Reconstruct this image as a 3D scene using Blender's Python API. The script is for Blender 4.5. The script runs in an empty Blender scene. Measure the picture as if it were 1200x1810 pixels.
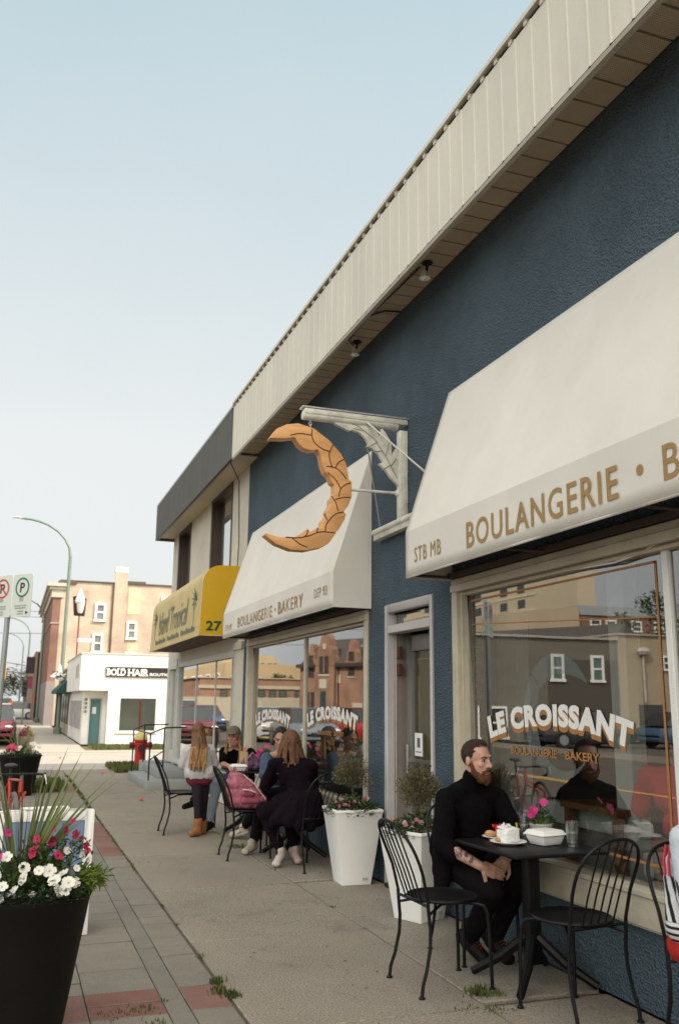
import bpy, bmesh, math, random
from mathutils import Vector as V, Matrix, noise as mnoise
random.seed(7)
R = math.radians
SC = bpy.context.scene
COL = SC.collection

# ------------------------------------------------------------ camera
cam_d = bpy.data.cameras.new('camera'); cam = bpy.data.objects.new('camera', cam_d); COL.objects.link(cam)
cam_d.sensor_fit = 'VERTICAL'; cam_d.sensor_height = 36.0; cam_d.sensor_width = 24.0
cam_d.lens = 36.0*1578/1810
cam_d.clip_end = 2000; cam_d.clip_start = .05
SC.camera = cam
# rows: world axes of the camera right / up / back vectors (level verticals, 12 degrees of upward pitch)
_Y = V((20-600, 1237-905, 1578)).normalized()
_Z = V((94, -7505, 1578)); _Z = (_Z - _Y*_Z.dot(_Y)).normalized(); _X = _Y.cross(_Z)
_M = Matrix((_X, _Y, _Z))                      # camera (x right, y down, z forward) -> world
rot = Matrix((( _M[0][0], -_M[0][1], -_M[0][2]), (_M[1][0], -_M[1][1], -_M[1][2]), (_M[2][0], -_M[2][1], -_M[2][2])))
cam.matrix_world = Matrix.Translation((0, 0, 1.5)) @ rot.to_4x4()
cam_d.dof.use_dof = True; cam_d.dof.focus_distance = 6.0; cam_d.dof.aperture_fstop = 3.2

# ------------------------------------------------------------ sky, sun, exposure
HAZE_LOW = (6.3, 6.5, 6.4); HAZE_HIGH = (3.5, 4.75, 5.25); FILL_HIGH = (11, 10.6, 9.8); FILL_BEHIND = (19, 18.2, 16.4)
SUN_AZ = (0.80, -0.60); SUN_EL = R(42)
wd = bpy.data.worlds.new('World'); SC.world = wd; wd.use_nodes = True
nt = wd.node_tree; nt.nodes.clear()
out = nt.nodes.new('ShaderNodeOutputWorld'); bg = nt.nodes.new('ShaderNodeBackground')
sky = nt.nodes.new('ShaderNodeTexSky'); sky.sky_type = 'NISHITA'; sky.sun_disc = False
sky.sun_elevation = SUN_EL; sky.sun_rotation = math.atan2(SUN_AZ[0], SUN_AZ[1])
sky.air_density = 1.0; sky.dust_density = 5.0; sky.ozone_density = 1.5
hsv = nt.nodes.new('ShaderNodeHueSaturation'); hsv.inputs['Saturation'].default_value = .55; hsv.inputs['Value'].default_value = 1.0
tcw = nt.nodes.new('ShaderNodeTexCoord'); sep = nt.nodes.new('ShaderNodeSeparateXYZ'); nt.links.new(tcw.outputs['Generated'], sep.inputs[0])
def mrange(sock, a, b, c, d, smooth=True):
    m = nt.nodes.new('ShaderNodeMapRange'); m.interpolation_type = 'SMOOTHSTEP' if smooth else 'LINEAR'
    for i, v in enumerate((a, b, c, d)): m.inputs[i+1].default_value = v
    nt.links.new(sock, m.inputs[0]); return m.outputs[0]
def mth(op, a, b):
    m = nt.nodes.new('ShaderNodeMath'); m.operation = op
    for i, v in enumerate((a, b)):
        if isinstance(v, (int, float)): m.inputs[i].default_value = v
        else: nt.links.new(v, m.inputs[i])
    return m.outputs[0]
nz_ = nt.nodes.new('ShaderNodeTexNoise'); nz_.inputs['Scale'].default_value = 2.2; nz_.inputs['Detail'].default_value = 5; nt.links.new(tcw.outputs['Generated'], nz_.inputs['Vector'])
skz = mth('ADD', sep.outputs[2], mrange(nz_.outputs['Fac'], .3, .7, -.035, .035))
# thin haze: whiter towards the horizon, clear blue higher up; unseen fill light added to the sky overhead and behind the viewer's back
hz = nt.nodes.new('ShaderNodeMix'); hz.data_type = 'RGBA'; hz.inputs[6].default_value = (*HAZE_LOW, 1); hz.inputs[7].default_value = (*HAZE_HIGH, 1)
nt.links.new(mrange(skz, .26, .78, 0, 1, False), hz.inputs[0])
mx = nt.nodes.new('ShaderNodeMix'); mx.data_type = 'RGBA'; mx.inputs[0].default_value = .80
nt.links.new(sky.outputs[0], hsv.inputs['Color']); nt.links.new(hsv.outputs[0], mx.inputs[6]); nt.links.new(hz.outputs[2], mx.inputs[7])
def over(sock, fac, col):
    m = nt.nodes.new('ShaderNodeMix'); m.data_type = 'RGBA'; m.inputs[7].default_value = (*col, 1); nt.links.new(fac, m.inputs[0]); nt.links.new(sock, m.inputs[6]); return m.outputs[2]
skyc = over(mx.outputs[2], mrange(sep.outputs[2], .70, .92, 0, 1), FILL_HIGH)
skyc = over(skyc, mth('MULTIPLY', mrange(sep.outputs[1], -.05, -.45, 0, 1), mrange(sep.outputs[2], .0, .20, 0, 1)), FILL_BEHIND)
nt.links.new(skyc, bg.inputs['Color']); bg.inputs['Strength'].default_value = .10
nt.links.new(bg.outputs[0], out.inputs[0])
sd = bpy.data.lights.new('sun', 'SUN'); sd.energy = 3.5; sd.angle = R(1.5); sd.color = (1, .90, .76)
sun = bpy.data.objects.new('sun', sd); COL.objects.link(sun)
sv = V((SUN_AZ[0]*math.cos(SUN_EL), SUN_AZ[1]*math.cos(SUN_EL), math.sin(SUN_EL)))
sun.rotation_euler = sv.to_track_quat('Z', 'Y').to_euler()
SC.view_settings.view_transform = 'Standard'; SC.view_settings.look = 'None'
SC.view_settings.exposure = 0.6; SC.view_settings.gamma = 1
SC.render.engine = 'CYCLES'
SC.cycles.use_denoising = True; SC.cycles.max_bounces = 8; SC.cycles.glossy_bounces = 4
SC.cycles.transparent_max_bounces = 12; SC.cycles.sample_clamp_indirect = 6

# ------------------------------------------------------------ materials
def lin(c):
    if isinstance(c, str):
        c = [int(c[i:i+2], 16)/255 for i in (0, 2, 4)]
        return tuple((x/12.92 if x <= .04045 else ((x+.055)/1.055)**2.4) for x in c)
    return c
_mc = {}
def mat(name, col, rough=.6, var=.12, vs=6., bump=0., bs=120., metal=0., spec=.4, stretch=None, fine=0., fs=300., sheen=0.):
    if name in _mc: return _mc[name]
    col = lin(col)
    m = bpy.data.materials.new(name); m.use_nodes = True; t = m.node_tree; b = t.nodes['Principled BSDF']
    b.inputs['Roughness'].default_value = rough; b.inputs['Metallic'].default_value = metal
    b.inputs['Specular IOR Level'].default_value = spec
    if sheen: b.inputs['Sheen Weight'].default_value = sheen
    tc = t.nodes.new('ShaderNodeTexCoord'); src = tc.outputs['Object']
    if stretch:
        mp = t.nodes.new('ShaderNodeMapping'); mp.inputs['Scale'].default_value = stretch
        t.links.new(src, mp.inputs[0]); src = mp.outputs[0]
    n = t.nodes.new('ShaderNodeTexNoise'); n.inputs['Scale'].default_value = vs; n.inputs['Detail'].default_value = 6; n.inputs['Roughness'].default_value = .65
    t.links.new(src, n.inputs['Vector'])
    r = t.nodes.new('ShaderNodeMapRange'); r.inputs[1].default_value = .25; r.inputs[2].default_value = .75
    r.inputs[3].default_value = 1-var; r.inputs[4].default_value = 1+var
    t.links.new(n.outputs['Fac'], r.inputs[0]); val = r.outputs[0]
    if fine:
        n2 = t.nodes.new('ShaderNodeTexNoise'); n2.inputs['Scale'].default_value = fs; n2.inputs['Detail'].default_value = 3
        t.links.new(src, n2.inputs['Vector'])
        r2 = t.nodes.new('ShaderNodeMapRange'); r2.inputs[1].default_value = .3; r2.inputs[2].default_value = .7
        r2.inputs[3].default_value = 1-fine; r2.inputs[4].default_value = 1+fine
        t.links.new(n2.outputs['Fac'], r2.inputs[0])
        mm = t.nodes.new('ShaderNodeMath'); mm.operation = 'MULTIPLY'; t.links.new(val, mm.inputs[0]); t.links.new(r2.outputs[0], mm.inputs[1]); val = mm.outputs[0]
    sc = t.nodes.new('ShaderNodeVectorMath'); sc.operation = 'SCALE'; sc.inputs[0].default_value = col
    t.links.new(val, sc.inputs['Scale']); t.links.new(sc.outputs[0], b.inputs['Base Color'])
    if bump:
        bn = t.nodes.new('ShaderNodeTexNoise'); bn.inputs['Scale'].default_value = bs; bn.inputs['Detail'].default_value = 4
        t.links.new(src, bn.inputs['Vector'])
        bp = t.nodes.new('ShaderNodeBump'); bp.inputs['Strength'].default_value = min(1, bump); bp.inputs['Distance'].default_value = .02*max(1, bump)
        t.links.new(bn.outputs['Fac'], bp.inputs['Height']); t.links.new(bp.outputs[0], b.inputs['Normal'])
    _mc[name] = m; return m
def glass_mat(name, boost=.30, tint=(.86, .9, .88), rough=0.0, wob=.0):
    if name in _mc: return _mc[name]
    m = bpy.data.materials.new(name); m.use_nodes = True; t = m.node_tree; t.nodes.clear()
    o = t.nodes.new('ShaderNodeOutputMaterial'); g = t.nodes.new('ShaderNodeBsdfGlossy'); g.inputs['Roughness'].default_value = rough
    tr = t.nodes.new('ShaderNodeBsdfTransparent'); tr.inputs[0].default_value = (*tint, 1)
    ge = t.nodes.new('ShaderNodeNewGeometry'); dt = t.nodes.new('ShaderNodeVectorMath'); dt.operation = 'DOT_PRODUCT'; t.links.new(ge.outputs['Incoming'], dt.inputs[0]); t.links.new(ge.outputs['Normal'], dt.inputs[1])
    def mt(op, *ins):
        k = t.nodes.new('ShaderNodeMath'); k.operation = op
        for i, v in enumerate(ins):
            if isinstance(v, (int, float)): k.inputs[i].default_value = v
            else: t.links.new(v.outputs[0] if hasattr(v, 'outputs') else v, k.inputs[i])
        return k
    f = mt('MULTIPLY_ADD', mt('POWER', mt('SUBTRACT', 1., mt('ABSOLUTE', dt.outputs['Value'])), 5.), .96, .04)      # Schlick, the same from both sides
    a = t.nodes.new('ShaderNodeMath'); a.operation = 'MULTIPLY_ADD'; a.inputs[1].default_value = 1.6; a.inputs[2].default_value = boost; a.use_clamp = True
    mxs = t.nodes.new('ShaderNodeMixShader')
    t.links.new(f.outputs[0], a.inputs[0]); t.links.new(a.outputs[0], mxs.inputs[0]); t.links.new(tr.outputs[0], mxs.inputs[1]); t.links.new(g.outputs[0], mxs.inputs[2])
    if wob:
        tc = t.nodes.new('ShaderNodeTexCoord'); n = t.nodes.new('ShaderNodeTexNoise'); n.inputs['Scale'].default_value = 1.3
        bp = t.nodes.new('ShaderNodeBump'); bp.inputs['Strength'].default_value = wob; bp.inputs['Distance'].default_value = .02
        t.links.new(tc.outputs['Object'], n.inputs['Vector']); t.links.new(n.outputs[0], bp.inputs['Height']); t.links.new(bp.outputs[0], g.inputs['Normal'])
    t.links.new(mxs.outputs[0], o.inputs[0]); _mc[name] = m; return m
def concrete_mat(name, col, stain=.5, blotch=1.3):
    m = mat(name, col, .92, .16, .9, .45, 70, fine=.40, fs=95); t = m.node_tree; b = t.nodes['Principled BSDF']; tc = t.nodes.new('ShaderNodeTexCoord'); col_ = b.inputs['Base Color'].links[0].from_socket
    def mr(sock, a, b_, c, d):
        r = t.nodes.new('ShaderNodeMapRange'); r.interpolation_type = 'SMOOTHSTEP'
        for i, v in enumerate((a, b_, c, d)): r.inputs[i+1].default_value = v
        t.links.new(sock, r.inputs[0]); return r.outputs[0]
    def mul(a, b_):
        k = t.nodes.new('ShaderNodeMath'); k.operation = 'MULTIPLY'; t.links.new(a, k.inputs[0]); t.links.new(b_, k.inputs[1]); return k.outputs[0]
    n = t.nodes.new('ShaderNodeTexNoise'); n.inputs['Scale'].default_value = blotch; n.inputs['Detail'].default_value = 9; n.inputs['Roughness'].default_value = .7; n.inputs['Distortion'].default_value = .6; t.links.new(tc.outputs['Object'], n.inputs['Vector'])
    v = t.nodes.new('ShaderNodeTexVoronoi'); v.inputs['Scale'].default_value = 2.6; t.links.new(tc.outputs['Object'], v.inputs['Vector'])
    v2 = t.nodes.new('ShaderNodeTexVoronoi'); v2.inputs['Scale'].default_value = 9; t.links.new(tc.outputs['Object'], v2.inputs['Vector'])
    v3 = t.nodes.new('ShaderNodeTexVoronoi'); v3.inputs['Scale'].default_value = 160; t.links.new(tc.outputs['Object'], v3.inputs['Vector'])
    wv = t.nodes.new('ShaderNodeTexNoise'); wv.inputs['Scale'].default_value = .55; wv.inputs['Detail'].default_value = 8; t.links.new(tc.outputs['Object'], wv.inputs['Vector'])
    f = mul(mr(n.outputs['Fac'], .52, .72, 1, 1-stain*.55), mr(v.outputs['Distance'], .03, .055, .62, 1))       # damp stains, gum spots
    f = mul(f, mr(v2.outputs['Distance'], .045, .075, .72, 1)); f = mul(f, mr(v3.outputs['Distance'], .1, .5, .86, 1.08))
    a = t.nodes.new('ShaderNodeMath'); a.operation = 'ABSOLUTE'; s_ = t.nodes.new('ShaderNodeMath'); s_.operation = 'SUBTRACT'; s_.inputs[1].default_value = .5; t.links.new(wv.outputs['Fac'], s_.inputs[0]); t.links.new(s_.outputs[0], a.inputs[0])
    f = mul(f, mr(a.outputs[0], .0004, .0022, .80, 1))                                                         # hairline cracks
    sc = t.nodes.new('ShaderNodeVectorMath'); sc.operation = 'SCALE'; t.links.new(col_, sc.inputs[0]); t.links.new(f, sc.inputs['Scale']); t.links.new(sc.outputs[0], b.inputs['Base Color']); return m
def brick_mat(name, c1, c2, mortar, scale=1., bump=.4):
    if name in _mc: return _mc[name]
    m = bpy.data.materials.new(name); m.use_nodes = True; t = m.node_tree; b = t.nodes['Principled BSDF']; b.inputs['Roughness'].default_value = .9
    b.inputs['Specular IOR Level'].default_value = .2
    g = t.nodes.new('ShaderNodeNewGeometry'); s = t.nodes.new('ShaderNodeSeparateXYZ'); t.links.new(g.outputs['Position'], s.inputs[0])
    a = t.nodes.new('ShaderNodeMath'); a.operation = 'ADD'; t.links.new(s.outputs[0], a.inputs[0]); t.links.new(s.outputs[1], a.inputs[1])
    c = t.nodes.new('ShaderNodeCombineXYZ'); t.links.new(a.outputs[0], c.inputs[0]); t.links.new(s.outputs[2], c.inputs[1])
    k = t.nodes.new('ShaderNodeTexBrick'); k.inputs['Scale'].default_value = scale
    k.inputs['Color1'].default_value = (*lin(c1), 1); k.inputs['Color2'].default_value = (*lin(c2), 1); k.inputs['Mortar'].default_value = (*lin(mortar), 1)
    k.inputs['Mortar Size'].default_value = .012; k.inputs['Brick Width'].default_value = .24; k.inputs['Row Height'].default_value = .08
    t.links.new(c.outputs[0], k.inputs['Vector'])
    n = t.nodes.new('ShaderNodeTexNoise'); n.inputs['Scale'].default_value = .9; n.inputs['Detail'].default_value = 7; t.links.new(g.outputs['Position'], n.inputs['Vector'])
    r = t.nodes.new('ShaderNodeMapRange'); r.inputs[1].default_value = .3; r.inputs[2].default_value = .7; r.inputs[3].default_value = .78; r.inputs[4].default_value = 1.2
    t.links.new(n.outputs[0], r.inputs[0])
    sc = t.nodes.new('ShaderNodeVectorMath'); sc.operation = 'SCALE'; t.links.new(k.outputs['Color'], sc.inputs[0]); t.links.new(r.outputs[0], sc.inputs['Scale'])
    t.links.new(sc.outputs[0], b.inputs['Base Color'])
    _mc[name] = m; return m

# ------------------------------------------------------------ mesh helpers
def base_of(p):
    o = V((0, 0, 0))
    while p is not None: o += p.location; p = p.parent
    return o
class MB:
    def __init__(s): s.v = []; s.f = []; s.m = []
    def add(s, vs, fs, mi=0):
        k = len(s.v); s.v += [tuple(v) for v in vs]; s.f += [tuple(k+i for i in f) for f in fs]; s.m += [mi]*len(fs); return s
    def box(s, x0, x1, y0, y1, z0, z1, mi=0, skip=''):
        vs = [(x, y, z) for z in (z0, z1) for y in (y0, y1) for x in (x0, x1)]
        fs = {'b': (0, 2, 3, 1), 't': (4, 5, 7, 6), 's': (0, 1, 5, 4), 'n': (2, 6, 7, 3), 'w': (0, 4, 6, 2), 'e': (1, 3, 7, 5)}
        return s.add(vs, [f for k, f in fs.items() if k not in skip], mi)
    def obox(s, c, size, rotz=0, rotm=None, mi=0):
        m = rotm or Matrix.Rotation(rotz, 3, 'Z'); c = V(c); hx, hy, hz = [q/2 for q in size]
        vs = [c + m @ V((x, y, z)) for z in (-hz, hz) for y in (-hy, hy) for x in (-hx, hx)]
        return s.add(vs, [(0, 2, 3, 1), (4, 5, 7, 6), (0, 1, 5, 4), (2, 6, 7, 3), (0, 4, 6, 2), (1, 3, 7, 5)], mi)
    def tube(s, pts, r, n=8, mi=0, cap=True, closed=False, flat=1.):
        pts = [V(p) for p in pts]; N = len(pts); rs = r if isinstance(r, (list, tuple)) else [r]*N
        prev = None; k = len(s.v)
        for i, p in enumerate(pts):
            a = pts[i-1] if (i or closed) else p; b = pts[(i+1) % N] if (i < N-1 or closed) else p
            d = (b-a).normalized()
            if prev is None:
                u = d.cross(V((0, 0, 1)))
                if u.length < .05: u = d.cross(V((1, 0, 0)))
            else: u = prev - d*prev.dot(d)
            u.normalize(); w = d.cross(u); prev = u
            for j in range(n):
                t = 2*math.pi*j/n; s.v.append(tuple(p + (u*math.cos(t) + w*math.sin(t)*flat)*rs[i]))
        for i in range(N if closed else N-1):
            for j in range(n):
                a = k+i*n; b = k+((i+1) % N)*n
                s.f.append((a+j, a+(j+1) % n, b+(j+1) % n, b+j)); s.m.append(mi)
        if cap and not closed:
            s.f.append(tuple(k+j for j in reversed(range(n)))); s.m.append(mi)
            s.f.append(tuple(k+(N-1)*n+j for j in range(n))); s.m.append(mi)
        return s
    def lathe(s, prof, c, n=24, mi=0, sx=1., sy=1., power=2., rotz=0., cap=True):
        c = V(c); k = len(s.v)
        for (r, z) in prof:
            for j in range(n):
                t = 2*math.pi*j/n; cx, sy_ = math.cos(t), math.sin(t)
                if power != 2.:
                    q = (abs(cx)**power+abs(sy_)**power)**(-1/power); cx *= q; sy_ *= q
                x, y = r*cx*sx, r*sy_*sy
                s.v.append((c.x+x*math.cos(rotz)-y*math.sin(rotz), c.y+x*math.sin(rotz)+y*math.cos(rotz), c.z+z))
        for i in range(len(prof)-1):
            for j in range(n):
                a = k+i*n; b = a+n; s.f.append((a+j, a+(j+1) % n, b+(j+1) % n, b+j)); s.m.append(mi)
        if cap:
            s.f.append(tuple(k+j for j in reversed(range(n)))); s.m.append(mi)
            s.f.append(tuple(k+(len(prof)-1)*n+j for j in range(n))); s.m.append(mi)
        return s
    def prism(s, poly, off, mi=0, mside=None):
        p = [V(q) for q in poly]; o = V(off); n = len(p)
        s.add(p + [q+o for q in p], [tuple(reversed(range(n))), tuple(range(n, 2*n))], mi)
        k = len(s.v)-2*n
        for i in range(n):
            j = (i+1) % n; s.f.append((k+i, k+j, k+n+j, k+n+i)); s.m.append(mi if mside is None else mside)
        return s
    def ball(s, c, r, n=10, mi=0, rotm=None):
        c = V(c); r = (r, r, r) if not isinstance(r, (tuple, list)) else r; k = len(s.v); h = n//2
        for i in range(h+1):
            th = math.pi*i/h
            for j in range(n):
                ph = 2*math.pi*j/n; p = V((r[0]*math.sin(th)*math.cos(ph), r[1]*math.sin(th)*math.sin(ph), r[2]*math.cos(th)))
                s.v.append(tuple(c + (rotm @ p if rotm else p)))
        for i in range(h):
            for j in range(n):
                a = k+i*n; b = a+n; s.f.append((a+j, b+j, b+(j+1) % n, a+(j+1) % n)); s.m.append(mi)
        return s
    def leaf(s, p, d, n, L, W, mi=0, bend=.25):
        p = V(p); d = V(d).normalized(); w = d.cross(V(n))
        if w.length < .01: w = d.cross(V((.3, .9, .2)))
        w.normalize(); up = w.cross(d)
        return s.add([p, p+d*L*.5+w*W/2+up*L*bend*.3, p+d*L-up*L*bend*.4, p+d*L*.5-w*W/2+up*L*bend*.3], [(0, 1, 2), (0, 2, 3)], mi)
    def build(s, name, mats, parent=None, smooth=False, bevel=0., seg=2, loc=None, auto=None):
        me = bpy.data.meshes.new(name); b = base_of(parent) if parent else V(loc or (0, 0, 0))
        me.from_pydata([(x-b.x, y-b.y, z-b.z) for x, y, z in s.v], [], s.f)
        for m in (mats if isinstance(mats, (list, tuple)) else [mats]): me.materials.append(m)
        me.polygons.foreach_set('material_index', s.m)
        if smooth: me.polygons.foreach_set('use_smooth', [True]*len(me.polygons))
        me.update()
        if bevel or smooth:
            bm = bmesh.new(); bm.from_mesh(me)
            if bevel:
                bmesh.ops.remove_doubles(bm, verts=bm.verts, dist=1e-5)
                es = [e for e in bm.edges if len(e.link_faces) == 2 and e.calc_face_angle(0) > R(25)]
                bmesh.ops.bevel(bm, geom=es, offset=bevel, segments=seg, affect='EDGES', profile=.5, clamp_overlap=True)
                for f in bm.faces: f.smooth = True
            bm.to_mesh(me); bm.free()
            try: me.set_sharp_from_angle(angle=R(auto or 40))
            except Exception: pass
        o = bpy.data.objects.new(name, me); COL.objects.link(o)
        if parent: o.parent = parent
        elif loc: o.location = loc
        return o
def tag(o, label=None, cat=None, group=None, kind=None):
    for k, v in (('label', label), ('category', cat), ('group', group), ('kind', kind)):
        if v: o[k] = v
    return o
def thing(name, label, cat, loc=(0, 0, 0), group=None, rotz=0):
    o = bpy.data.objects.new(name, None); o.empty_display_size = .1; COL.objects.link(o); o.location = loc; o.rotation_euler = (0, 0, rotz)
    return tag(o, label, cat, group)
def copy_tree(o, parent=None):
    c = o.copy(); COL.objects.link(c)
    if parent: c.parent = parent
    for ch in list(o.children): copy_tree(ch, c)
    return c
def struct(o): o['kind'] = 'structure'; return o

def text_geo(s, size=1., bold=.0, spacing=1.0, shear=0.):
    cu = bpy.data.curves.new('t', 'FONT'); cu.body = s; cu.size = size; cu.offset = bold; cu.space_character = spacing; cu.shear = shear; cu.resolution_u = 4
    ob = bpy.data.objects.new('t', cu); COL.objects.link(ob); bpy.context.view_layer.update()
    me = bpy.data.meshes.new_from_object(ob.evaluated_get(bpy.context.evaluated_depsgraph_get()))
    bm = bmesh.new(); bm.from_mesh(me); bmesh.ops.triangulate(bm, faces=bm.faces)
    bmesh.ops.subdivide_edges(bm, edges=[e for e in bm.edges if e.calc_length() > .35*size], cuts=2, use_grid_fill=False)
    bmesh.ops.triangulate(bm, faces=bm.faces)
    vs = [(v.co.x, v.co.y) for v in bm.verts]; bm.verts.index_update(); fs = [[v.index for v in f.verts] for f in bm.faces]; bm.free()
    bpy.data.objects.remove(ob); bpy.data.meshes.remove(me); bpy.data.curves.remove(cu)
    x0 = min(v[0] for v in vs); x1 = max(v[0] for v in vs); y0 = 0; y1 = max(v[1] for v in vs)
    return [((x-x0)/(x1-x0), (y-y0)/(y1-y0)) for x, y in vs], fs
def put_text(mb, s, fn, bold=.02, mi=0, spacing=1.0, shear=0.):
    vs, fs = text_geo(s, 1., bold, spacing, shear); mb.add([fn(u, v) for u, v in vs], fs, mi); return mb
# ------------------------------------------------------------ shared materials
D = 3.14
def wall_stucco():
    m = mat('blue_stucco', (.076, .110, .138), .85, .30, 1.1, spec=.25)
    t = m.node_tree; b = t.nodes['Principled BSDF']; tc = t.nodes.new('ShaderNodeTexCoord')
    n = t.nodes.new('ShaderNodeTexNoise'); n.inputs['Scale'].default_value = 55; n.inputs['Detail'].default_value = 5
    v = t.nodes.new('ShaderNodeTexVoronoi'); v.inputs['Scale'].default_value = 70
    a = t.nodes.new('ShaderNodeMath'); a.operation = 'ADD'
    t.links.new(tc.outputs['Object'], n.inputs['Vector']); t.links.new(tc.outputs['Object'], v.inputs['Vector'])
    t.links.new(n.outputs[0], a.inputs[0]); t.links.new(v.outputs['Distance'], a.inputs[1])
    bp = t.nodes.new('ShaderNodeBump'); bp.inputs['Strength'].default_value = 1; bp.inputs['Distance'].default_value = .016
    t.links.new(a.outputs[0], bp.inputs['Height']); t.links.new(bp.outputs[0], b.inputs['Normal']); return m
M_BLUE = wall_stucco()
M_CREAM = mat('cream_paint', (.50, .45, .35), .55, .16, 3, .25, 30, fine=.06)
M_CREAMW = mat('cream_wall', (.56, .52, .44), .8, .14, 1.2, .3, 60, fine=.06)
M_METAL = mat('cream_siding', (.65, .62, .53), .5, .14, 1.6, stretch=(1, 1, .2), fine=.05)
M_SOFFIT = mat('soffit_metal', (.30, .235, .165), .6, .15, 3)
M_DARKM = mat('dark_siding', (.085, .083, .078), .5, .2, 3, stretch=(1, 1, .3))
M_BLACK = mat('black_metal', (.0035, .0035, .004), .42, .2, 8, .15, 200, spec=.28)
M_IRON = mat('dark_iron', (.012, .011, .011), .5, .3, 20)
M_AWN = mat('awning_canvas', (.69, .665, .605), .85, .08, 1.1, .12, 400, fine=.04, fs=500)
M_GOLD = mat('gold_lettering', (.33, .205, .075), .6, .08, 20)
M_GOLDP = mat('gold_paint', (.36, .17, .055), .5, .12, 30)
M_WPAINT = mat('white_paint', (.78, .77, .74), .5, .06, 10)
M_WHITE = mat('white_wall', (.76, .74, .69), .7, .09, 1.5, .15, 50)
M_GREYP = mat('grey_frame_paint', (.44, .42, .41), .5, .10, 6)
M_CONC = concrete_mat('concrete', (.228, .198, .157))
M_CONC2 = concrete_mat('pale_concrete', (.355, .325, .285), .4, .5)
M_ASPH = mat('asphalt', (.085, .070, .056), .9, .22, .5, .4, 90, fine=.25, fs=90)
M_YEL = mat('yellow_awning', (.55, .33, .008), .6, .06, 3)
M_YELF = mat('faded_yellow_vinyl', (.56, .44, .20), .6, .16, 1.5, fine=.05)
M_DARK = mat('interior_dark', (.035, .030, .026), .8, .3, 2)
M_GLASS = glass_mat('window_glass', .25, (.95, .97, .95), .006, wob=.014)
M_GLASS2 = glass_mat('pane_glass', .25)
M_WOOD = mat('carved_wood', (.62, .32, .125), .5, .22, 3, .1, 60, stretch=(1, 1, 5), fine=.06)
M_WOODL = mat('carved_groove', (.10, .038, .012), .7)
M_BRACK = mat('bracket_paint', (.60, .585, .51), .55, .35, 7, .2, 60)
M_RUST = mat('rusty_red_metal', (.22, .03, .015), .6, .2, 6)
M_GRASS = mat('grass_blade', (.075, .11, .022), .8, .35, 4)
M_GRASSD = mat('dry_grass', (.13, .13, .045), .85, .35, 4)
M_SKIN = mat('skin', (.42, .225, .155), .5, .10, 12, .06, 300)
M_TILE = mat('roof_slate', (.075, .065, .06), .8, .3, 3, .4, 20)

# ------------------------------------------------------------ ground
g = MB(); g.box(-700, 700, -300, 1200, -.6, -.13, skip='b'); struct(g.build('road', M_ASPH))
# sidewalk slabs: separate concrete flags with open joints over a dark bed
bed = MB(); bed.box(-.70, 3.13, -6, 21.4, -.13, -.022, skip='b'); struct(bed.build('sidewalk_bed', mat('joint_soil', (.13, .105, .075), .95, .3, 12)))
ys = [-6, -4.2, -2.4, -.7, 1.0, 2.7, 4.42, 6.10, 7.75, 9.5, 11.2, 12.9, 14.5, 15.75, 17.4, 19.2, 21.4]
sl = MB(); jg = .009
for i in range(len(ys)-1):
    for x0, x1 in ((1.20, 2.405), (2.405, 3.13)):
        off = 0 if x0 < 2 else (.0 if i % 2 else .06)
        h = random.uniform(-.003, .003)
        sl.box(x0+jg*(.5), x1-jg*.5, ys[i]+jg/2+off, ys[i+1]-jg/2+off if i < len(ys)-2 else ys[i+1], -.02, h, skip='b')
struct(sl.build('sidewalk', M_CONC, bevel=.006, seg=1))
# paver strip: individual bricks of two greys and a red
cols = [(-.63, -.263), (-.258, .107), (.112, .478), (.483, .853), (.858, .968), (.973, 1.180)]
pv = MB(); y = -4.0
k = 0
while y < 21.3:
    L = .205
    for ci, (x0, x1) in enumerate(cols):
        w = 0 if random.random() < .5 else 1
        if ci == 4: w = 2
        red = (4.9 < y+.1 < 5.31 and ci != 4 and ci >= 2) or (9.4 < y < 12.1 and ci == 5) or (15.9 < y < 17.6 and ci in (3, 5)) or (.6 < y < 1.0)
        if red: w = 3 if random.random() < .6 else 4
        h = random.uniform(-.004, .002)
        if ci < 4 and k % 2 == 0 and False: continue
        pv.box(x0, x1, y, y+L-.004, -.02, h, w, skip='b')
    y += L; k += 1
struct(pv.build('paver_strip', [mat('grey_paver', (.192, .172, .142), .9, .14, 3, .3, 120, fine=.2, fs=160), mat('grey_paver_pale', (.200, .180, .149), .9, .14, 3, .3, 120, fine=.2, fs=160),
       mat('grey_paver_dark', (.180, .164, .138), .9, .14, 3, .3, 120, fine=.2, fs=160), mat('red_paver', (.185, .088, .072), .9, .14, 4, .3, 120, fine=.2, fs=160), mat('red_paver_pale', (.20, .104, .086), .9, .14, 4, .3, 120, fine=.2, fs=160)], bevel=.003, seg=1))
kb = MB(); kb.box(-.86, -.705, -6, 21.4, -.13, .004, skip='b'); kb.box(.29, .445, 30.2, 75, -.13, .004, skip='b'); struct(kb.build('kerb', M_CONC2, bevel=.015))
dv = MB(); dv.box(-.70, 40, 21.4, 28.4, -.13, -.018, skip='b'); struct(dv.build('side_street', M_CONC2))
s2 = MB()
yy = 28.4
while yy < 75:
    s2.box(-.70 if yy < 30 else .45, 2.35 if yy > 32 else 14, yy+.005, yy+1.8, -.13, 0, skip='b'); yy += 1.805
struct(s2.build('far_sidewalk', mat('far_concrete', (.36, .325, .28), .9, .12, .8, .2, 40, fine=.1, fs=60)))
ln = MB()
for i in range(40): ln.box(-5.42, -5.30, i*6-20, i*6-16.5, -.13, -.126, skip='b')
ln.box(-5.22, -5.10, -20, 220, -.13, -.126, skip='b'); struct(ln.build('road_line', mat('road_paint_yellow', (.55, .33, .06), .8, .25, 3)))
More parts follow.
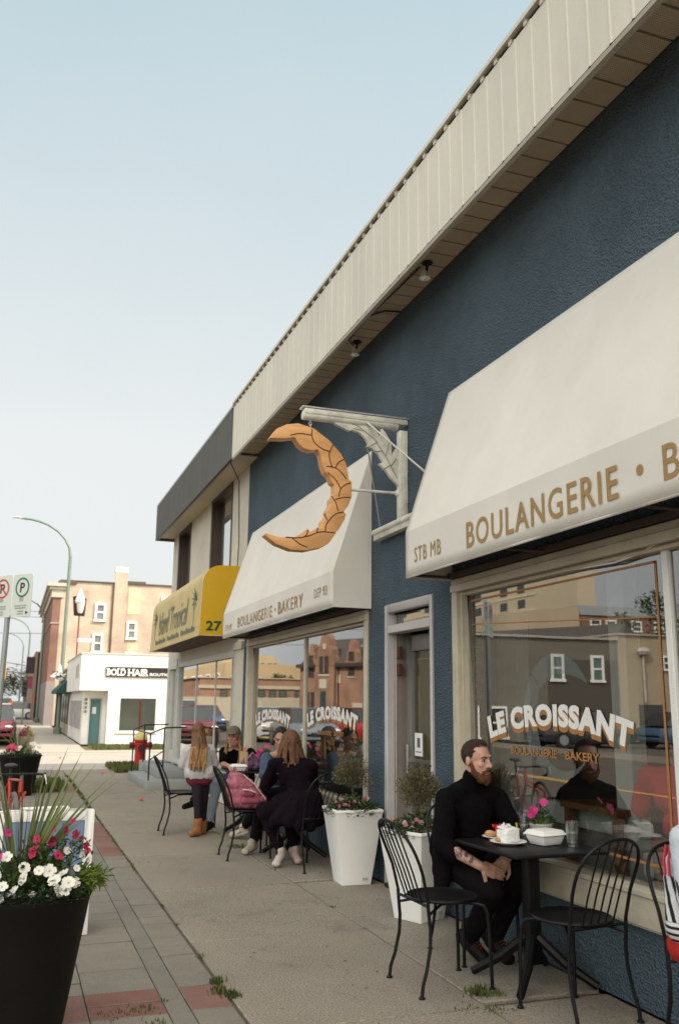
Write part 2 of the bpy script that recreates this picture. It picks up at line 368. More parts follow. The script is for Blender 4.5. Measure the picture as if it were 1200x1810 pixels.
fs_ = MB(); fs_.box(-12.6, -10.4, -20, 400, -.13, .0, skip='b'); struct(fs_.build('opposite_sidewalk', mat('worn_concrete', (.16, .135, .11), .9, .2, .6, .3, 60, fine=.15)))

def tufts(name, spots, mats, n=30, h=.06, spread=.05, loc=None):
    mb = MB()
    for (x, y, sx, sy, k, hh) in spots:
        for i in range(k):
            px, py = x+random.gauss(0, sx), y+random.gauss(0, sy); a = random.uniform(0, 6.28); t = random.uniform(.1, .9)
            mb.leaf((px, py, -.01), (math.cos(a)*t, math.sin(a)*t, 1), (math.cos(a), math.sin(a), .2), hh*random.uniform(.5, 1.3), .0035+hh*.03, random.randrange(len(mats)), .6)
    return tag(mb.build(name, mats), kind='stuff')
sp = []
yy = 8.6
while yy < 19.6:
    if random.random() < .8: sp.append((1.185+random.gauss(0, .004), yy, .010, .05, 10 if yy < 13 else 24, .022 if yy < 13 else .045))
    yy += .10
for (x, y, r, k, h) in [(2.46, 4.61, .028, 170, .045), (2.53, 4.56, .02, 70, .032), (2.41, 4.35, .03, 60, .02), (2.3, 4.43, .04, 40, .02), (1.16, 5.06, .022, 110, .04), (1.21, 4.98, .025, 90, .035), (1.19, 5.22, .015, 80, .04), (1.19, 5.75, .012, 25, .03),
                        (.62, 4.88, .06, 130, .018), (.75, 4.91, .035, 70, .02), (.78, 4.68, .02, 25, .025), (2.37, 9.74, .05, 70, .04), (2.40, 6.8, .02, 20, .02), (2.41, 8.4, .02, 20, .02), (1.20, 6.6, .01, 15, .02), (1.19, 7.2, .01, 14, .02), (.86, 5.0, .01, 15, .02), (2.42, 5.6, .015, 16, .015)]:
    sp.append((x, y, r, r, k, h))
tufts('crack_grass', sp, [M_GRASS, M_GRASSD, mat('grass_dark', (.04, .06, .018), .8, .3, 5)])
def lawn(x0, x1, y0, y1, n, h, z=0):
    return [(random.uniform(x0, x1), random.uniform(y0, y1), .04, .04, 12, h) for i in range(n)]
tufts('lawn', lawn(2.25, 3.6, 20.2, 22.6, 520, .11) + lawn(2.6, 5.5, 29.6, 31.9, 620, .10) + lawn(.42, .95, 16.2, 18.0, 90, .13), [M_GRASS, M_GRASSD, mat('lawn_green', (.085, .085, .022), .8, .3, 3)])
soil = MB(); soil.box(2.25, 3.6, 20.15, 22.65, -.12, .004, skip='b'); soil.box(2.3, 6, 29.5, 32, -.12, .006, skip='b'); struct(soil.build('lawn_soil', mat('lawn_soil', (.10, .085, .03), .95, .4, 5)))
lt = MB()
for i in range(60):
    x, y = random.uniform(1.25, 3.0), random.uniform(4, 16); a = random.uniform(0, 6.28)
    lt.leaf((x, y, .005), (math.cos(a), math.sin(a), .1), (0, 0, 1), random.uniform(.012, .03), .012, random.randrange(2), .3)
tag(lt.build('litter', [mat('dead_leaf', (.10, .06, .03), .9), mat('dirt_fleck', (.07, .06, .05), .9)]), kind='stuff')
for i, (x, y) in enumerate([(2.02, 14.6), (1.35, 25.5), (1.95, 20.1)]):
    pm = MB(); pm.ball((x, y, .012), (.035, .025, .012), 8); pm.leaf((x, y, .02), (.5, .4, .3), (0, 0, 1), .07, .05); pm.leaf((x, y, .02), (-.6, .1, .2), (0, 0, 1), .06, .045)
    tag(pm.build('fallen_petal', mat('red_petal', (.55, .05, .045), .6)), ['red petal fallen on the pale slabs before the concrete steps', 'red petal lying on the sunny side street', 'red petal near the end of the shaded sidewalk'][i], 'petal', 'red petals on the ground')

# ------------------------------------------------------------ bakery
bak = thing('bakery_building', 'dark blue stucco bakery with cream fascia and large cream framed shop windows', 'shop building', (D, 6, 0))
def yz(mb, y0, y1, z0, z1, x0=D, x1=D+.24, mi=0): return mb.box(x0, x1, y0, y1, z0, z1, mi)
w = MB(); T = 5.13
for (y0, y1, z0, z1) in [(-3, 1.0, 0, T), (1.0, 6.16, 0, .40), (1.0, 6.16, 2.44, T), (6.16, 6.52, 0, T), (6.52, 7.50, 2.37, T), (7.50, 7.93, 0, T), (7.93, 12.62, 0, .40), (7.93, 12.62, 2.38, T), (12.62, 12.87, 0, T)]:
    yz(w, y0, y1, z0, z1)
w.build('wall', M_BLUE, bak)
rf = MB(); rf.box(2.80, 12, -3, 12.36, 5.60, 5.84); rf.box(D+.26, 12, -3, 12.8, 5.15, 5.58); rf.build('roof', M_METAL, bak)
# ribbed fascia
def fascia(mb, y0, y1, x, z0, z1, pitch, depth, w):
    y = y0; prof = []
    while y < y1-1e-6:
        e = min(y+pitch, y1)
        prof += [(y, x), (max(y, e-w*2), x), (max(y, e-w*1.4), x-depth), (max(y, e-w*.6), x-depth)]; y = e
    prof.append((y1, x)); n = len(prof)
    mb.add([(xx, yy, z0) for yy, xx in prof] + [(xx, yy, z1) for yy, xx in prof], [(i, i+1, n+i+1, n+i) for i in range(n-1)])
fa = MB(); fascia(fa, -3, 12.38, 2.75, 4.99, 5.76, .19, .005, .014)
fa.add([(2.765, -3, 4.99), (2.765, 12.38, 4.99), (2.765, 12.38, 5.8), (2.765, -3, 5.8)], [(0, 1, 2, 3)]); fa.build('fascia', M_METAL, bak)
cp = MB(); cp.box(2.725, 2.80, -3, 12.38, 5.80, 5.835); cp.box(2.762, 2.80, -3, 12.38, 5.76, 5.80, 1)
y = -3
while y < 12.3: cp.box(2.742, 2.762, y+.02, y+.058, 5.762, 5.80, 0); y += .19
cp.build('fascia_cap', [M_METAL, mat('cap_gap', (.03, .02, .015), .9)], bak)
so = MB(); so.box(2.752, 2.79, -3, 12.38, 4.955, 4.988)
so.build('fascia_trim', mat('fascia_trim', (.36, .32, .25), .5, .1, 4), bak)
sf = MB(); y = -3
while y < 12.3:
    for q in range(1): sf.box(2.79, D-.012, y+.012, y+.195, 5.085, 5.10)
    y += .2
sf.box(2.79, D-.03, -3, 12.38, 5.10, 5.12, 1)
def perf():
    m = mat('soffit_perforated', (.46, .36, .25), .6, .12, 3); t = m.node_tree; b = t.nodes['Principled BSDF']
    tc = t.nodes.new('ShaderNodeTexCoord'); v = t.nodes.new('ShaderNodeTexVoronoi'); v.inputs['Scale'].default_value = 70; v.inputs['Randomness'].default_value = 0
    t.links.new(tc.outputs['Object'], v.inputs['Vector']); r = t.nodes.new('ShaderNodeMapRange'); r.inputs[1].default_value = .2; r.inputs[2].default_value = .35; r.inputs[3].default_value = .45; r.inputs[4].default_value = 1
    t.links.new(v.outputs['Distance'], r.inputs[0]); sc = t.nodes.new('ShaderNodeVectorMath'); sc.operation = 'SCALE'
    l = b.inputs['Base Color'].links[0].from_socket; t.links.new(l, sc.inputs[0]); t.links.new(r.outputs[0], sc.inputs['Scale']); t.links.new(sc.outputs[0], b.inputs['Base Color']); return m
sf.build('soffit', [perf(), mat('soffit_gap', (.20, .155, .11), .9)], bak)
cb = MB(); cb.tube([(D-.02, 7.1, 5.07), (2.97, 7.12, 5.065), (2.88, 7.3, 5.075), (2.9, 7.9, 5.07), (2.98, 7.98, 5.06)], .008, 5); cb.tube([(2.92, 6.25, 5.07), (2.9, 6.6, 5.06), (2.88, 7.3, 5.07)], .007, 5)
cb.build('cable', M_IRON, bak)

def shop_window(y0, y1, z0, z1, mulls, sillz, parent=bak, frm=M_CREAM, fw=.085, sm=M_WPAINT, gx=3.20, header=.10):
    f = MB(); xf = D-.022; xb = D+.10
    f.box(xf, xb, y0, y0+fw, z0, z1-header); f.box(xf, xb, y1-fw, y1, z0, z1-header)
    f.box(xf-.012, xb, y0, y1, z1-header, z1-.045); f.box(xf, xb, y0-.0, y1, z1-.045, z1)
    f.box(xf-.012, xb, y0, y1, sillz, sillz+.03); f.box(xf, xb, y0, y1, z0, sillz)
    # inner stepped moulding
    f.box(xf+.03, xb-.002, y0+fw, y0+fw+.035, sillz+.03, z1-header); f.box(xf+.03, xb-.002, y1-fw-.035, y1-fw, sillz+.03, z1-header)
    f.box(xf+.03, xb-.002, y0+fw+.035, y1-fw-.035, z1-header-.03, z1-header)
    wn = f.build('window', frm, parent, bevel=.004, seg=1)
    for m in mulls:
        mm = MB(); mm.box(gx-.022, gx+.012, m-.024, m+.024, sillz+.03, z1-header-.03); mm.build('mullion', sm, wn, bevel=.004, seg=1)
    ed = [y0+fw+.035] + sorted(mulls) + [y1-fw-.035]
    for a, b in zip(ed[:-1], ed[1:]):
        gm = MB(); gm.add([(gx, a, sillz+.04), (gx, b, sillz+.04), (gx, b, z1-header), (gx, a, z1-header)], [(0, 1, 2, 3)]); gm.build('pane', M_GLASS, wn)
    return wn
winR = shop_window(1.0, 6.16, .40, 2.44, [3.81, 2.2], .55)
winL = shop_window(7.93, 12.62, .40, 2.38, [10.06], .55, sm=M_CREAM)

def arc_text(mb, s, yl, yr, zb, h, sag, x, dz=0., bold=.03, mi=0, sp=1.0, dy=0.):
    W = yl-yr; Rr = (W*W/(8*sag)+sag/2) if sag else None
    def fn(u, v):
        if not sag: return (x, yl-u*W+dy, zb+v*h+dz)
        a = (u-.5)*2*math.asin(W/2/Rr); rr = Rr + v*h*(1+.16*abs(u-.5)*2)
        return (x, (yl+yr)/2 - math.sin(a)*rr+dy, zb + math.cos(a)*rr-Rr+dz)
    put_text(mb, s, fn, bold, mi, sp)
def shop_lettering(parent, yl, yr, zb, h, sag, sub):
    t = MB()
    for k in range(5): arc_text(t, 'LE CROISSANT', yl, yr, zb, h, sag, 3.196-.0003*k, -.030+.006*k, .058, 1, 1.10)
    arc_text(t, 'LE CROISSANT', yl, yr, zb, h, sag, 3.1938, 0, .058, 0, 1.10)
    t.build('lettering', [M_WPAINT, M_GOLDP], parent)
    if sub:
        for s_, a_, b_ in (('BOULANGERIE', 0, .56), ('·', .595, .615), ('BAKERY', .65, 1)):
            t = MB(); L_ = sub[0]-sub[1]; arc_text(t, s_, sub[0]-a_*L_, sub[0]-b_*L_, sub[2]+(.02 if s_ == '·' else 0), sub[3]*(.25 if s_ == '·' else 1), 0, 3.195, 0, .025, 1); t.build('lettering', [M_WPAINT, M_GOLDP], parent)
shop_lettering(winR, 5.74, 4.19, 1.385, .125, .105, (5.46, 4.48, 1.185, .048))
shop_lettering(winL, 9.94, 8.38, 1.345, .125, .105, (9.6, 8.75, 1.17, .045))
shop_lettering(winL, 12.25, 10.66, 1.30, .12, .10, (11.9, 11.0, 1.15, .04))
# crescent decal behind the lettering, frosted
dc = MB(); cyc, czc, ro = 4.90, 1.44, .385
oc = [(cyc+math.cos(a)*ro*.98, czc+math.sin(a)*ro) for a in [R(-62+q*(260/28)*-1+360-0) for q in range(0)]]
outer = [(cyc+math.cos(R(t))*ro, czc+math.sin(R(t))*ro) for t in range(160, -161, -8)]
def cres(a0, a1, wmax):
    o_, i_ = [], []
    for q in range(25):
        t = R(a0+(a1-a0)*q/24); wv = wmax*math.sin(math.pi*q/24)**.8+.002
        o_.append((cyc+math.cos(t)*ro, czc+math.sin(t)*ro)); i_.append((cyc+math.cos(t)*(ro-wv), czc+math.sin(t)*(ro-wv)))
    return o_, i_
for a0, a1, wm in ((155, 100, .12), (205, 158, .12), (98, 30, .10), (262, 208, .11), (332, 265, .07)):
    pass
def seg(a0, a1, w0, w1, w2):
    n = 10; vs = []; fs = []
    for q in range(n+1):
        u = q/n; t = R(180-(a0+(a1-a0)*u)); wv = (w0*(1-u)+w2*u)+w1*math.sin(math.pi*u)
        for rr in (ro, ro-wv): vs.append((3.1985, cyc-math.cos(t)*rr, czc+math.sin(t)*rr))
    for q in range(n): fs.append((2*q, 2*q+1, 2*q+3, 2*q+2))
    dc.add(vs, fs)
# far end of the street is +y, so the crescent opens to -y (to the right seen from the street)
for a0, a1, w0, w1, w2 in ((150, 92, .005, .03, .13), (90, 45, .12, .02, .14), (42, 2, .13, .02, .14), (-2, -45, .13, .02, .11), (-48, -140, .11, .0, .005)): seg(a0, a1, w0, w1, w2)
dm = bpy.data.materials.new('frosted_decal'); dm.use_nodes = True; t_ = dm.node_tree; pb = t_.nodes['Principled BSDF']; pb.inputs['Base Color'].default_value = (.33, .42, .42, 1); pb.inputs['Alpha'].default_value = .18; pb.inputs['Roughness'].default_value = .7
dc.build('decal', dm, winR)
ps = MB()
def strip(y0, z0, y1, z1, w=.009):
    if abs(y0-y1) > abs(z0-z1): ps.add([(3.197, y0, z0-w), (3.197, y1, z1-w), (3.197, y1, z1+w), (3.197, y0, z0+w)], [(0, 1, 2, 3)])
    else: ps.add([(3.197, y0-w, z0), (3.197, y0+w, z0), (3.197, y1+w, z1), (3.197, y1-w, z1)], [(0, 1, 2, 3)])
strip(3.905, .70, 3.905, 2.27); strip(5.99, 2.265, 3.90, 2.265, .007); strip(5.99, .70, 3.9, .70, .007); strip(3.65, .70, 3.65, 2.27); strip(3.65, 2.265, 2.3, 2.265); strip(5.99, 2.09, 3.93, 1.97, .004)
ps.build('pinstripe', M_GOLDP, winR)
wr = MB(); wr.tube([(3.16, 5.0, 2.335), (3.16, 4.6, 2.315), (3.16, 4.2, 2.30), (3.155, 3.95, 2.32), (3.15, 3.83, 2.345)], .006, 5); wr.build('cable', M_WPAINT, winR)
# door
dr = MB(); xf = D-.02
dr.box(xf, D+.05, 7.43, 7.50, .0, 2.37); dr.box(D+.05, D+.20, 7.405, 7.50, .0, 2.285, 1); dr.box(xf, D+.05, 6.52, 6.56, 0, 2.37); dr.box(D+.05, D+.20, 6.52, 6.585, 0, 2.285, 1); dr.box(xf, D+.05, 6.56, 7.43, 2.30, 2.37); dr.box(xf, D+.10, 6.56, 7.43, 2.115, 2.185)
door = dr.build('door_frame', [M_GREYP, mat('door_reveal', (.20, .17, .15), .7, .15, 6)], bak, bevel=.005, seg=1)
tg = MB(); tg.add([(3.20, 6.585, 2.175), (3.20, 7.405, 2.175), (3.20, 7.405, 2.285), (3.20, 6.585, 2.285)], [(0, 1, 2, 3)]); tg.build('transom_pane', M_GLASS, door)
dl = MB(); x0, x1 = 3.275, 3.32
dl.box(x0, x1, 7.25, 7.38, .03, 2.09); dl.box(x0, x1, 6.60, 6.70, .03, 2.09); dl.box(x0, x1, 6.70, 7.25, 1.955, 2.09); dl.box(x0, x1, 6.70, 7.25, .03, .30)
leaf_ = dl.build('door', mat('door_grey', (.17, .16, .152), .5, .1, 6), bak, bevel=.004, seg=1)
pg = MB(); pg.add([(3.30, 6.70, .30), (3.30, 7.25, .30), (3.30, 7.25, 1.955), (3.30, 6.70, 1.955)], [(0, 1, 2, 3)]); pg.build('pane', glass_mat('door_glass', .03, (.85, .87, .78)), leaf_)
bl = MB(); bl.box(3.325, 3.335, 6.66, 7.30, .05, 2.05); bl.build('blind', mat('olive_blind', (.10, .094, .06), .8, .15, 3), leaf_)
hd = MB(); hd.box(3.245, 3.265, 6.72, 7.26, 1.02, 1.05); hd.tube([(3.24, 7.27, .92), (3.24, 7.27, 1.16)], .012, 8); hd.build('handle', mat('brushed_steel', (.45, .45, .45), .3, metal=1), leaf_)
nt_ = MB(); nt_.box(3.293, 3.296, 7.08, 7.235, 1.07, 1.26); nt_.box(3.2915, 3.2929, 7.125, 7.185, 1.14, 1.22, 1); nt_.box(3.2915, 3.2929, 7.10, 7.21, 1.10, 1.108, 1); nt_.build('notice', [M_WPAINT, mat('notice_ink', (.12, .12, .11), .8)], leaf_)
pl2 = MB()
for a, b_, c, d_ in ((7.13, 7.135, .4, 1.88), (6.72, 7.135, 1.88, 1.885)): pl2.box(3.297, 3.2985, a, b_, c, d_)
pl2.build('pinstripe', M_GOLDP, leaf_)
hg = MB()
for z in (1.90, 1.75): hg.box(3.20, 3.236, 7.35, 7.40, z, z+.10); hg.tube([(3.205, 7.385, z), (3.205, 7.385, z+.1)], .012, 6)
hg.build('hinge', mat('brown_hinge', (.10, .05, .03), .5, metal=.5), leaf_)
th = MB(); th.box(D-.06, D+.16, 6.585, 7.405, 0, .028); th.build('threshold', M_IRON, bak)
# room behind the glass
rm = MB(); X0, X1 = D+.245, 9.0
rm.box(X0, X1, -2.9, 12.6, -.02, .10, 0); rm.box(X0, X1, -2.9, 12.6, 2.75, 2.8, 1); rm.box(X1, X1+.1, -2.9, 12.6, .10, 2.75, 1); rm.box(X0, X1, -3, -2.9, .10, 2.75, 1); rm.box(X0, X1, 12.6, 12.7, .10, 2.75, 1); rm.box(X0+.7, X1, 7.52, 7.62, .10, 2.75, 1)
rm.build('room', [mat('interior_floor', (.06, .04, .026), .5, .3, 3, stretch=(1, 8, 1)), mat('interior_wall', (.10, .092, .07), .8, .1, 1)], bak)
pf = thing('room_divider', 'pale grey green framed room divider standing behind the right shop window', 'divider', (3.9, 5.9, .1))
q = MB(); q.box(3.86, 3.98, 6.48, 6.78, .10, 2.75); q.box(3.86, 3.98, 5.06, 5.24, .10, 2.75); q.box(3.862, 3.978, 5.24, 6.48, .66, .80); q.box(3.862, 3.978, 5.24, 6.48, 2.45, 2.75); q.build('frame', mat('divider_paint', (.40, .44, .41), .6, .1, 4), pf)
q = MB(); q.box(3.89, 3.95, 5.24, 6.48, .10, .66); q.build('panel', mat('divider_panel', (.17, .165, .14), .7, .1, 4), pf)
# ------------------------------------------------------------ awnings of the bakery
def awning(name, label, y0, y1, zt, zk, zb, x=2.75):
    t = thing(name, label, 'awning', (D, (y0+y1)/2, zb), 'white canvas awnings of the bakery')
    c = MB(); n = 14; th_ = .006
    def P(y, i): return [(D-.004, y, zt), (x, y, zk), (x, y, zb)][i]
    ny, nz = int((y1-y0)*14), 14; rows = []; kb_ = int((y1-y0)/1.2)
    for i in range(ny+1):
        y = y0+(y1-y0)*i/ny; u = (y-y0)/(y1-y0)*kb_; slack = .004*math.sin(math.pi*(u % 1))**2
        r_ = []
        for j in range(nz+1):
            v = j/nz; w_ = mnoise.noise(V((y*1.6, v*2.2, y0)))*.004 + mnoise.noise(V((y*5, v*1.5, 3)))*.0015
            r_.append((D-.004+(x-D+.004)*v + (slack+w_)*math.sin(math.pi*v), y, zt+(zk-zt)*v))
        for v in (.25, .5, .75, 1.): r_.append((x+.003*math.sin(y*7.3)*math.sin(math.pi*v)+.004*mnoise.noise(V((y*3, v*2, 9))), y, zk+(zb-zk)*v))
        rows.append(r_)
    m_ = len(rows[0]); vs = [p for r_ in rows for p in r_]
    fs = [(m_*i+j, m_*i+j+1, m_*i+m_+j+1, m_*i+m_+j) for i in range(ny) for j in range(m_-1)]
    c.add(vs, fs)
    for r_ in (rows[0], rows[-1]): c.add(r_ + [(D-.004, r_[0][1], zb)], [tuple(range(m_+1))])
    o = c.build('canvas', M_AWN, t, smooth=True, auto=12); s = o.modifiers.new('thick', 'SOLIDIFY'); s.thickness = th_; s.offset = 0
    for p_ in o.data.polygons:
        if len(p_.vertices) > 6: p_.use_smooth = False
    hem = MB(); hem.tube([(x+.004, y0+.01, zb+.004), (x+.004, y1-.01, zb+.004)], .008, 6); hem.tube([(x+.004, y0+.006, zk), (x+.004, y0+.006, zb)], .005, 6); hem.build('hem', M_AWN, t)
    fr = MB(); fr.box(x+.012, x+.035, y0+.012, y1-.012, zb+.012, zb+.035); fr.box(D-.05, D-.01, y0+.012, y1-.012, zb+.012, zb+.05)
    k = int((y1-y0)/1.2)
    for i in range(k+1):
        y = y0+.03+(y1-y0-.06)*i/k
        fr.tube([(x+.036, y, zb+.022), (D-.05, y, zb+.022)], .011, 6); fr.tube([(D-.035, y, zt-.20), (x+.045, y, zk-.03)], .009, 6); fr.tube([(x+.045, y, zk-.03), (x+.03, y, zb+.03)], .009, 6)
    fr.build('frame', mat('awning_frame', (.07, .05, .04), .6, .2, 5), t)
    return t
def awn_text(t, items, x=2.7415):
    for s, yl, yr, z0, z1, bold in items:
        b = MB()
        if s == 'dot':
            r_ = (z1-z0)/2; b.add([(x, (yl+yr)/2+math.cos(a)*r_*.95, (z0+z1)/2+math.sin(a)*r_) for a in [6.283*i/16 for i in range(16)]], [tuple(range(16))])
        else: put_text(b, s, lambda u, v: (x, yl-u*(yl-yr), z0+v*(z1-z0)), bold, 0, 1.16)
        b.build('lettering', M_GOLD, t)
aR = awning('awning', 'larger near white canvas awning with gold BOULANGERIE lettering over the right window', .8, 6.18, 3.97, 2.79, 2.435)
awn_text(aR, [('STB MB', 6.01, 5.57, 2.535, 2.645, .0), ('BOULANGERIE', 5.185, 3.585, 2.513, 2.682, .012), ('dot', 3.445, 3.385, 2.583, 2.638, 0), ('BAKERY', 3.25, 2.35, 2.52, 2.688, .012), ('DEP 93', 1.9, 1.45, 2.535, 2.645, .012)])
aL = awning('awning', 'smaller farther white canvas awning ending beside the doorway, lettered DEP 93', 7.86, 12.55, 3.93, 2.72, 2.38)
awn_text(aL, [('STB MB', 12.40, 12.0, 2.47, 2.55, .0), ('BOULANGERIE', 11.64, 9.95, 2.468, 2.60, .006), ('dot', 9.85, 9.80, 2.52, 2.56, 0), ('BAKERY', 9.70, 8.78, 2.475, 2.61, .006), ('DEP 93', 8.40, 8.02, 2.515, 2.605, .002)])

# ------------------------------------------------------------ croissant sign and its bracket
YB = 7.03
br = thing('sign_bracket', 'weathered pale painted wooden bracket with carved leaf on blue wall', 'sign bracket', (D, YB, 3.0))
b = MB(); b.box(2.17, 3.135, YB-.045, YB+.045, 3.935, 3.985); b.tube([(2.16, YB, 3.925), (3.05, YB, 3.925)], .040, 12)
b.build('arm', M_BRACK, br, bevel=.008)
b = MB(); b.box(2.15, 3.14, YB-.05, YB+.05, 3.988, 4.0); b.build('arm_cap', mat('zinc_cap', (.55, .56, .56), .4, .1, 5, metal=.6), br)
b = MB(); b.box(3.055, 3.136, YB-.04, YB+.04, 3.075, 3.885); b.build('mast', M_BRACK, br, bevel=.01)
b = MB(); b.box(3.06, 3.135, YB-.5, 7.63, 2.985, 3.07); b.tube([(3.075, YB-.5, 3.06), (3.075, 7.64, 3.06)], .035, 10); b.build('wall_beam', M_BRACK, br, bevel=.012)
lfp = [(2.41, 3.921), (2.459, 3.877), (2.547, 3.841), (2.596, 3.827), (2.61, 3.842), (2.688, 3.823), (2.742, 3.776), (2.768, 3.726), (2.744, 3.702), (2.799, 3.695), (2.86, 3.65), (2.899, 3.592), (2.91, 3.572), (2.863, 3.561), (2.921, 3.519), (2.974, 3.449), (3.043, 3.387), (3.106, 3.355), (3.106, 3.444), (3.076, 3.579), (3.047, 3.671), (3.033, 3.722), (3.004, 3.672), (2.993, 3.643), (2.986, 3.743), (2.968, 3.793), (2.931, 3.85), (2.893, 3.889), (2.883, 3.844), (2.888, 3.787), (2.831, 3.864), (2.777, 3.919), (2.705, 3.936), (2.564, 3.933)]
b = MB(); b.prism([(x, YB-.02, z) for x, z in lfp], (0, .04, 0)); b.build('leaf_carving', M_BRACK, br, bevel=.003)
b = MB()
for line in ([(2.46, 3.925), (2.66, 3.885), (2.82, 3.78), (2.93, 3.63), (3.04, 3.44)], [(2.62, 3.855), (2.74, 3.84)], [(2.765, 3.70), (2.85, 3.755)], [(2.80, 3.66), (2.90, 3.68)], [(2.885, 3.50), (2.98, 3.56)], [(2.96, 3.76), (2.93, 3.64)], [(3.03, 3.62), (2.98, 3.55)]):
    b.tube([(x, YB-.021, z) for x, z in line], .004, 5)
b.build('leaf_vein', mat('vein_shade', (.24, .24, .18), .7), br)
b = MB(); b.tube([(2.74, YB-.03, 3.925), (3.13, 6.52, 3.35)], .009, 6); b.tube([(2.74, YB+.03, 3.925), (3.13, 7.60, 3.07)], .007, 6); b.build('stay', mat('stay_steel', (.5, .5, .46), .4, metal=.3), br)
b = MB(); b.tube([(2.60, YB, 3.305), (3.06, YB, 3.315)], .013, 8); b.ball((3.05, YB, 3.315), .03, 8); b.build('rod', M_BRACK, br)

def spline(pts, k=6):
    P = [V((p[0], p[1], 0)) for p in pts]; P = [P[0]*2-P[1]] + P + [P[-1]*2-P[-2]]; o = []
    for i in range(1, len(P)-2):
        for q in range(k):
            t = q/k; a, b_, c, d = P[i-1:i+3]; v = .5*((2*b_)+(c-a)*t+(2*a-5*b_+4*c-d)*t*t+(3*b_-a-3*c+d)*t**3); o.append((v.x, v.y))
    return o + [(P[-2].x, P[-2].y)]
crp = [(1.87, 3.68), (1.93, 3.77), (2.02, 3.82), (2.12, 3.84), (2.26, 3.81), (2.4, 3.72), (2.51, 3.61), (2.56, 3.52), (2.585, 3.385), (2.612, 3.37), (2.61, 3.23), (2.575, 3.15), (2.54, 3.105), (2.56, 3.08), (2.545, 3.03), (2.50, 2.95), (2.475, 2.92), (2.47, 2.905), (2.41, 2.82), (2.35, 2.78), (2.21, 2.74), (2.08, 2.74), (1.95, 2.78), (1.85, 2.85), (1.86, 2.866), (1.90, 2.855), (1.97, 2.84), (2.1, 2.845), (2.16, 2.88), (2.225, 2.93), (2.24, 2.905), (2.31, 2.945), (2.345, 2.955), (2.345, 3.0), (2.39, 3.06), (2.385, 3.09), (2.42, 3.15), (2.42, 3.2), (2.455, 3.25), (2.455, 3.33), (2.43, 3.345), (2.40, 3.41), (2.37, 3.43), (2.34, 3.50), (2.325, 3.58), (2.30, 3.625), (2.24, 3.61), (2.18, 3.62), (2.13, 3.655), (2.09, 3.71), (2.0, 3.69)]
cs = thing('croissant_sign', 'hanging carved wooden croissant sign, golden brown with dark grooves', 'hanging sign', (2.25, YB, 2.74))
b = MB(); b.prism([(x, YB-.03, z) for x, z in crp], (0, .11, 0)); b.build('board', M_WOOD, cs, bevel=.006, seg=2)
b = MB(); yg = YB-.0305
for line in ([(2.05, 3.724), (2.133, 3.75), (2.243, 3.746)], [(2.242, 3.801), (2.24, 3.745), (2.27, 3.678), (2.339, 3.635), (2.407, 3.617)], [(2.432, 3.679), (2.401, 3.605), (2.409, 3.533), (2.43, 3.477)], [(2.546, 3.57), (2.486, 3.53), (2.457, 3.476)], [(2.375, 3.485), (2.444, 3.482), (2.504, 3.451), (2.56, 3.389)], [(2.389, 3.431), (2.462, 3.372), (2.509, 3.298)], [(2.597, 3.359), (2.548, 3.338), (2.506, 3.293), (2.489, 3.23)], [(2.594, 3.229), (2.532, 3.224), (2.461, 3.201)], [(2.425, 3.227), (2.465, 3.173), (2.486, 3.104)], [(2.364, 3.066), (2.392, 3.012)], [(2.534, 3.097), (2.466, 3.075), (2.407, 3.016), (2.379, 2.97), (2.375, 2.921)], [(2.03, 2.843), (2.136, 2.845), (2.234, 2.87), (2.333, 2.91), (2.459, 2.911)], [(2.087, 2.838), (2.153, 2.793), (2.219, 2.77)], [(2.216, 2.92), (2.217, 2.893), (2.193, 2.858)], [(2.307, 2.945), (2.3, 2.899)]):
    b.tube([(x, yg, z) for x, z in spline(line)], .0048, 6, flat=1)
b.build('groove', M_WOODL, cs)
b = MB()
for i in range(4):
    zc = 3.835+.024*i; a = i % 2
    b.tube([(2.235+(math.cos(t)*.013 if a else 0), YB+(0 if a else math.cos(t)*.013), zc+math.sin(t)*.018) for t in [6.283*k/10 for k in range(10)]], .0045, 5, closed=True)
b.build('hook_chain', mat('steel', (.5, .5, .5), .35, metal=1), cs)

# ------------------------------------------------------------ soffit spotlights
for i, (x, y, lab) in enumerate([(2.95, 6.17, 'white soffit spotlight nearer the camera with its bright shade'), (3.0, 7.93, 'small round white soffit spotlight above the croissant bracket')]):
    t = thing('spotlight', lab, 'spotlight', (x, y, 5.08), 'spotlights under the soffit')
    b = MB(); b.lathe([(.045, -.008), (.045, .004)], (x, y, 5.08), 16); b.tube([(x, y, 5.08), (x, y+.01, 5.02), (x-.02, y+.02, 5.0)], .012, 8); b.build('mount', M_IRON, t)
    b = MB(); b.lathe([(.018, .036), (.022, .024), (.043, -.024), (.047, -.028), (.04, -.024)], (x-.02, y+.01, 4.97), 16); b.build('shade', M_WPAINT, t, smooth=True)
    b = MB(); b.ball((x-.02, y+.01, 4.955), .027, 10); b.build('bulb', mat('lamp_glass', (.75, .75, .72), .15), t, smooth=True)

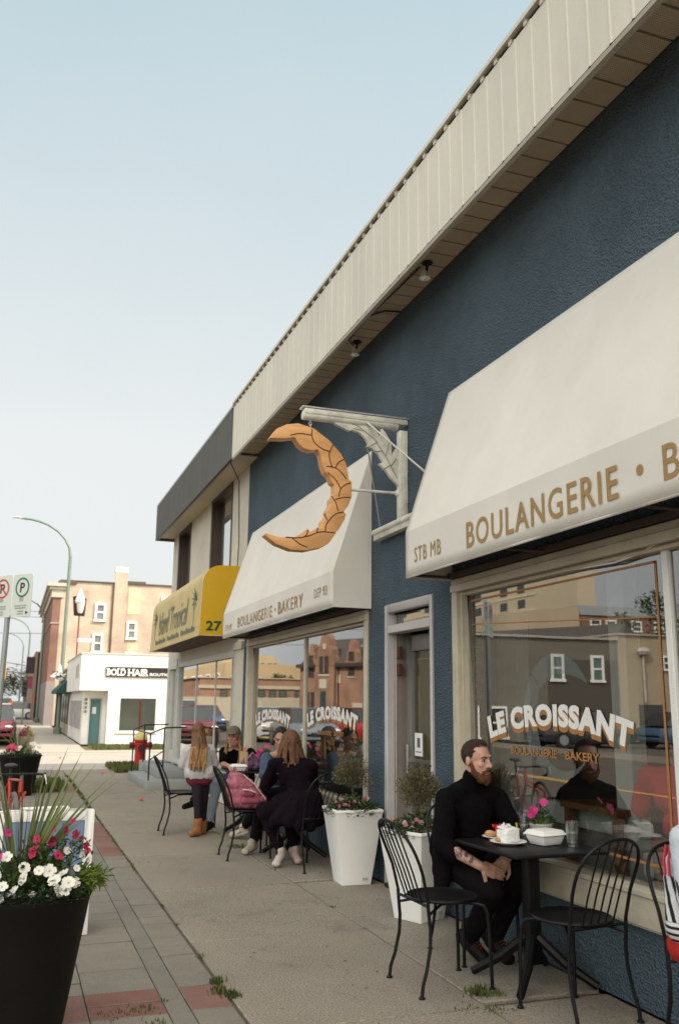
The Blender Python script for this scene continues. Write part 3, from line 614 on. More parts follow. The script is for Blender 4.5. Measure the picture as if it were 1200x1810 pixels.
# ------------------------------------------------------------ neighbour building
nb = thing('shop_building', 'cream two storey shop with dark ribbed fascia beyond the blue bakery', 'shop building', (D, 16, 0))
w = MB()
openings = dict(u1=(13.95, 15.62, 3.3, 5.04), u2=(17.6, 19.02, 3.3, 5.04), lo=(13.42, 18.22, .34, 2.27), do=(18.45, 19.45, .30, 2.36))
for (y0, y1, z0, z1) in [(12.875, 19.72, 2.37, 3.3), (12.875, 13.95, 3.3, 5.04), (15.62, 17.6, 3.3, 5.04), (19.02, 19.72, 3.3, 5.04), (12.875, 19.72, 5.04, 5.2), (12.875, 13.42, 0, 2.37), (13.42, 18.22, 0, .34), (13.42, 18.22, 2.27, 2.37), (18.22, 18.45, 0, 2.37), (18.45, 19.45, 0, .30), (18.45, 19.45, 2.36, 2.37), (19.45, 19.72, 0, 2.37)]:
    w.box(D, D+.24, y0, y1, z0, z1)
w.box(D+.24, 10, 19.5, 19.72, 0, 5.2); w.box(D+.24, 10, 12.875, 19.5, 5.0, 5.2); w.box(8, 8.2, 12.875, 19.5, 0, 5.0)
w.build('wall', M_CREAMW, nb)
f = MB(); fascia(f, 12.39, 19.76, 2.75, 4.985, 5.76, .10, .022, .018); f.box(2.753, 10, 19.70, 19.765, 4.985, 5.76); f.box(2.77, 2.80, 12.4, 19.70, 5.0, 5.74); f.build('fascia', M_DARKM, nb)
f = MB(); f.box(2.73, 10, 12.39, 19.78, 5.76, 5.80); f.build('roof', mat('roof_edge', (.36, .42, .45), .5), nb)
f = MB(); f.box(2.80, D-.005, 12.39, 19.70, 5.04, 5.06); f.build('soffit', mat('beige_soffit', (.46, .40, .31), .7, .08, 3), nb)
M_BRN = mat('brown_window_frame', (.045, .03, .024), .5, .15, 5)
for kx in ('u1', 'u2'):
    y0, y1, z0, z1 = openings[kx]
    f = MB(); f.box(D-.015, D+.16, y0, y0+.05, z0, z1); f.box(D-.015, D+.16, y1-.11, y1, z0, z1); f.box(D-.015, D+.16, y0+.05, y1-.11, z1-.06, z1); f.box(D-.015, D+.16, y0+.05, y1-.11, z0, z0+.06); f.box(D+.06, D+.15, y0+.05, y0+.12, z0+.06, z1-.06)
    wn = f.build('window', M_BRN, nb)
    f = MB(); f.add([(D+.10, y0, z0), (D+.10, y1, z0), (D+.10, y1, z1), (D+.10, y0, z1)], [(0, 1, 2, 3)]); f.build('pane', M_GLASS, wn)
    f = MB(); f.box(D+.18, D+.20, y0, y1, z0, z1); f.build('blind', mat('white_blind', (.5, .5, .48), .8, .05, 4), wn)
y0, y1, z0, z1 = openings['lo']
f = MB(); M_GW = mat('grey_white_frame', (.50, .50, .47), .5, .12, 5)
f.box(D-.03, D+.06, y0, y0+.06, z0+.08, z1-.10); f.box(D-.03, D+.06, y1-.06, y1, z0+.08, z1-.10); f.box(D-.03, D+.08, y0, y1, z1-.10, z1); f.box(D-.07, D+.08, y0, y1, z0, z0+.08)
for m in (14.85, 16.5): f.box(D+.012, D+.04, m-.014, m+.014, z0+.08, z1-.10)
wn = f.build('window', M_GW, nb, bevel=.004, seg=1)
for a, b_ in ((y0+.07, 14.83), (14.87, 16.48), (16.52, y1-.1)):
    f = MB(); f.add([(D+.025, a, z0+.08), (D+.025, b_, z0+.08), (D+.025, b_, z1-.1), (D+.025, a, z1-.1)], [(0, 1, 2, 3)]); f.build('pane', M_GLASS, wn)
y0, y1, z0, z1 = openings['do']
f = MB(); f.box(D-.02, D+.14, y0, y0+.07, z0, z1); f.box(D-.02, D+.14, y1-.07, y1, z0, z1); f.box(D-.02, D+.14, y0+.07, y1-.07, z1-.2, z1); f.box(D+.03, D+.09, y0+.07, y0+.19, z0, z1-.2); f.box(D+.03, D+.09, y1-.19, y1-.07, z0, z1-.2); f.box(D+.03, D+.09, y0+.19, y1-.19, z0, z0+.22)
dn = f.build('door', M_GW, nb); f = MB(); f.add([(D+.06, y0, z0), (D+.06, y1, z0), (D+.06, y1, z1), (D+.06, y0, z1)], [(0, 1, 2, 3)]); f.build('pane', M_GLASS, dn)
f = MB(); f.box(D+.245, 7.9, 12.9, 19.45, .30, .34); f.box(D+.245, 7.9, 12.9, 19.45, 2.5, 2.54); f.build('room', mat('neighbour_interior', (.15, .12, .09), .8, .2, 1), nb)
f = MB(); f.box(D-.035, D-.002, 12.62+.26, 13.42, 2.27, 2.38); f.build('trim', M_CREAM, nb)
f = MB(); f.tube([(2.74, 12.5, 4.98), (2.95, 12.75, 4.75), (D-.03, 13.3, 4.0), (D-.05, 13.28, 3.3)], .008, 5); f.build('cable', M_IRON, nb)
# red window garland inside
f = MB(); f.lathe([(.02, -.55), (.10, -.45), (.12, -.3), (.06, -.22), (.13, -.1), (.13, .1), (.05, .2), (.10, .3), (.06, .42), (.01, .5)], (3.6, 16.7, 1.75), 10)
tag(f.build('hanging_garland', mat('red_garland', (.5, .04, .05), .6, .4, 12), smooth=True), 'red hanging garland behind the cream shop window', 'garland')
# yellow awning
ya = thing('awning', 'faded yellow vinyl box awning with script lettering and green number 27', 'awning', (D, 15.8, 2.47))
prof = [(D-.003, 3.53), (2.84, 3.53)] + [(2.84-.27*math.sin(R(a)), 3.26+.27*math.cos(R(a))) for a in (15, 30, 45, 60, 75, 90)] + [(2.555, 2.90), (2.54, 2.47), (D-.003, 2.47)]
f = MB(); n = len(prof); YA0, YA1 = 13.22, 18.3
f.add([(x, YA0, z) for x, z in prof], [tuple(range(n))], 1); f.add([(x, YA1, z) for x, z in prof], [tuple(reversed(range(n)))], 1)
f.add([(x, YA0, z) for x, z in prof] + [(x, YA1, z) for x, z in prof], [(i, n+i, n+i+1, i+1) for i in range(n-2)], 0)
f.build('canvas', [M_YELF, M_YEL], ya)
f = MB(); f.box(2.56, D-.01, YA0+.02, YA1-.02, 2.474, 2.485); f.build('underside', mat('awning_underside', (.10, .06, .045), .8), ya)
f = MB(); f.box(2.532, 2.55, YA0, YA1, 2.462, 2.49); f.box(2.55, D-.01, YA0-.002, YA0+.02, 2.464, 2.474); f.build('hem', M_YELF, ya)
f = MB(); M_GRN = mat('faded_green_lettering', (.17, .19, .13), .7, .3, 8)
put_text(f, 'Island Tropical', lambda u, v: (2.55-.003 if v < .5 else 2.548, 17.35-u*3.05, 2.72+v*.42), .006, 0, 1.0, .25)
for k in range(26):
    yk = 17.6-k*.155
    if k % 9 != 8: f.box(2.536, 2.5395, yk-.11, yk, 2.56, 2.62 if k % 3 else 2.65)
for yc in (17.75, 13.75):
    f.tube([(2.548, yc, 2.66), (2.55, yc+.03, 2.9), (2.552, yc-.02, 3.06)], .012, 5)
    for a in range(7):
        t_ = R(a*50); f.leaf((2.545, yc-.02, 3.06), (0, math.cos(t_), math.sin(t_)*.6+.1), (1, 0, 0), .18, .05)
f.build('lettering', M_GRN, ya)
f = MB(); put_text(f, '27', lambda u, v: (2.635+u*.235, YA0-.004, 2.545+v*.14), .03); f.build('number', mat('dark_green_number', (.012, .06, .02), .6), ya)
# steps and handrail
stp = MB(); stp.box(2.30, D, 16.25, 18.7, -.02, .15); stp.box(2.58, D, 16.75, 18.7, .15, .30); stp.box(2.62, D, 18.7, 19.6, -.02, .30)
tag(stp.build('concrete_steps', mat('grey_painted_concrete', (.25, .26, .255), .8, .12, 3), bevel=.012), 'two grey painted concrete steps below the cream shop door', 'steps')
hr = thing('handrail', 'thin black iron handrail on the grey concrete steps', 'handrail', (2.4, 17, 0))
for (x, y, z0) in ((2.36, 16.35, .0), (2.34, 18.5, .15), (2.68, 16.85, .3), (2.62, 19.0, .3)): f = MB(); f.tube([(x, y, z0), (x, y, .95 if z0 < .2 else 1.03)], .014, 6); f.build('post', M_BLACK, hr)
f = MB(); f.tube([(2.36, 16.33, .95), (2.68, 16.85, 1.03), (3.1, 16.9, 1.04)], .014, 6); f.build('rail', M_BLACK, hr); f = MB(); f.tube([(2.34, 18.5, .95), (2.62, 19.0, 1.03), (3.1, 19.0, 1.04)], .014, 6); f.build('rail', M_BLACK, hr); f = MB(); f.tube([(2.36, 16.35, .95), (2.34, 18.5, .95)], .014, 6); f.build('rail', M_BLACK, hr); f = MB(); f.tube([(2.37, 16.36, .5), (2.68, 16.86, .62)], .01, 6); f.build('rail', M_BLACK, hr)
# ------------------------------------------------------------ hair salon (white corner building)
sb = thing('hair_salon', 'small white stucco corner building with teal door and flat roof', 'shop building', (4, 36, 0))
w = MB()
w.box(3.18, 9, 32.6, 32.85, 0, .45); w.box(3.18, 3.56, 32.6, 32.85, .45, 1.64); w.box(4.88, 9, 32.6, 32.85, .45, 1.64); w.box(2.2, 9, 32.6, 32.85, 1.85, 3.10); w.box(3.18, 9, 32.6, 32.85, 1.64, 1.85)
w.box(2.2, 2.4, 32.85, 41, 1.85, 3.10); w.box(2.42, 2.6, 33.45, 41, 0, 1.85); w.box(2.4, 3.18, 32.85, 33.4, 1.855, 1.9)
w.box(2.6, 2.66, 33.4, 33.6, 0, 1.85); w.box(3.02, 3.2, 33.4, 33.6, 0, 1.85); w.box(2.66, 3.02, 33.4, 33.6, 1.56, 1.85); w.box(3.18, 3.35, 32.85, 33.4, 0, 1.85)
w.box(8.8, 9, 32.85, 41, 0, 3.1); w.box(2.4, 8.8, 40.8, 41, 0, 3.1)
w.build('wall', M_WHITE, sb)
f = MB(); f.box(2.4, 8.8, 32.85, 40.8, 2.9, 2.95); f.box(2.17, 9.03, 32.57, 32.87, 3.10, 3.15); f.box(2.17, 2.42, 32.87, 41.03, 3.10, 3.15); f.build('roof', mat('salon_roof_edge', (.52, .50, .46), .6), sb)
f = MB(); f.box(3.52, 3.60, 32.57, 32.70, .42, 1.67); f.box(4.84, 4.92, 32.57, 32.70, .42, 1.67); f.box(3.60, 4.84, 32.57, 32.70, 1.60, 1.67); f.box(3.50, 4.94, 32.55, 32.70, .40, .49)
wn = f.build('window', M_WPAINT, sb); f = MB(); f.add([(3.56, 32.68, .45), (4.88, 32.68, .45), (4.88, 32.68, 1.64), (3.56, 32.68, 1.64)], [(0, 1, 2, 3)]); f.build('pane', glass_mat('salon_glass', .30, (.7, .75, .68)), wn)
f = MB(); f.box(3.56, 4.88, 33.0, 33.02, .40, 1.7); f.build('blind', mat('salon_blind', (.16, .17, .13), .8), wn)
f = MB(); f.box(2.66, 3.02, 33.46, 33.50, .02, 1.56); dd = f.build('door', mat('teal_door', (.10, .21, .21), .5, .08, 3), sb)
f = MB(); f.box(2.74, 2.87, 33.452, 33.459, 1.05, 1.28); f.build('notice', M_WPAINT, dd)
f = MB(); f.box(2.62, 2.66, 33.38, 33.44, 0, 1.60); f.box(3.02, 3.06, 33.38, 33.44, 0, 1.60); f.box(2.66, 3.02, 33.38, 33.44, 1.56, 1.60); f.build('door_frame', mat('pale_frame', (.5, .52, .5), .5), sb)
f = MB()
for i, z in enumerate((1.5, 1.36, 1.22, 1.08)): f.box(2.425+.0, 2.43, 33.40, 33.44, z, z+.10); f.box(2.47, 2.55, 33.44, 33.449, z, z+.09)
f.build('house_number', mat('number_grey', (.2, .2, .2), .6), sb)
for bx in [(2.36, 2.42, y, y+.6, .5, 1.5) for y in (34.2, 35.3, 36.5, 38.0, 39.3)] + [(2.19, 2.2, 33.6, 34.1, 2.3, 2.8), (2.185, 2.2, 34.5, 34.9, 2.3, 2.75)]: f = MB(); f.box(*bx); f.build('wall_panel', mat('panel_grey', (.32, .31, .30), .7, .2, 3), sb)
sg = thing('sign_board', 'long dark sign board with white serif lettering on the white corner salon', 'shop sign', (4, 32.58, 2.3))
f = MB(); f.box(3.04, 5.6, 32.54, 32.598, 2.33, 2.67); f.build('board', mat('sign_black', (.02, .014, .012), .6), sg)
f = MB()
def serif(s, x0, x1, z0, z1, bold):
    put_text(f, s, lambda u, v: (x0+u*(x1-x0), 32.535, z0+v*(z1-z0)), bold)
serif('BOLD', 3.08, 3.72, 2.385, 2.61, .035); serif('HAIR', 3.80, 4.52, 2.375, 2.60, .035); serif('BOUTIQUE', 4.56, 5.5, 2.38, 2.48, .02)
for (x, z0, z1) in [(3.08, 2.385, 2.61), (3.45, 2.385, 2.61), (3.6, 2.385, 2.61), (3.80, 2.375, 2.60), (3.97, 2.375, 2.6), (4.28, 2.375, 2.6), (4.36, 2.375, 2.6)]:
    f.box(x-.03, x+.08, 32.533, 32.536, z0-.012, z0+.012); f.box(x-.03, x+.08, 32.533, 32.536, z1-.012, z1+.012)
f.build('lettering', M_WPAINT, sg)
# shop with the green awning further along
gs = thing('ice_cream_shop', 'low pale shop with flat roof behind the white salon', 'shop building', (5, 46, 0))
f = MB(); f.box(2.42, 9, 41.05, 52, 0, 2.9); f.build('wall', mat('shop_wall_beige', (.40, .34, .27), .8, .15, 1), gs)
for y in (42, 44, 46, 48): f = MB(); f.box(2.38, 2.42, y, y+1.4, .5, 1.7); f.build('window', mat('dark_window', (.06, .06, .06), .2), gs)
f = MB(); f.box(2.36, 9, 41.06, 52.05, 2.9, 3.0); f.build('roof', M_CONC2, gs)
f = MB(); f.prism([(2.41, 40.5, 2.55), (1.82, 40.5, 1.95), (1.80, 40.5, 1.80), (2.41, 40.5, 1.80)], (0, 5.5, 0)); o = f.build('canvas', mat('green_canvas', (.008, .05, .04), .7)); o.name = 'awning'
tag(o, 'dark green slanted awning on the low shop along the far sidewalk', 'awning')
f = MB(); f.tube([(2.03, 44.6, 0), (2.03, 44.6, 1.8)], .05, 8); tag(f.build('awning_post', M_IRON), 'dark post holding up the green awning corner', 'post')
um = thing('roof_ornament', 'white scalloped ornament rising above the green awning', 'ornament', (1.95, 43.5, 2.4))
f = MB()
for k in range(5):
    a = k*1.1; f.ball((1.75+.12*k, 43.5+.2*math.sin(a), 2.55+.12*math.sin(k*1.7)), (.16, .12, .09), 8)
f.lathe([(.16, .25), (.10, .5), (.03, .75), (.005, .8)], (2.0, 43.5, 2.35), 8); f.build('shell', M_WPAINT, um, smooth=True)
f = MB()
for k in range(120):
    f.leaf((2.2+random.gauss(0, .22), 43+random.uniform(-.8, 2), 2.62+random.gauss(0, .12)), (random.gauss(0, 1), random.gauss(0, 1), .6), (0, .5, 1), .14, .06, k % 2)
tag(f.build('climbing_plant', [mat('dull_leaf', (.06, .065, .03), .8), mat('brown_leaf', (.12, .08, .04), .8)]), 'scruffy climbing plant along the top of the green awning', 'plant')
# ice cream cone sign
ic = thing('cone_sign', 'soft ice cream cone sign on dark board atop thin pole', 'sign', (2.8, 46, 2.9))
f = MB(); f.tube([(2.84, 46, 2.9), (2.84, 46, 5.6)], .035, 8); f.box(2.84, 3.5, 45.97, 46.03, 4.33, 4.5, 1); f.build('pole', [M_RUST, M_WPAINT], ic)
f = MB(); f.prism([(2.48, 46, 6.55), (2.58, 46, 5.60), (3.10, 46, 5.58), (3.14, 46, 6.45), (2.9, 46, 6.6)], (0, .08, 0)); f.build('board', mat('sign_maroon', (.03, .016, .018), .6), ic)
f = MB(); f.lathe([(.10, 5.72), (.15, 5.85), (.19, 6.15), (.21, 6.22)], (2.86, 45.86, 0), 14); f.build('cone', mat('pale_wafer', (.72, .62, .56), .7), ic, smooth=True)
f = MB(); f.lathe([(.20, 6.2), (.25, 6.28), (.235, 6.36), (.21, 6.38), (.215, 6.44), (.19, 6.52), (.15, 6.54), (.155, 6.60), (.12, 6.68), (.08, 6.72), (.085, 6.78), (.04, 6.9), (.005, 6.98)], (2.82, 45.86, 0), 14); f.build('ice_cream', M_WPAINT, ic, smooth=True)
# tan brick block
bb = thing('brick_building', 'three storey tan brick building with chimney and white cornice', 'building', (5, 62, 0))
M_TAN = brick_mat('tan_brick', (.45, .34, .255), (.50, .38, .29), (.49, .41, .33)); M_RED = brick_mat('red_brick', (.20, .105, .08), (.23, .12, .09), (.24, .15, .12))
f = MB(); f.box(2.42, 14, 58, 78, 0, 8.80); f.box(5.62, 6.40, 57.85, 58, 2.5, 9.55); f.build('wall', M_TAN, bb)
f = MB(); f.box(1.95, 2.42, 57.95, 78, 2.62, 8.25); f.build('front_wall', M_RED, bb)
f = MB(); f.box(1.93, 2.44, 57.9, 78, 0, 2.62); f.build('ground_storey', mat('painted_base', (.25, .22, .21), .8, .1, 1), bb)
f = MB(); f.box(1.55, 2.85, 57.6, 78, 8.42, 8.62); f.box(1.70, 2.70, 57.75, 78, 8.22, 8.42); f.box(1.85, 2.55, 57.85, 78, 7.75, 8.22); f.build('cornice', mat('cream_cornice', (.50, .45, .37), .7, .1, 2), bb)
f = MB(); f.box(2.3, 14.05, 57.9, 78, 8.8, 8.87); f.box(2.2, 3.3, 57.9, 60, 8.62, 8.80); f.box(6.42, 7.55, 57.93, 58.6, 8.87, 9.0); f.box(1.9, 2.46, 57.9, 78, 6.12, 6.2, 1); f.build('roof', [mat('roof_brown', (.10, .075, .06), .8), M_CONC2], bb)
f = MB(); f.box(5.62, 6.40, 57.85, 58.5, 9.55, 9.85); f.build('chimney', M_WHITE, bb)
f = MB(); f.box(5.50, 5.56, 57.93, 58, 2.5, 8.8); f.build('drainpipe', mat('pipe_brown', (.13, .09, .06), .7), bb)
for x0, x1, z0, z1 in [(4.50, 5.18, 6.35, 7.52), (6.50, 7.15, 5.28, 6.45), (4.46, 5.12, 4.40, 5.62), (6.50, 7.17, 3.35, 4.52), (8.6, 9.25, 5.3, 6.45), (8.6, 9.25, 7.0, 8.1)]:
    f = MB(); f.box(x0, x0+.14, 57.9, 58.02, z0, z1); f.box(x1-.14, x1, 57.9, 58.02, z0, z1); f.box(x0+.14, x1-.14, 57.9, 58.02, z1-.14, z1); f.box(x0-.04, x1+.04, 57.87, 58.02, z0, z0+.14); f.box(x0+.14, x1-.14, 57.92, 58.02, (z0+z1)/2-.04, (z0+z1)/2+.05)
    wn = f.build('window', M_WPAINT, bb); f = MB(); f.box(x0+.14, x1-.14, 57.96, 57.99, z0+.14, z1-.14); f.build('pane', mat('far_pane', (.17, .18, .17), .15, .4, 1), wn)
for (x0, x1, z0, z1) in [(6.5, 7.3, 6.9, 8.6), (6.6, 7.3, 4.6, 5.1), (3.2, 4.3, 2.9, 3.3)]: f = MB(); f.box(x0, x1, 57.985, 57.995, z0, z1); f.build('patch', mat('pale_render_patch', (.60, .47, .33), .85, .15, 2), bb)
f = MB(); f.box(1.6, 14, 78.2, 130, 0, 5.4); o = f.build('far_building', mat('far_wall', (.26, .19, .15), .85, .2, .4)); tag(o, 'low reddish building far down the street past the brick block', 'building')
f = MB()
for (x, y, r_) in ((-9, 190, 5), (2, 230, 6), (-4, 260, 6), (-16, 210, 5)):
    for k in range(900):
        a, b_ = random.uniform(0, 6.28), random.gauss(0, 1); rr = r_*random.random()**.4
        d_ = V((random.gauss(0, 1), random.gauss(0, 1), random.gauss(0, .7))).normalized()*rr
        f.leaf((x+d_.x, y+d_.y, 2.5+d_.z*.8+r_*.5), (random.gauss(0, 1), random.gauss(0, 1), .2), (0, 0, 1), 1.0, .7, k % 2)
tag(f.build('far_wood', [mat('far_leaf', (.06, .075, .04), .9), mat('far_leaf_light', (.10, .11, .06), .9)]), kind='stuff')
# ------------------------------------------------------------ street lamps
M_LAMP = mat('lamp_green_grey', (.17, .22, .18), .5, .1, 2, metal=.3)
def lamp(x, y, s, label):
    t = thing('street_lamp', label, 'street lamp', (x, y, 0), 'curved arm street lamps')
    f = MB(); pts = [(x, y, 0), (x, y, 4.2*s), (x, y, 8.2*s)] + [(x-2.25*s*(1-math.cos(R(a)))*.98, y, (8.2+1.70*math.sin(R(a)))*s) for a in (15, 30, 45, 60, 72, 82, 90)] + [(x-2.35*s, y, 9.92*s)]
    f.tube(pts, [.10, .085, .075]+[.055]*(len(pts)-3), 8); f.build('pole', M_LAMP, t)
    f = MB(); f.tube([(x-2.2*s, y, 9.9*s), (x-2.5*s, y, 9.93*s), (x-2.75*s, y, 9.91*s)], [.05, .10, .06], 8, flat=.5); f.build('lamp_head', mat('lamp_head_grey', (.5, .5, .48), .5), t)
    f = MB(); f.lathe([(.18, 0), (.18, .25), (.12, .3)], (x, y, 0), 10); f.build('base', M_LAMP, t)
for (x, y, s, l) in [(2.12, 44, 1.0, 'nearest and tallest street lamp with curved arm over the pale tan building'), (1.75, 66, .86, 'second street lamp down the street, left of the brick cornice'), (1.2, 88, .9, 'third street lamp far down the street'), (.9, 112, .92, 'farthest small street lamp arm above the traffic')]: lamp(x, y, s, l)
# banners and signals
for (x, y, z0, z1, c, lab) in [(1.35, 70, 3.4, 4.6, (.05, .035, .04), 'dark vertical banner on a far pole, upper one'), (1.3, 70.2, 2.3, 3.2, (.28, .06, .08), 'dark red banner below the dark banner on the far pole')]:
    f = MB(); f.box(x-.5, x+.1, y, y+.05, z0, z1); tag(f.build('banner', mat('banner_%d' % int(z0*10), c, .8, .4, 3)), lab, 'banner')
f = MB(); f.tube([(1.68, 69.8, 0), (1.68, 69.8, 4.9)], .07, 6); tag(f.build('banner_pole', M_IRON), 'dark pole carrying the banners before the brick pillar', 'pole')
def signal(x, y, z, c, lab):
    t = thing('traffic_signal', lab, 'traffic signal', (x, y, 0))
    f = MB(); f.tube([(x, y+.2, 0), (x, y+.2, z+.8)], .06, 6); f.build('pole', M_LAMP, t)
    f = MB(); f.box(x-.16, x+.16, y-.1, y+.15, z-.5, z+.5); f.build('housing', mat('signal_%s' % ('y' if c[0] > .2 else 'k'), c, .5), t)
    f = MB()
    for dz in (-.3, 0, .3): f.lathe([(.10, -.0), (.11, .05)], (x, y-.1, z+dz), 8)
    f.build('lens', M_IRON, t); return t
signal(.75, 60, 2.2, (.02, .03, .03), 'dark traffic signal on green pole beside the parking sign')
signal(-.55, 56, 3.2, (.62, .30, .01), 'yellow traffic signal at the left edge of the picture')
signal(2.0, 74, 2.1, (.62, .28, .01), 'small yellow traffic signal by the far brick pillar')
f = MB(); f.tube([(.72, 60, 3.15), (-3.8, 60, 3.4)], .05, 6); f.tube([(.72, 60, 3.6), (-3.2, 60, 4.2)], .03, 6); tag(f.build('signal_arm', M_LAMP), 'thin green signal arm reaching over the street', 'signal arm')
for i, (x, y, z, w_, c, l) in enumerate([(-.15, 62, 1.2, .28, (.75, .18, .02), 'orange construction sign left, low above the traffic'), (1.55, 72, 1.35, .8, (.55, .12, .04), 'orange red street sign near the brick pillar')]):
    f = MB(); f.box(x, x+w_, y, y+.03, z, z+w_*.6); f.tube([(x+w_/2, y+.05, 0), (x+w_/2, y+.05, z+.3)], .03, 5); tag(f.build('construction_sign', mat('orange_sign_%d' % i, c, .6)), l, 'sign')
f = MB()
for z0, z1 in ((8.2, 7.6), (7.7, 7.3), (6.4, 6.3)): f.tube([(-30, 70, z0), (-10, 68, z0-.5), (12, 66, z1)], .015, 4)
tag(f.build('overhead_wire', M_IRON), 'thin overhead wires across the pale sky at left', 'wire')
# ------------------------------------------------------------ hydrant
hy = thing('fire_hydrant', 'red fire hydrant with pale top and tall red marker rod', 'fire hydrant', (2.89, 21.5, 0))
f = MB(); f.lathe([(.17, 0), (.17, .05), (.125, .06), (.125, .58), (.16, .60), (.16, .64)], (2.89, 21.5, 0), 18)
for s_ in (-1, 1): f.tube([(2.89+.1*s_, 21.5, .52), (2.89+.21*s_, 21.5, .52)], .065, 10); f.lathe([(.03, .0), (.03, .02)], (2.89, 21.5, .6), 6)
f.tube([(2.89, 21.4, .46), (2.89, 21.28, .46)], .085, 12); f.build('body', mat('hydrant_red', (.36, .015, .012), .45, .15, 8), hy, smooth=True)
f = MB(); f.lathe([(.155, .64), (.15, .70), (.11, .78), (.05, .82), (.04, .86)], (2.89, 21.5, 0), 16); f.build('bonnet', mat('hydrant_yellow', (.50, .42, .16), .5, .1, 8), hy, smooth=True)
f = MB()
for s_ in (-1, 1): f.tube([(2.89+.21*s_, 21.5, .52), (2.89+.25*s_, 21.5, .52)], .075, 6)
f.tube([(2.89, 21.28, .46), (2.89, 21.24, .46)], .095, 6); f.build('cap', mat('hydrant_cap', (.06, .012, .02), .5), hy)
f = MB(); f.tube([(2.86, 21.55, .6), (2.83, 21.55, 1.5)], .022, 6); f.build('marker_rod', M_RUST, hy)
# ------------------------------------------------------------ parking signs
pk = thing('parking_sign', 'grey pole with two parking signs, red and green circles', 'parking sign', (0, 0, 0))
f = MB(); f.tube([(-.115, 10.2, .20), (-.105, 10.2, 2.42)], .03, 10); f.build('post', mat('galvanised', (.30, .33, .33), .45, .15, 5, metal=.5), pk)
M_SIGN = mat('sign_face', (.58, .62, .57), .5, .05, 3); rm_ = Matrix.Rotation(R(-50), 3, 'Z')
def sign(cx, green):
    ctr = V((-.115, 10.16, 2.61)) + rm_ @ V((cx, 0, 0)); ex = rm_ @ V((1, 0, 0)); nr = rm_ @ V((0, -1, 0))
    f = MB(); pts = []
    for (sx, sz) in ((1, 1), (-1, 1), (-1, -1), (1, -1)):
        for a in range(0, 91, 30):
            b_ = R(a + {(1, 1): 0, (-1, 1): 90, (-1, -1): 180, (1, -1): 270}[(sx, sz)]); pts.append(ctr + ex*(sx*(.15-.02)+.02*math.cos(b_)) + V((0, 0, sz*(.225-.02)+.02*math.sin(b_))))
    f.prism(pts, -nr*.004); sp_ = f.build('sign_panel', M_SIGN, pk)
    if green: sp_['label'] = 'sign panel with P in a green circle'
    else: sp_['label'] = 'sign panel with slashed P in a red circle'
    f = MB()
    def q(u, v, o=.003): return tuple(ctr + ex*u + V((0, 0, v)) + nr*o)
    n = 28; c0, r0, r1 = .085, .105, .086
    vs = [q(math.cos(6.283*i/n)*rr, c0+math.sin(6.283*i/n)*rr) for i in range(n) for rr in (r0, r1)]
    f.add(vs, [(2*i, 2*((i+1) % n), 2*((i+1) % n)+1, 2*i+1) for i in range(n)], 0)
    put_text(f, 'P', lambda u, v: q(-.033+u*.07, c0-.05+v*.10), .02, 1)
    if not green: f.add([q(-.068, c0+.055, .005), q(-.055, c0+.068, .005), q(.068, c0-.055, .005), q(.055, c0-.068, .005)], [(0, 1, 2, 3)], 0)
    for (y, w_, h_) in ((-.06, .03, .04), (-.115, .10, .012), (-.14, .09, .012), (-.175, .05, .014), (-.2, .05, .012)):
        f.add([q(-w_, y), q(w_*.8, y), q(w_*.8, y+h_), q(-w_, y+h_)], [(0, 1, 2, 3)], 2)
    if green: f.add([q(.075, -.205), q(.115, -.185), q(.075, -.165)], [(0, 1, 2)], 1)
    f.build('symbol', [mat('sign_green', (.02, .16, .10), .5) if green else mat('sign_red', (.55, .05, .05), .5), mat('sign_ink', (.03, .03, .03), .5), mat('sign_small_print', (.30, .33, .30), .6, .5, 60)], sp_)
sign(-.10, False); sign(.21, True)
pk.scale = (1.15, 1.15, 1.15); pk.location = (0, 0, -.257)
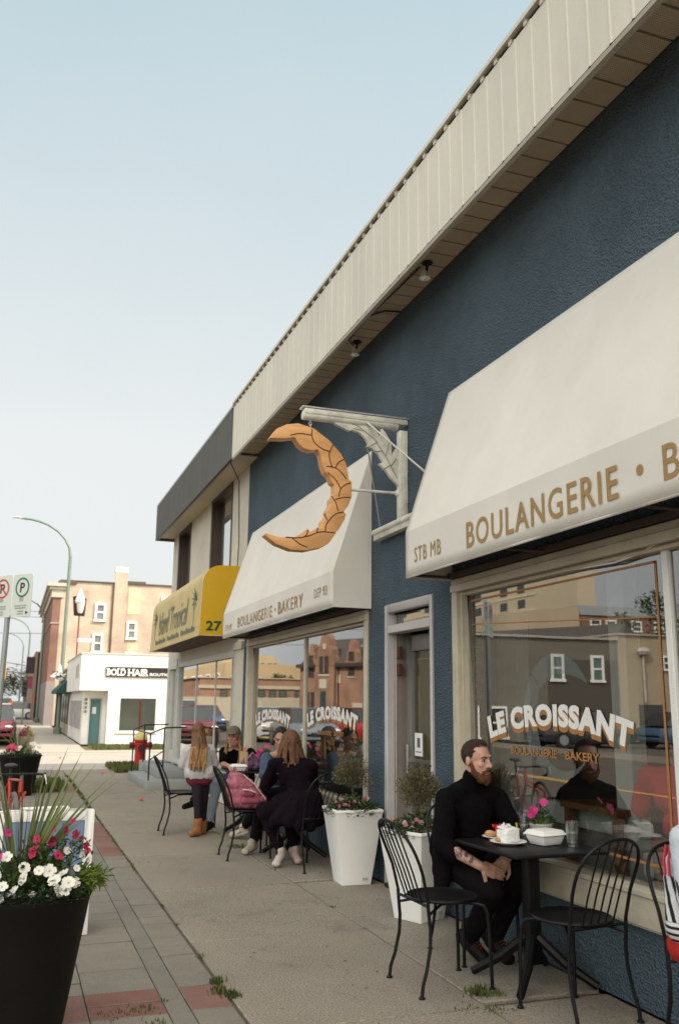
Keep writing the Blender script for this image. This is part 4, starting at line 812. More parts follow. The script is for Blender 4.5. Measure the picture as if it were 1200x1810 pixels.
# ------------------------------------------------------------ cars
def car_proto(colr, name_, label, van=False):
    t = thing('parked_car', label, 'car', (0, 0, 0), 'cars on the street')
    f = MB(); L, Wd = 4.4, .88
    st = [(-2.2, .35, .62, .70), (-2.12, .28, .80, .80), (-1.2, .22, .92, .88), (0, .2, .92, .88), (1.1, .22, .90, .88), (2.0, .26, .78, .82), (2.2, .34, .60, .70)]
    if van: st = [(a, b_, c*1.12, d_) for a, b_, c, d_ in st]
    n = 8
    for (y, zl, zh, hw) in st:
        for (x, z) in ((-hw*.96, zl), (-hw, zl+.18), (-hw, zh-.16), (-hw*.88, zh), (hw*.88, zh), (hw, zh-.16), (hw, zl+.18), (hw*.96, zl)): f.v.append((x, y, z))
    for i in range(len(st)-1):
        for j in range(n): a = i*n; f.f.append((a+j, a+(j+1) % n, a+n+(j+1) % n, a+n+j)); f.m.append(0)
    f.f.append(tuple(range(n))); f.f.append(tuple(reversed(range((len(st)-1)*n, len(st)*n)))); f.m += [0, 0]
    zh = 1.0 if van else .9; zr = 1.72 if van else 1.42
    rf_ = [(-.62, -1.25 if not van else -1.8, zr), (.62, -1.25 if not van else -1.8, zr), (.62, .35, zr), (-.62, .35, zr)]
    f.add([(x, y, z) for x, y, z in rf_] + [(x*1.02, y, z+.03) for x, y, z in rf_], [(0, 1, 2, 3), (4, 5, 6, 7), (0, 4, 5, 1), (1, 5, 6, 2), (2, 6, 7, 3), (3, 7, 4, 0)])
    f.build('body', mat('car_paint_'+name_, colr, .25, .05, 2, spec=.6), t, smooth=True, auto=35)
    f = MB(); b0 = [(-.80, -1.95 if not van else -2.1, zh), (.80, -1.95 if not van else -2.1, zh), (.80, 1.15, zh-.02), (-.80, 1.15, zh-.02)]
    f.add(b0 + rf_, [(0, 1, 5, 4), (1, 2, 6, 5), (2, 3, 7, 6), (3, 0, 4, 7)]); f.build('window', mat('car_glass', (.02, .025, .028), .08, .1, 2, spec=.8), t)
    for sx in (-1, 1):
        for y in (-1.35, 1.35):
            f = MB(); f.tube([(sx*.74, y, .33), (sx*.90, y, .33)], .33, 16); wh = f.build('wheel', mat('tyre', (.015, .015, .015), .8), t)
            f = MB(); f.tube([(sx*.9, y, .33), (sx*.91, y, .33)], .2, 12); f.build('rim', mat('alloy', (.45, .45, .45), .35, metal=.9), wh)
        f = MB(); f.ball((sx*.62, 2.08, .66), (.16, .1, .07), 8); f.build('headlight', mat('headlight', (.7, .7, .68), .1), t)
    f = MB(); f.box(-.4, .4, 2.19, 2.215, .42, .56); f.build('grille', M_IRON, t)
    return t
PC = dict(silver=(.45, .46, .47), grey=(.16, .19, .22), red=(.38, .02, .02), dark=(.03, .03, .035), white=(.65, .65, .63), maroon=(.16, .02, .03), blue=(.05, .09, .16))
protos = {k: None for k in PC}
def car(kind, x, y, label, rz=0, van=False):
    key = kind+str(van)
    t = car_proto(PC[kind], kind, label, van)
    t.location = (x, y, -.125); t.rotation_euler = (0, 0, rz); t['label'] = label; return t
car('silver', -4.2, 39, 'silver car reflected in the left shop window, farther', R(180)); car('grey', -4.3, 33.8, 'blue grey car reflected beside the middle mullion', R(180)); car('red', -7.4, 35.5, 'bright red car reflected at the right of the left window', R(180))
car('dark', -15.2, 31.5, 'dark car parked before the grey brown building, reflected', R(90)); car('blue', -19.6, 30.2, 'dark blue car parked before the tan building across the street', R(90))
car('blue', -4.2, 52, 'blue car reflected in the cream shop window', R(180)); car('white', -4.2, 59, 'white van behind the blue car, in the reflection', R(180), True)
for i, (k, x, y, l) in enumerate([('maroon', -.62, 37.5, 'maroon car parked nearest along the kerb at the left edge'), ('white', -.62, 43, 'white car parked behind the nearest maroon kerbside car'), ('silver', -.60, 48.5, 'silver car in the row along the kerb'), ('dark', -.6, 54, 'dark car farther along the kerb row'), ('white', -.6, 63, 'white van far along the kerb row'), ('silver', -1.2, 68, 'pale car at the far crossing'), ('white', .2, 82, 'white car crossing at the far junction')]):
    car(k, x, y, l, R(180) if i < 6 else R(90), 'van' in l)
# ------------------------------------------------------------ far side of the street, seen in the glass
def win_set(parent, xs, spots, frame, pane, w_=.1):
    for (y0, y1, z0, z1) in spots:
        f = MB(); f.box(xs, xs+.06, y0, y0+w_, z0, z1); f.box(xs, xs+.06, y1-w_, y1, z0, z1); f.box(xs, xs+.06, y0+w_, y1-w_, z1-w_, z1); f.box(xs, xs+.08, y0-.05, y1+.05, z0, z0+w_); f.box(xs, xs+.05, y0+w_, y1-w_, (z0+z1)/2-.04, (z0+z1)/2+.04)
        wn = f.build('window', frame, parent); f = MB(); f.box(xs, xs+.02, y0+w_, y1-w_, z0+w_, z1-w_); f.build('pane', pane, wn)
M_DP = mat('dark_pane', (.05, .06, .06), .15, .3, 2); M_GREEN_P = mat('green_pane', (.10, .16, .14), .15, .3, 2)
def win_y(parent, y, spots, frame, pane, w_=.1):
    for (x0, x1, z0, z1) in spots:
        f = MB(); f.box(x0, x0+w_, y-.06, y, z0, z1); f.box(x1-w_, x1, y-.06, y, z0, z1); f.box(x0+w_, x1-w_, y-.06, y, z1-w_, z1); f.box(x0-.05, x1+.05, y-.08, y, z0-.0, z0+w_); f.box(x0+w_, x1-w_, y-.05, y, (z0+z1)/2-.04, (z0+z1)/2+.04)
        wn = f.build('window', frame, parent); f = MB(); f.box(x0+w_, x1-w_, y-.02, y, z0+w_, z1-w_); f.build('pane', pane, wn)
t = thing('grey_building', 'grey brown sided building across the street with two white framed windows', 'building', (-15, 36, 0))
f = MB(); f.box(-19.04, -10.7, 34, 44, 0, 4.40); f.build('wall', mat('grey_siding', (.155, .14, .115), .8, .15, .8, stretch=(1, 1, 6)), t)
f = MB(); f.box(-19.02, -15.4, 33.985, 34, .0, 3.5); f.build('dark_cladding', mat('dark_cladding', (.085, .075, .062), .8, .12, 1, stretch=(1, 1, 8)), t)
win_y(t, 33.985, [(-16.23, -15.57, 2.53, 3.72), (-18.28, -17.6, 2.53, 3.72)], M_WPAINT, M_GREEN_P, .12); win_y(t, 34, [(-13.35, -12.46, .1, 1.46), (-12.0, -11.2, .1, 1.46)], M_WPAINT, M_DP, .10)
f = MB(); f.box(-19.06, -10.6, 33.9, 44.1, 4.40, 4.50); f.build('roof', mat('metal_coping', (.36, .35, .31), .5), t)
t = thing('tan_building', 'tan rendered building with drainpipe beside the grey brown building', 'building', (-23, 36, 0))
f = MB(); f.box(-31, -19.06, 33.9, 46, 0, 4.66); f.build('wall', mat('tan_render', (.36, .29, .20), .85, .12, .8), t); win_y(t, 33.9, [(-22.0, -21.4, 3.1, 3.8), (-26, -25, 3.0, 3.9)], M_WPAINT, M_DP)
f = MB(); f.tube([(-20.3, 33.8, 1.7), (-20.3, 33.8, 3.8)], .06, 6); f.ball((-20.3, 33.75, 3.95), (.35, .2, .2), 8); f.build('drainpipe', mat('pipe_pale', (.45, .42, .36), .6), t)
f = MB(); f.box(-21.4, -20.0, 33.85, 33.9, 0, 1.6); f.box(-24.5, -22.5, 33.85, 33.9, .6, 1.9); f.build('door', mat('dark_shopfront', (.06, .055, .05), .4), t)
f = MB(); f.box(-31.1, -19.0, 33.8, 46.1, 4.66, 4.74); f.build('roof', M_CONC2, t)
t = thing('red_brick_block', 'red brick block with grey roof band rising behind the grey building', 'building', (-40, 60, 0))
f = MB(); f.box(-50, -35.1, 60, 76, 0, 8.55); f.build('wall', M_RED, t); f = MB(); f.box(-50.1, -35.05, 59.9, 76.1, 8.55, 9.3); f.build('roof', mat('roof_blue_grey', (.30, .34, .35), .5, .1, 1), t)
win_y(t, 60, [(x, x+1.0, 7.35, 8.25) for x in (-37.1, -38.6, -41.0, -43.2, -45.5, -48)], M_WPAINT, M_DP, .12)
f = MB(); f.prism([(-35.0, 59.8, 0), (-35.0, 59.8, 9.15), (-28.5, 59.8, 8.4), (-28.5, 59.8, 0)], (0, 14, 0)); tag(f.build('tan_block', mat('tan_panel', (.44, .36, .25), .8, .08, .4)), 'plain tan block between the tower and the red brick block', 'building')
t = thing('apartment_tower', 'tall pale tower with rows of square windows', 'building', (-64, 130, 0))
f = MB(); f.box(-65.5, -62.7, 100, 175, 0, 24); f.build('wall', mat('tower_panel', (.54, .46, .33), .8, .06, .3), t)
for zz in (11.0, 13.2, 15.4, 17.6, 19.8):
    for y in (113, 118, 126, 131, 140, 145, 155): f = MB(); f.box(-62.7, -62.65, y, y+2.0, zz, zz+1.2); f.build('window', M_DP, t)
    f = MB(); f.box(-62.7, -62.6, 110, 172, zz-.6, zz-.35); f.build('floor_band', mat('tower_band', (.62, .55, .42), .8), t)
def tree(x, y, h, r_, lab, lc=((.045, .065, .018), (.075, .095, .03)), n=1500, ls=.34):
    t = thing('tree', lab, 'tree', (x, y, 0)); f = MB(); f.tube([(x, y, 0), (x+.1, y, h*.3), (x, y+.1, h*.6)], [.22, .16, .08], 8)
    for k in range(7):
        a = k*.9; f.tube([(x+.05, y, h*(.3+.03*k)), (x+math.cos(a)*r_*.5, y+math.sin(a)*r_*.5, h*(.5+.04*k))], [.07, .02], 5)
    f.build('trunk', mat('bark', (.06, .045, .035), .9, .3, 4), t); f = MB()
    cl = [(V((random.gauss(0, .5), random.gauss(0, .5), random.gauss(0, .4)))*r_, r_*random.uniform(.3, .5)) for _ in range(14)]
    for k in range(n):
        c, cr_ = cl[k % len(cl)]; d_ = V((random.gauss(0, 1), random.gauss(0, 1), random.gauss(0, 1))).normalized()*cr_*random.random()**.35
        p = V((x, y, h*.68)) + c + d_; f.leaf(p, (random.gauss(0, 1), random.gauss(0, 1), random.gauss(0, .6)), (0, 0, 1), ls, ls*.6, (k//7) % 2)
    f.build('crown', [mat('leaf_%d' % int(lc[0][1]*1000), lc[0], .7), mat('leafl_%d' % int(lc[1][1]*1000), lc[1], .7)], t)
tree(-31, 45.5, 7.6, 2.3, 'leafy tree beside the red brick block in the reflection'); tree(-21.8, 100, 5.0, 1.7, 'bushy tree before the tan office, reflected in left window')
# gabled brick house, set at an angle to the street
gbn = thing('gabled_brick_building', 'old red brick building opposite with stepped curved gables and slate roof', 'building', (0, 0, 0)); t = gbn
M_RB2 = brick_mat('orange_brick', (.255, .125, .08), (.30, .155, .10), (.32, .23, .17))
def gable(f, yc, hw, z0, zt, x=0, d=.4):
    pr = [(hw, z0), (hw, z0+.10*(zt-z0)), (hw*.80, z0+.30*(zt-z0)), (hw*.74, z0+.48*(zt-z0)), (hw*.50, z0+.62*(zt-z0)), (hw*.42, z0+.82*(zt-z0)), (hw*.26, z0+.95*(zt-z0)), (0, zt)]
    poly = [(x, yc-a, z) for a, z in pr] + [(x, yc+a, z) for a, z in reversed(pr[:-1])]; f.prism(poly, (-d, 0, 0))
f = MB(); f.box(-9, 0, -6, 18.5, 0, 4.2)
f.box(0, .25, 14.75, 16.75, 0, 4.2); gable(f, 15.75, 1.0, 4.2, 6.5, .25, .7); gable(f, 17.3, .5, 4.2, 5.8, .06, .5); gable(f, 13.25, .62, 4.2, 5.95, .06, .5); gable(f, 9.0, .62, 4.2, 5.95, .06, .5); gable(f, 5.0, .62, 4.2, 5.95, .06, .5); f.build('wall', M_RB2, t)
f = MB(); f.prism([(.28, -6, 4.15), (-2.6, -6, 6.25), (-9, -6, 4.15)], (0, 24.5, 0)); f.build('roof', M_TILE, t)
f = MB(); f.box(0, .32, -6, 14.7, 4.05, 4.3); f.box(0, .32, 16.8, 18.6, 4.05, 4.3); f.build('eave', mat('eave_dark', (.05, .04, .035), .8), t)
MBF = mat('brown_frame', (.09, .06, .05), .6)
win_set(t, .25, [(15.3, 15.68, 3.6, 4.85), (15.85, 16.25, 3.6, 4.85)], MBF, M_DP, .06); win_set(t, .06, [(13.0, 13.5, 4.5, 5.1), (17.1, 17.5, 4.4, 4.95), (8.7, 9.3, 4.5, 5.1)], MBF, M_DP, .06); win_set(t, 0, [(13.0, 13.6, 3.4, 4.0), (17.1, 17.6, 3.4, 4.0), (10.5, 11.1, 3.4, 4.0), (17.0, 17.3, 1.0, 2.3), (17.45, 17.8, 1.0, 2.3), (9.6, 11.9, 1.5, 2.5)], MBF, M_DP, .06)
f = MB(); f.box(.25, .30, 15.45, 16.25, 2.55, 3.2); f.box(.25, .31, 15.2, 16.35, 3.42, 3.56); f.box(.25, .28, 15.6, 15.9, 5.35, 5.75); f.box(0, .05, 14.3, 14.6, 2.9, 3.5); f.box(0, .06, 12.9, 13.7, 3.28, 3.38); f.box(0, .06, 11.8, 13.15, 1.25, 1.55); f.build('stone_panel', mat('pale_stone', (.50, .45, .36), .8), t)
f = MB(); f.box(.25, .29, 15.55, 16.1, 0, 2.35); f.build('door', mat('dark_green_door', (.03, .07, .07), .4), t)
f = MB(); f.tube([(.06, 14.5, 0), (.06, 14.5, 4.1)], .04, 6); f.build('drainpipe', M_IRON, t)
gbn.location = (-22, 48, 0); gbn.rotation_euler = (0, 0, -math.atan2(.45, .893))
t = thing('long_low_building', 'long low brick building opposite with pale band and pale base', 'building', (-13, 80, 0))
f = MB(); f.box(-18.5, -8.5, 76, 92, 1.95, 3.5); f.build('wall', M_RB2, t); f = MB(); f.box(-18.5, -8.4, 75.95, 92, 0, 1.95); f.box(-18.5, -8.4, 75.9, 76, 2.64, 2.92); f.box(-18.6, -8.3, 75.9, 92.1, 3.5, 3.58); f.build('band', mat('pale_band', (.46, .41, .30), .8, .1, .5), t)
win_y(t, 76, [(x, x+.62, 1.97, 2.55) for x in (-10.9, -12.4, -14.05, -15.1, -16.0, -17.4)], mat('brown_frame', (.09, .06, .05), .6), M_GREEN_P, .06)
t = thing('tan_office', 'tan office block with strip windows far across the street', 'building', (-50, 230, 0))
f = MB(); f.box(-56.3, -42, 220, 250, 0, 12.1); f.box(-55.4, -51.5, 220, 240, 12.1, 13.1); f.build('wall', mat('office_tan', (.50, .39, .23), .8, .06, .2), t)
win_y(t, 220, [(x, x+1.2, zz, zz+.9) for x in (-52.8, -54.6, -56.1, -50.5, -48) for zz in (10.35, 7.5)], mat('office_frame', (.4, .3, .18), .7), M_GREEN_P, .1)
t = thing('tan_shop_row', 'row of tan and brick shops reflected in the cream shop window', 'building', (-16, 115, 0))
f = MB(); f.box(-26, -16, 100.1, 150, 2.2, 5.8); f.build('wall', mat('shop_tan', (.46, .34, .20), .8, .15, .3), t); f = MB(); f.box(-26, -15.9, 100.1, 150, 0, 2.2); f.build('shopfront', mat('shopfront_mix', (.33, .24, .17), .6, .6, .35), t); f = MB(); f.box(-15.95, -15.85, 100.2, 124, 2.1, 2.6); f.build('band', M_WHITE, t); win_set(t, -16, [(y, y+2.2, 3.4, 4.8) for y in (103, 108, 113, 118, 124, 130)], M_WPAINT, M_DP, .15)
f = MB()
for z in (6.9, 7.6, 8.0): f.tube([(-9.5, -10, z), (-9.5, 20, z-.35), (-9.5, 50, z), (-9.5, 85, z-.4), (-9.5, 120, z)], .025, 4)
tag(f.build('overhead_wire', M_IRON), 'overhead wires along the far kerb reflected in the windows', 'wire')
# ------------------------------------------------------------ bistro chairs
def make_chair():
    t = thing('bistro_chair', '', 'chair', (0, 0, 0), 'black wire bistro chairs')
    b = MB(); b.lathe([(.02, .452), (.12, .450), (.18, .454), (.198, .462), (.203, .455), (.198, .447), (.12, .438), (.02, .440)], (0, 0, 0), 36, cap=True); b.build('seat', M_BLACK, t, smooth=True)
    for s in (-1, 1):
        b = MB(); pts = [(.06, .10*s, .432), (.13, .145*s, .432), (.168, .165*s, .422), (.185, .175*s, .385), (.192, .18*s, .30), (.20, .185*s, .0)]
        b.tube(pts, [.009, .009, .0095, .0095, .0095, .010], 8); b.lathe([(.018, .0), (.018, .006), (.012, .012)], (.20, .185*s, 0), 10); b.build('leg', M_BLACK, t, smooth=True)
        b = MB(); pts = [(-.185, .185*s, .47), (-.183, .185*s, .43), (-.172, .187*s, .33), (-.175, .19*s, .24), (-.20, .195*s, .13), (-.225, .20*s, .06), (-.232, .20*s, .0)]
        b.tube(pts, .0098, 8); b.lathe([(.018, .0), (.018, .006), (.012, .012)], (-.232, .20*s, 0), 10); b.build('leg', M_BLACK, t, smooth=True)
    b = MB(); n = 26; pts = []
    for i in range(n+1):
        a = math.pi*i/n; yy = 0; up = max(0, math.sin(a))**.52
        wd = .185 + .035*math.sin(a)*2*abs(math.cos(a)); zz = .47 + .40*up; cs_ = -math.cos(a); pts.append((-.185-.165*(up**1.5), math.copysign(abs(cs_)**.85, cs_)*wd, zz))
    pts = [(-.185, -.185, .44)] + pts + [(-.185, .185, .44)]
    b.tube(pts, .0088, 8); b.build('back_frame', M_BLACK, t, smooth=True)
    b = MB()
    for y in (-.105, -.052, 0, .052, .105):
        u = (1-(y/.205)**2)**.5; up = u**.52
        b.tube([(-.176, y*.95, .44), (-.205-.03*up, y*1.0, .60), (-.185-.165*(up**1.5), y*1.02, .47+.40*up)], .0048, 6)
    b.tube([(-.185, -.185, .442), (-.176, -.09, .44), (-.174, 0, .44), (-.176, .09, .44), (-.185, .185, .442)], .008, 6); b.build('spindle', M_BLACK, t, smooth=True)
    for s in (-1, 1): b = MB(); b.tube([(-.18, .186*s, .40), (-.06, .10*s, .432), (.06, .10*s, .432)], .008, 6); b.build('seat_rail', M_BLACK, t, smooth=True)
    return t
chair0 = make_chair(); _first = [True]
def chair(x, y, ang, label):
    o = chair0 if _first[0] else copy_tree(chair0); _first[0] = False
    o.location = (x, y, 0); o.rotation_euler = (0, 0, R(ang)); o['label'] = label; return o
chair(2.36, 4.83, 2, 'empty black bistro chair nearest the pavement, before the white planter')
chair(2.80, 5.27, -90, 'black bistro chair the bearded man sits on')
chair(2.77, 4.18, 99, 'black bistro chair with its back to the camera, in front of the table')
chair(3.00, 3.34, -93, 'black bistro chair at the right edge carrying the striped jacket')
chair(2.00, 11.02, 0, 'black bistro chair at the far left end beside the standing girl')
chair(2.32, 9.15, 0, 'black bistro chair holding the pink backpack')
chair(2.70, 8.40, 112, 'black bistro chair the woman in the purple coat sits on')
chair(2.72, 11.22, 205, 'black bistro chair under the woman with the cap')
chair(2.92, 9.95, -100, 'black bistro chair under the denim jacket, against the window')
# ------------------------------------------------------------ tables
def table(x, y, w, d, rz, label):
    t = thing('cafe_table', label, 'table', (x, y, 0), 'black cafe tables', rz); m = Matrix.Rotation(rz, 3, 'Z'); c = V((x, y, 0))
    def rel(b, name, **k):
        o = b.build(name, M_BLACK, None, **k); o.parent = t; return o
    b = MB(); b.box(-w/2, w/2, -d/2, d/2, .705, .725); rel(b, 'tabletop', bevel=.006)
    b = MB(); b.box(-.15, .15, -.15, .15, .692, .705); b.box(-.038, .038, -.038, .038, .10, .692); rel(b, 'column', bevel=.005)
    for s in ((1, 1), (1, -1), (-1, 1), (-1, -1)):
        b = MB(); b.tube([(.02*s[0], .02*s[1], .24), (.12*s[0], .13*s[1], .12), (.245*s[0], .245*s[1], .022)], [.030, .028, .022], 8); rel(b, 'foot', smooth=True)
    return t
table(2.845, 4.69, .60, .66, R(2), 'black square cafe table with food in front of the bearded man')
table(2.72, 10.60, .60, .62, R(-2), 'black cafe table at the far group by the cap woman')
table(2.80, 9.08, .56, .62, R(3), 'black cafe table between the purple coat and the denim jacket')
# ------------------------------------------------------------ things on the tables
M_CER = mat('white_ceramic', (.74, .73, .70), .25, .03, 5); M_FOAM = mat('white_pulp', (.74, .73, .70), .7, .04, 8, .1, 200)
TZ = .726
def plate(x, y, r, lab):
    b = MB(); b.lathe([(r*.55, 0), (r*.6, .004), (r*.95, .014), (r, .017), (r*.97, .019), (r*.6, .010), (r*.05, .009)], (x, y, TZ), 32); return tag(b.build('plate', M_CER, smooth=True), lab, 'plate')
plate(2.735, 4.735, .105, 'white plate with wrapped white parcel on the near table'); plate(2.77, 4.93, .085, 'smaller white plate with fruit pastries on the near table')
b = MB(); b.obox((2.735, 4.735, TZ+.045), (.10, .085, .068), R(15)); b.obox((2.74, 4.74, TZ+.085), (.10, .09, .012), R(20), Matrix.Rotation(R(18), 3, 'Z') @ Matrix.Rotation(R(8), 3, 'X'))
for k in range(8): b.leaf((2.735+random.gauss(0, .02), 4.735+random.gauss(0, .02), TZ+.088), (random.gauss(0, .6), random.gauss(0, .6), .9), (1, 0, 0), .03, .025)
tag(b.build('paper_parcel', mat('crumpled_paper', (.76, .75, .74), .8, .05, 20, .5, 60), bevel=.012), 'pastry wrapped in crumpled white paper on the plate', 'parcel')
b = MB(); b.ball((2.78, 4.735, TZ+.022), (.025, .03, .016), 8); b.ball((2.68, 4.75, TZ+.022), (.02, .02, .014), 8); tag(b.build('pastry', mat('baked_pastry', (.38, .2, .06), .6, .3, 30), smooth=True), 'golden pastry peeping from the white paper parcel', 'pastry')
b = MB(); b.ball((2.725, 4.925, TZ+.03), (.035, .035, .022), 10, 0); b.ball((2.775, 4.905, TZ+.032), (.032, .03, .024), 10, 0); b.ball((2.80, 4.95, TZ+.028), (.03, .035, .02), 10, 0)
for k in range(5): b.ball((2.765+.016*k, 4.93+random.gauss(0, .012), TZ+.052+.006*k*(k < 4)), (.014, .014, .014), 8, 1)
for k in range(9): b.leaf((2.78+random.gauss(0, .02), 4.93, TZ+.06), (random.gauss(0, .6), random.gauss(0, .5), .7), (1, 0, 0), .035, .02, 1)
b.ball((2.765, 4.895, TZ+.05), (.022, .014, .016), 8, 1)
tag(b.build('fruit_tart', [mat('peach_pastry', (.50, .27, .12), .5, .25, 25), mat('strawberry_red', (.48, .03, .018), .35, .2, 30)], smooth=True), 'peach coloured tart topped with red berries beside the man', 'tart')
def clamshell(x, y, rz, lab, s=1.):
    t = thing('takeout_box', lab, 'takeout box', (x, y, TZ), 'white takeout boxes', 0)
    b = MB(); m = Matrix.Rotation(rz, 3, 'Z'); c = V((x, y, TZ))
    def ring(hx, hy, z): return [tuple(c + m @ V((sx*hx*s, sy*hy*s, z*s))) for sx, sy in ((-1, -1), (1, -1), (1, 1), (-1, 1))]
    def stack(b, rs):
        vs = [p for r_ in rs for p in ring(*r_)]; n = len(rs)
        b.add(vs, [(4*i+j, 4*i+(j+1) % 4, 4*i+4+(j+1) % 4, 4*i+4+j) for i in range(n-1) for j in range(4)] + [(3, 2, 1, 0), tuple(4*(n-1)+j for j in range(4))])
    stack(b, [(.066, .056, .001), (.085, .075, .052)]); b.build('tray', M_FOAM, t, bevel=.006)
    b = MB(); stack(b, [(.094, .084, .054), (.094, .084, .060), (.088, .078, .062), (.078, .068, .078), (.07, .06, .082)]); b.build('lid', M_FOAM, t, bevel=.005)
clamshell(2.935, 4.665, R(12), 'white clamshell takeout box on the near table'); clamshell(2.53, 10.44, 0, 'white takeout box on the far table before the cap woman', .95)
M_CLEAR = glass_mat('tumbler_glass', .13, (.93, .95, .94), .02)
def tumbler(x, y, lab, r=.038, h=.135):
    b = MB(); b.lathe([(r*.8, 0), (r, h), (r*.94, h), (r*.75, .02)], (x, y, TZ), 20); o = b.build('tumbler', M_CLEAR, smooth=True); tag(o, lab, 'glass', 'glass tumblers on the near table')
    b = MB(); b.lathe([(r*.74, .021), (r*.86, h*.55)], (x, y, TZ), 16); b.build('water', glass_mat('water_clear', .10, (.93, .95, .95), .0), o); return o
tumbler(3.045, 4.56, 'glass tumbler right of the white takeout box, nearest the window'); tumbler(2.95, 4.92, 'glass tumbler behind, left of the flower pot')
M_FOL = [mat('leaf_green', (.045, .085, .02), .6, .3, 8), mat('leaf_green_light', (.085, .135, .03), .6, .3, 8), mat('leaf_green_dark', (.022, .045, .016), .6, .3, 8)]
M_MAG = mat('magenta_petal', (.46, .012, .16), .55, .2, 12); M_WPET = mat('white_petal', (.62, .60, .54), .6, .06, 12); M_REDP = mat('crimson_petal', (.40, .018, .075), .55, .2, 12)
def flower(c, r, m, n=5, nrm=(0, -.5, .8), centre=None):
    b = MB(); nr = V(nrm).normalized(); u = nr.cross(V((0, 0, 1)) if abs(nr.z) < .95 else V((1, 0, 0))).normalized(); v = nr.cross(u); c = V(c); a0 = random.uniform(0, 1)
    for k in range(n):
        a = a0+6.283*k/n; d_ = u*math.cos(a)+v*math.sin(a); w_ = nr.cross(d_)
        b.add([c, c+d_*r*.5+w_*r*.48+nr*r*.12, c+d_*r*.95+w_*r*.35+nr*r*.22, c+d_*r+nr*r*.14, c+d_*r*.95-w_*r*.35+nr*r*.22, c+d_*r*.5-w_*r*.48+nr*r*.12], [(0, 1, 2, 3, 4, 5)], 0)
    b.ball(c+nr*r*.12, r*.16, 6, 1)
    return b, [m, centre or mat('flower_heart', (.30, .26, .06), .7)]
def flower_pot(x, y, lab, s=1., pot=None, nf=4):
    t = thing('flower_pot', lab, 'flower pot', (x, y, TZ), 'small flower pots on the tables')
    b = MB(); b.lathe([(.048*s, 0), (.058*s, .05*s), (.066*s, .085*s), (.070*s, .088*s), (.070*s, .098*s), (.062*s, .098*s), (.06*s, .08*s)], (x, y, TZ), 20); b.build('pot', pot or mat('stone_pot', (.36, .35, .32), .8, .2, 15, .3, 60), t, smooth=True)
    b = MB()
    for k in range(150):
        a = random.uniform(0, 6.28); e = random.random()**.6; p = (x+math.cos(a)*.07*s*e, y+math.sin(a)*.07*s*e, TZ+(.09+random.random()*.09*(1.2-e))*s)
        b.leaf(p, (math.cos(a)*e, math.sin(a)*e, random.uniform(.2, 1)), (0, 0, 1), .04*s, .016*s, random.randrange(3))
    for k in range(5): b.tube([(x, y, TZ+.08*s), (x+random.gauss(0, .03)*s, y+random.gauss(0, .03)*s, TZ+random.uniform(.18, .23)*s)], .002*s, 4, 1)
    b.build('foliage', M_FOL, t)
    for k in range(nf):
        dx = (-.075, -.06, .01, -.085)[k % 4]*s; bb_, ms = flower((x+dx, y-.02*s, TZ+(.155, .175, .215, .13)[k % 4]*s), .026*s, M_MAG, 6, (-.4+random.gauss(0, .3), -.7, .4+random.gauss(0, .3))); bb_.build('flower', ms, t)
flower_pot(2.995, 4.80, 'small stone pot with magenta flowers on the near table by the glass', 1.0, None, 3); flower_pot(2.92, 10.72, 'small pot with magenta flowers on the far table', 1.2)
# tablet, bags
b = MB(); b.obox((2.62, 8.98, TZ+.008), (.20, .27, .012), R(-6)); o = b.build('tablet', mat('tablet_grey', (.09, .09, .10), .25, .1, 5), bevel=.004); tag(o, 'thin grey tablet lying on the table before the purple coat', 'tablet')
b = MB(); b.obox((2.62, 8.98, TZ+.0147), (.175, .245, .0008), R(-6)); b.build('screen', mat('tablet_screen', (.02, .02, .024), .08), o)
b = MB(); b.obox((2.60, 10.5, TZ+.11), (.02, .20, .21), R(10)); tag(b.build('paper_bag', mat('kraft_paper', (.40, .27, .15), .8, .1, 8, .3, 30)), 'brown paper bag standing on the far table behind the white box', 'paper bag')
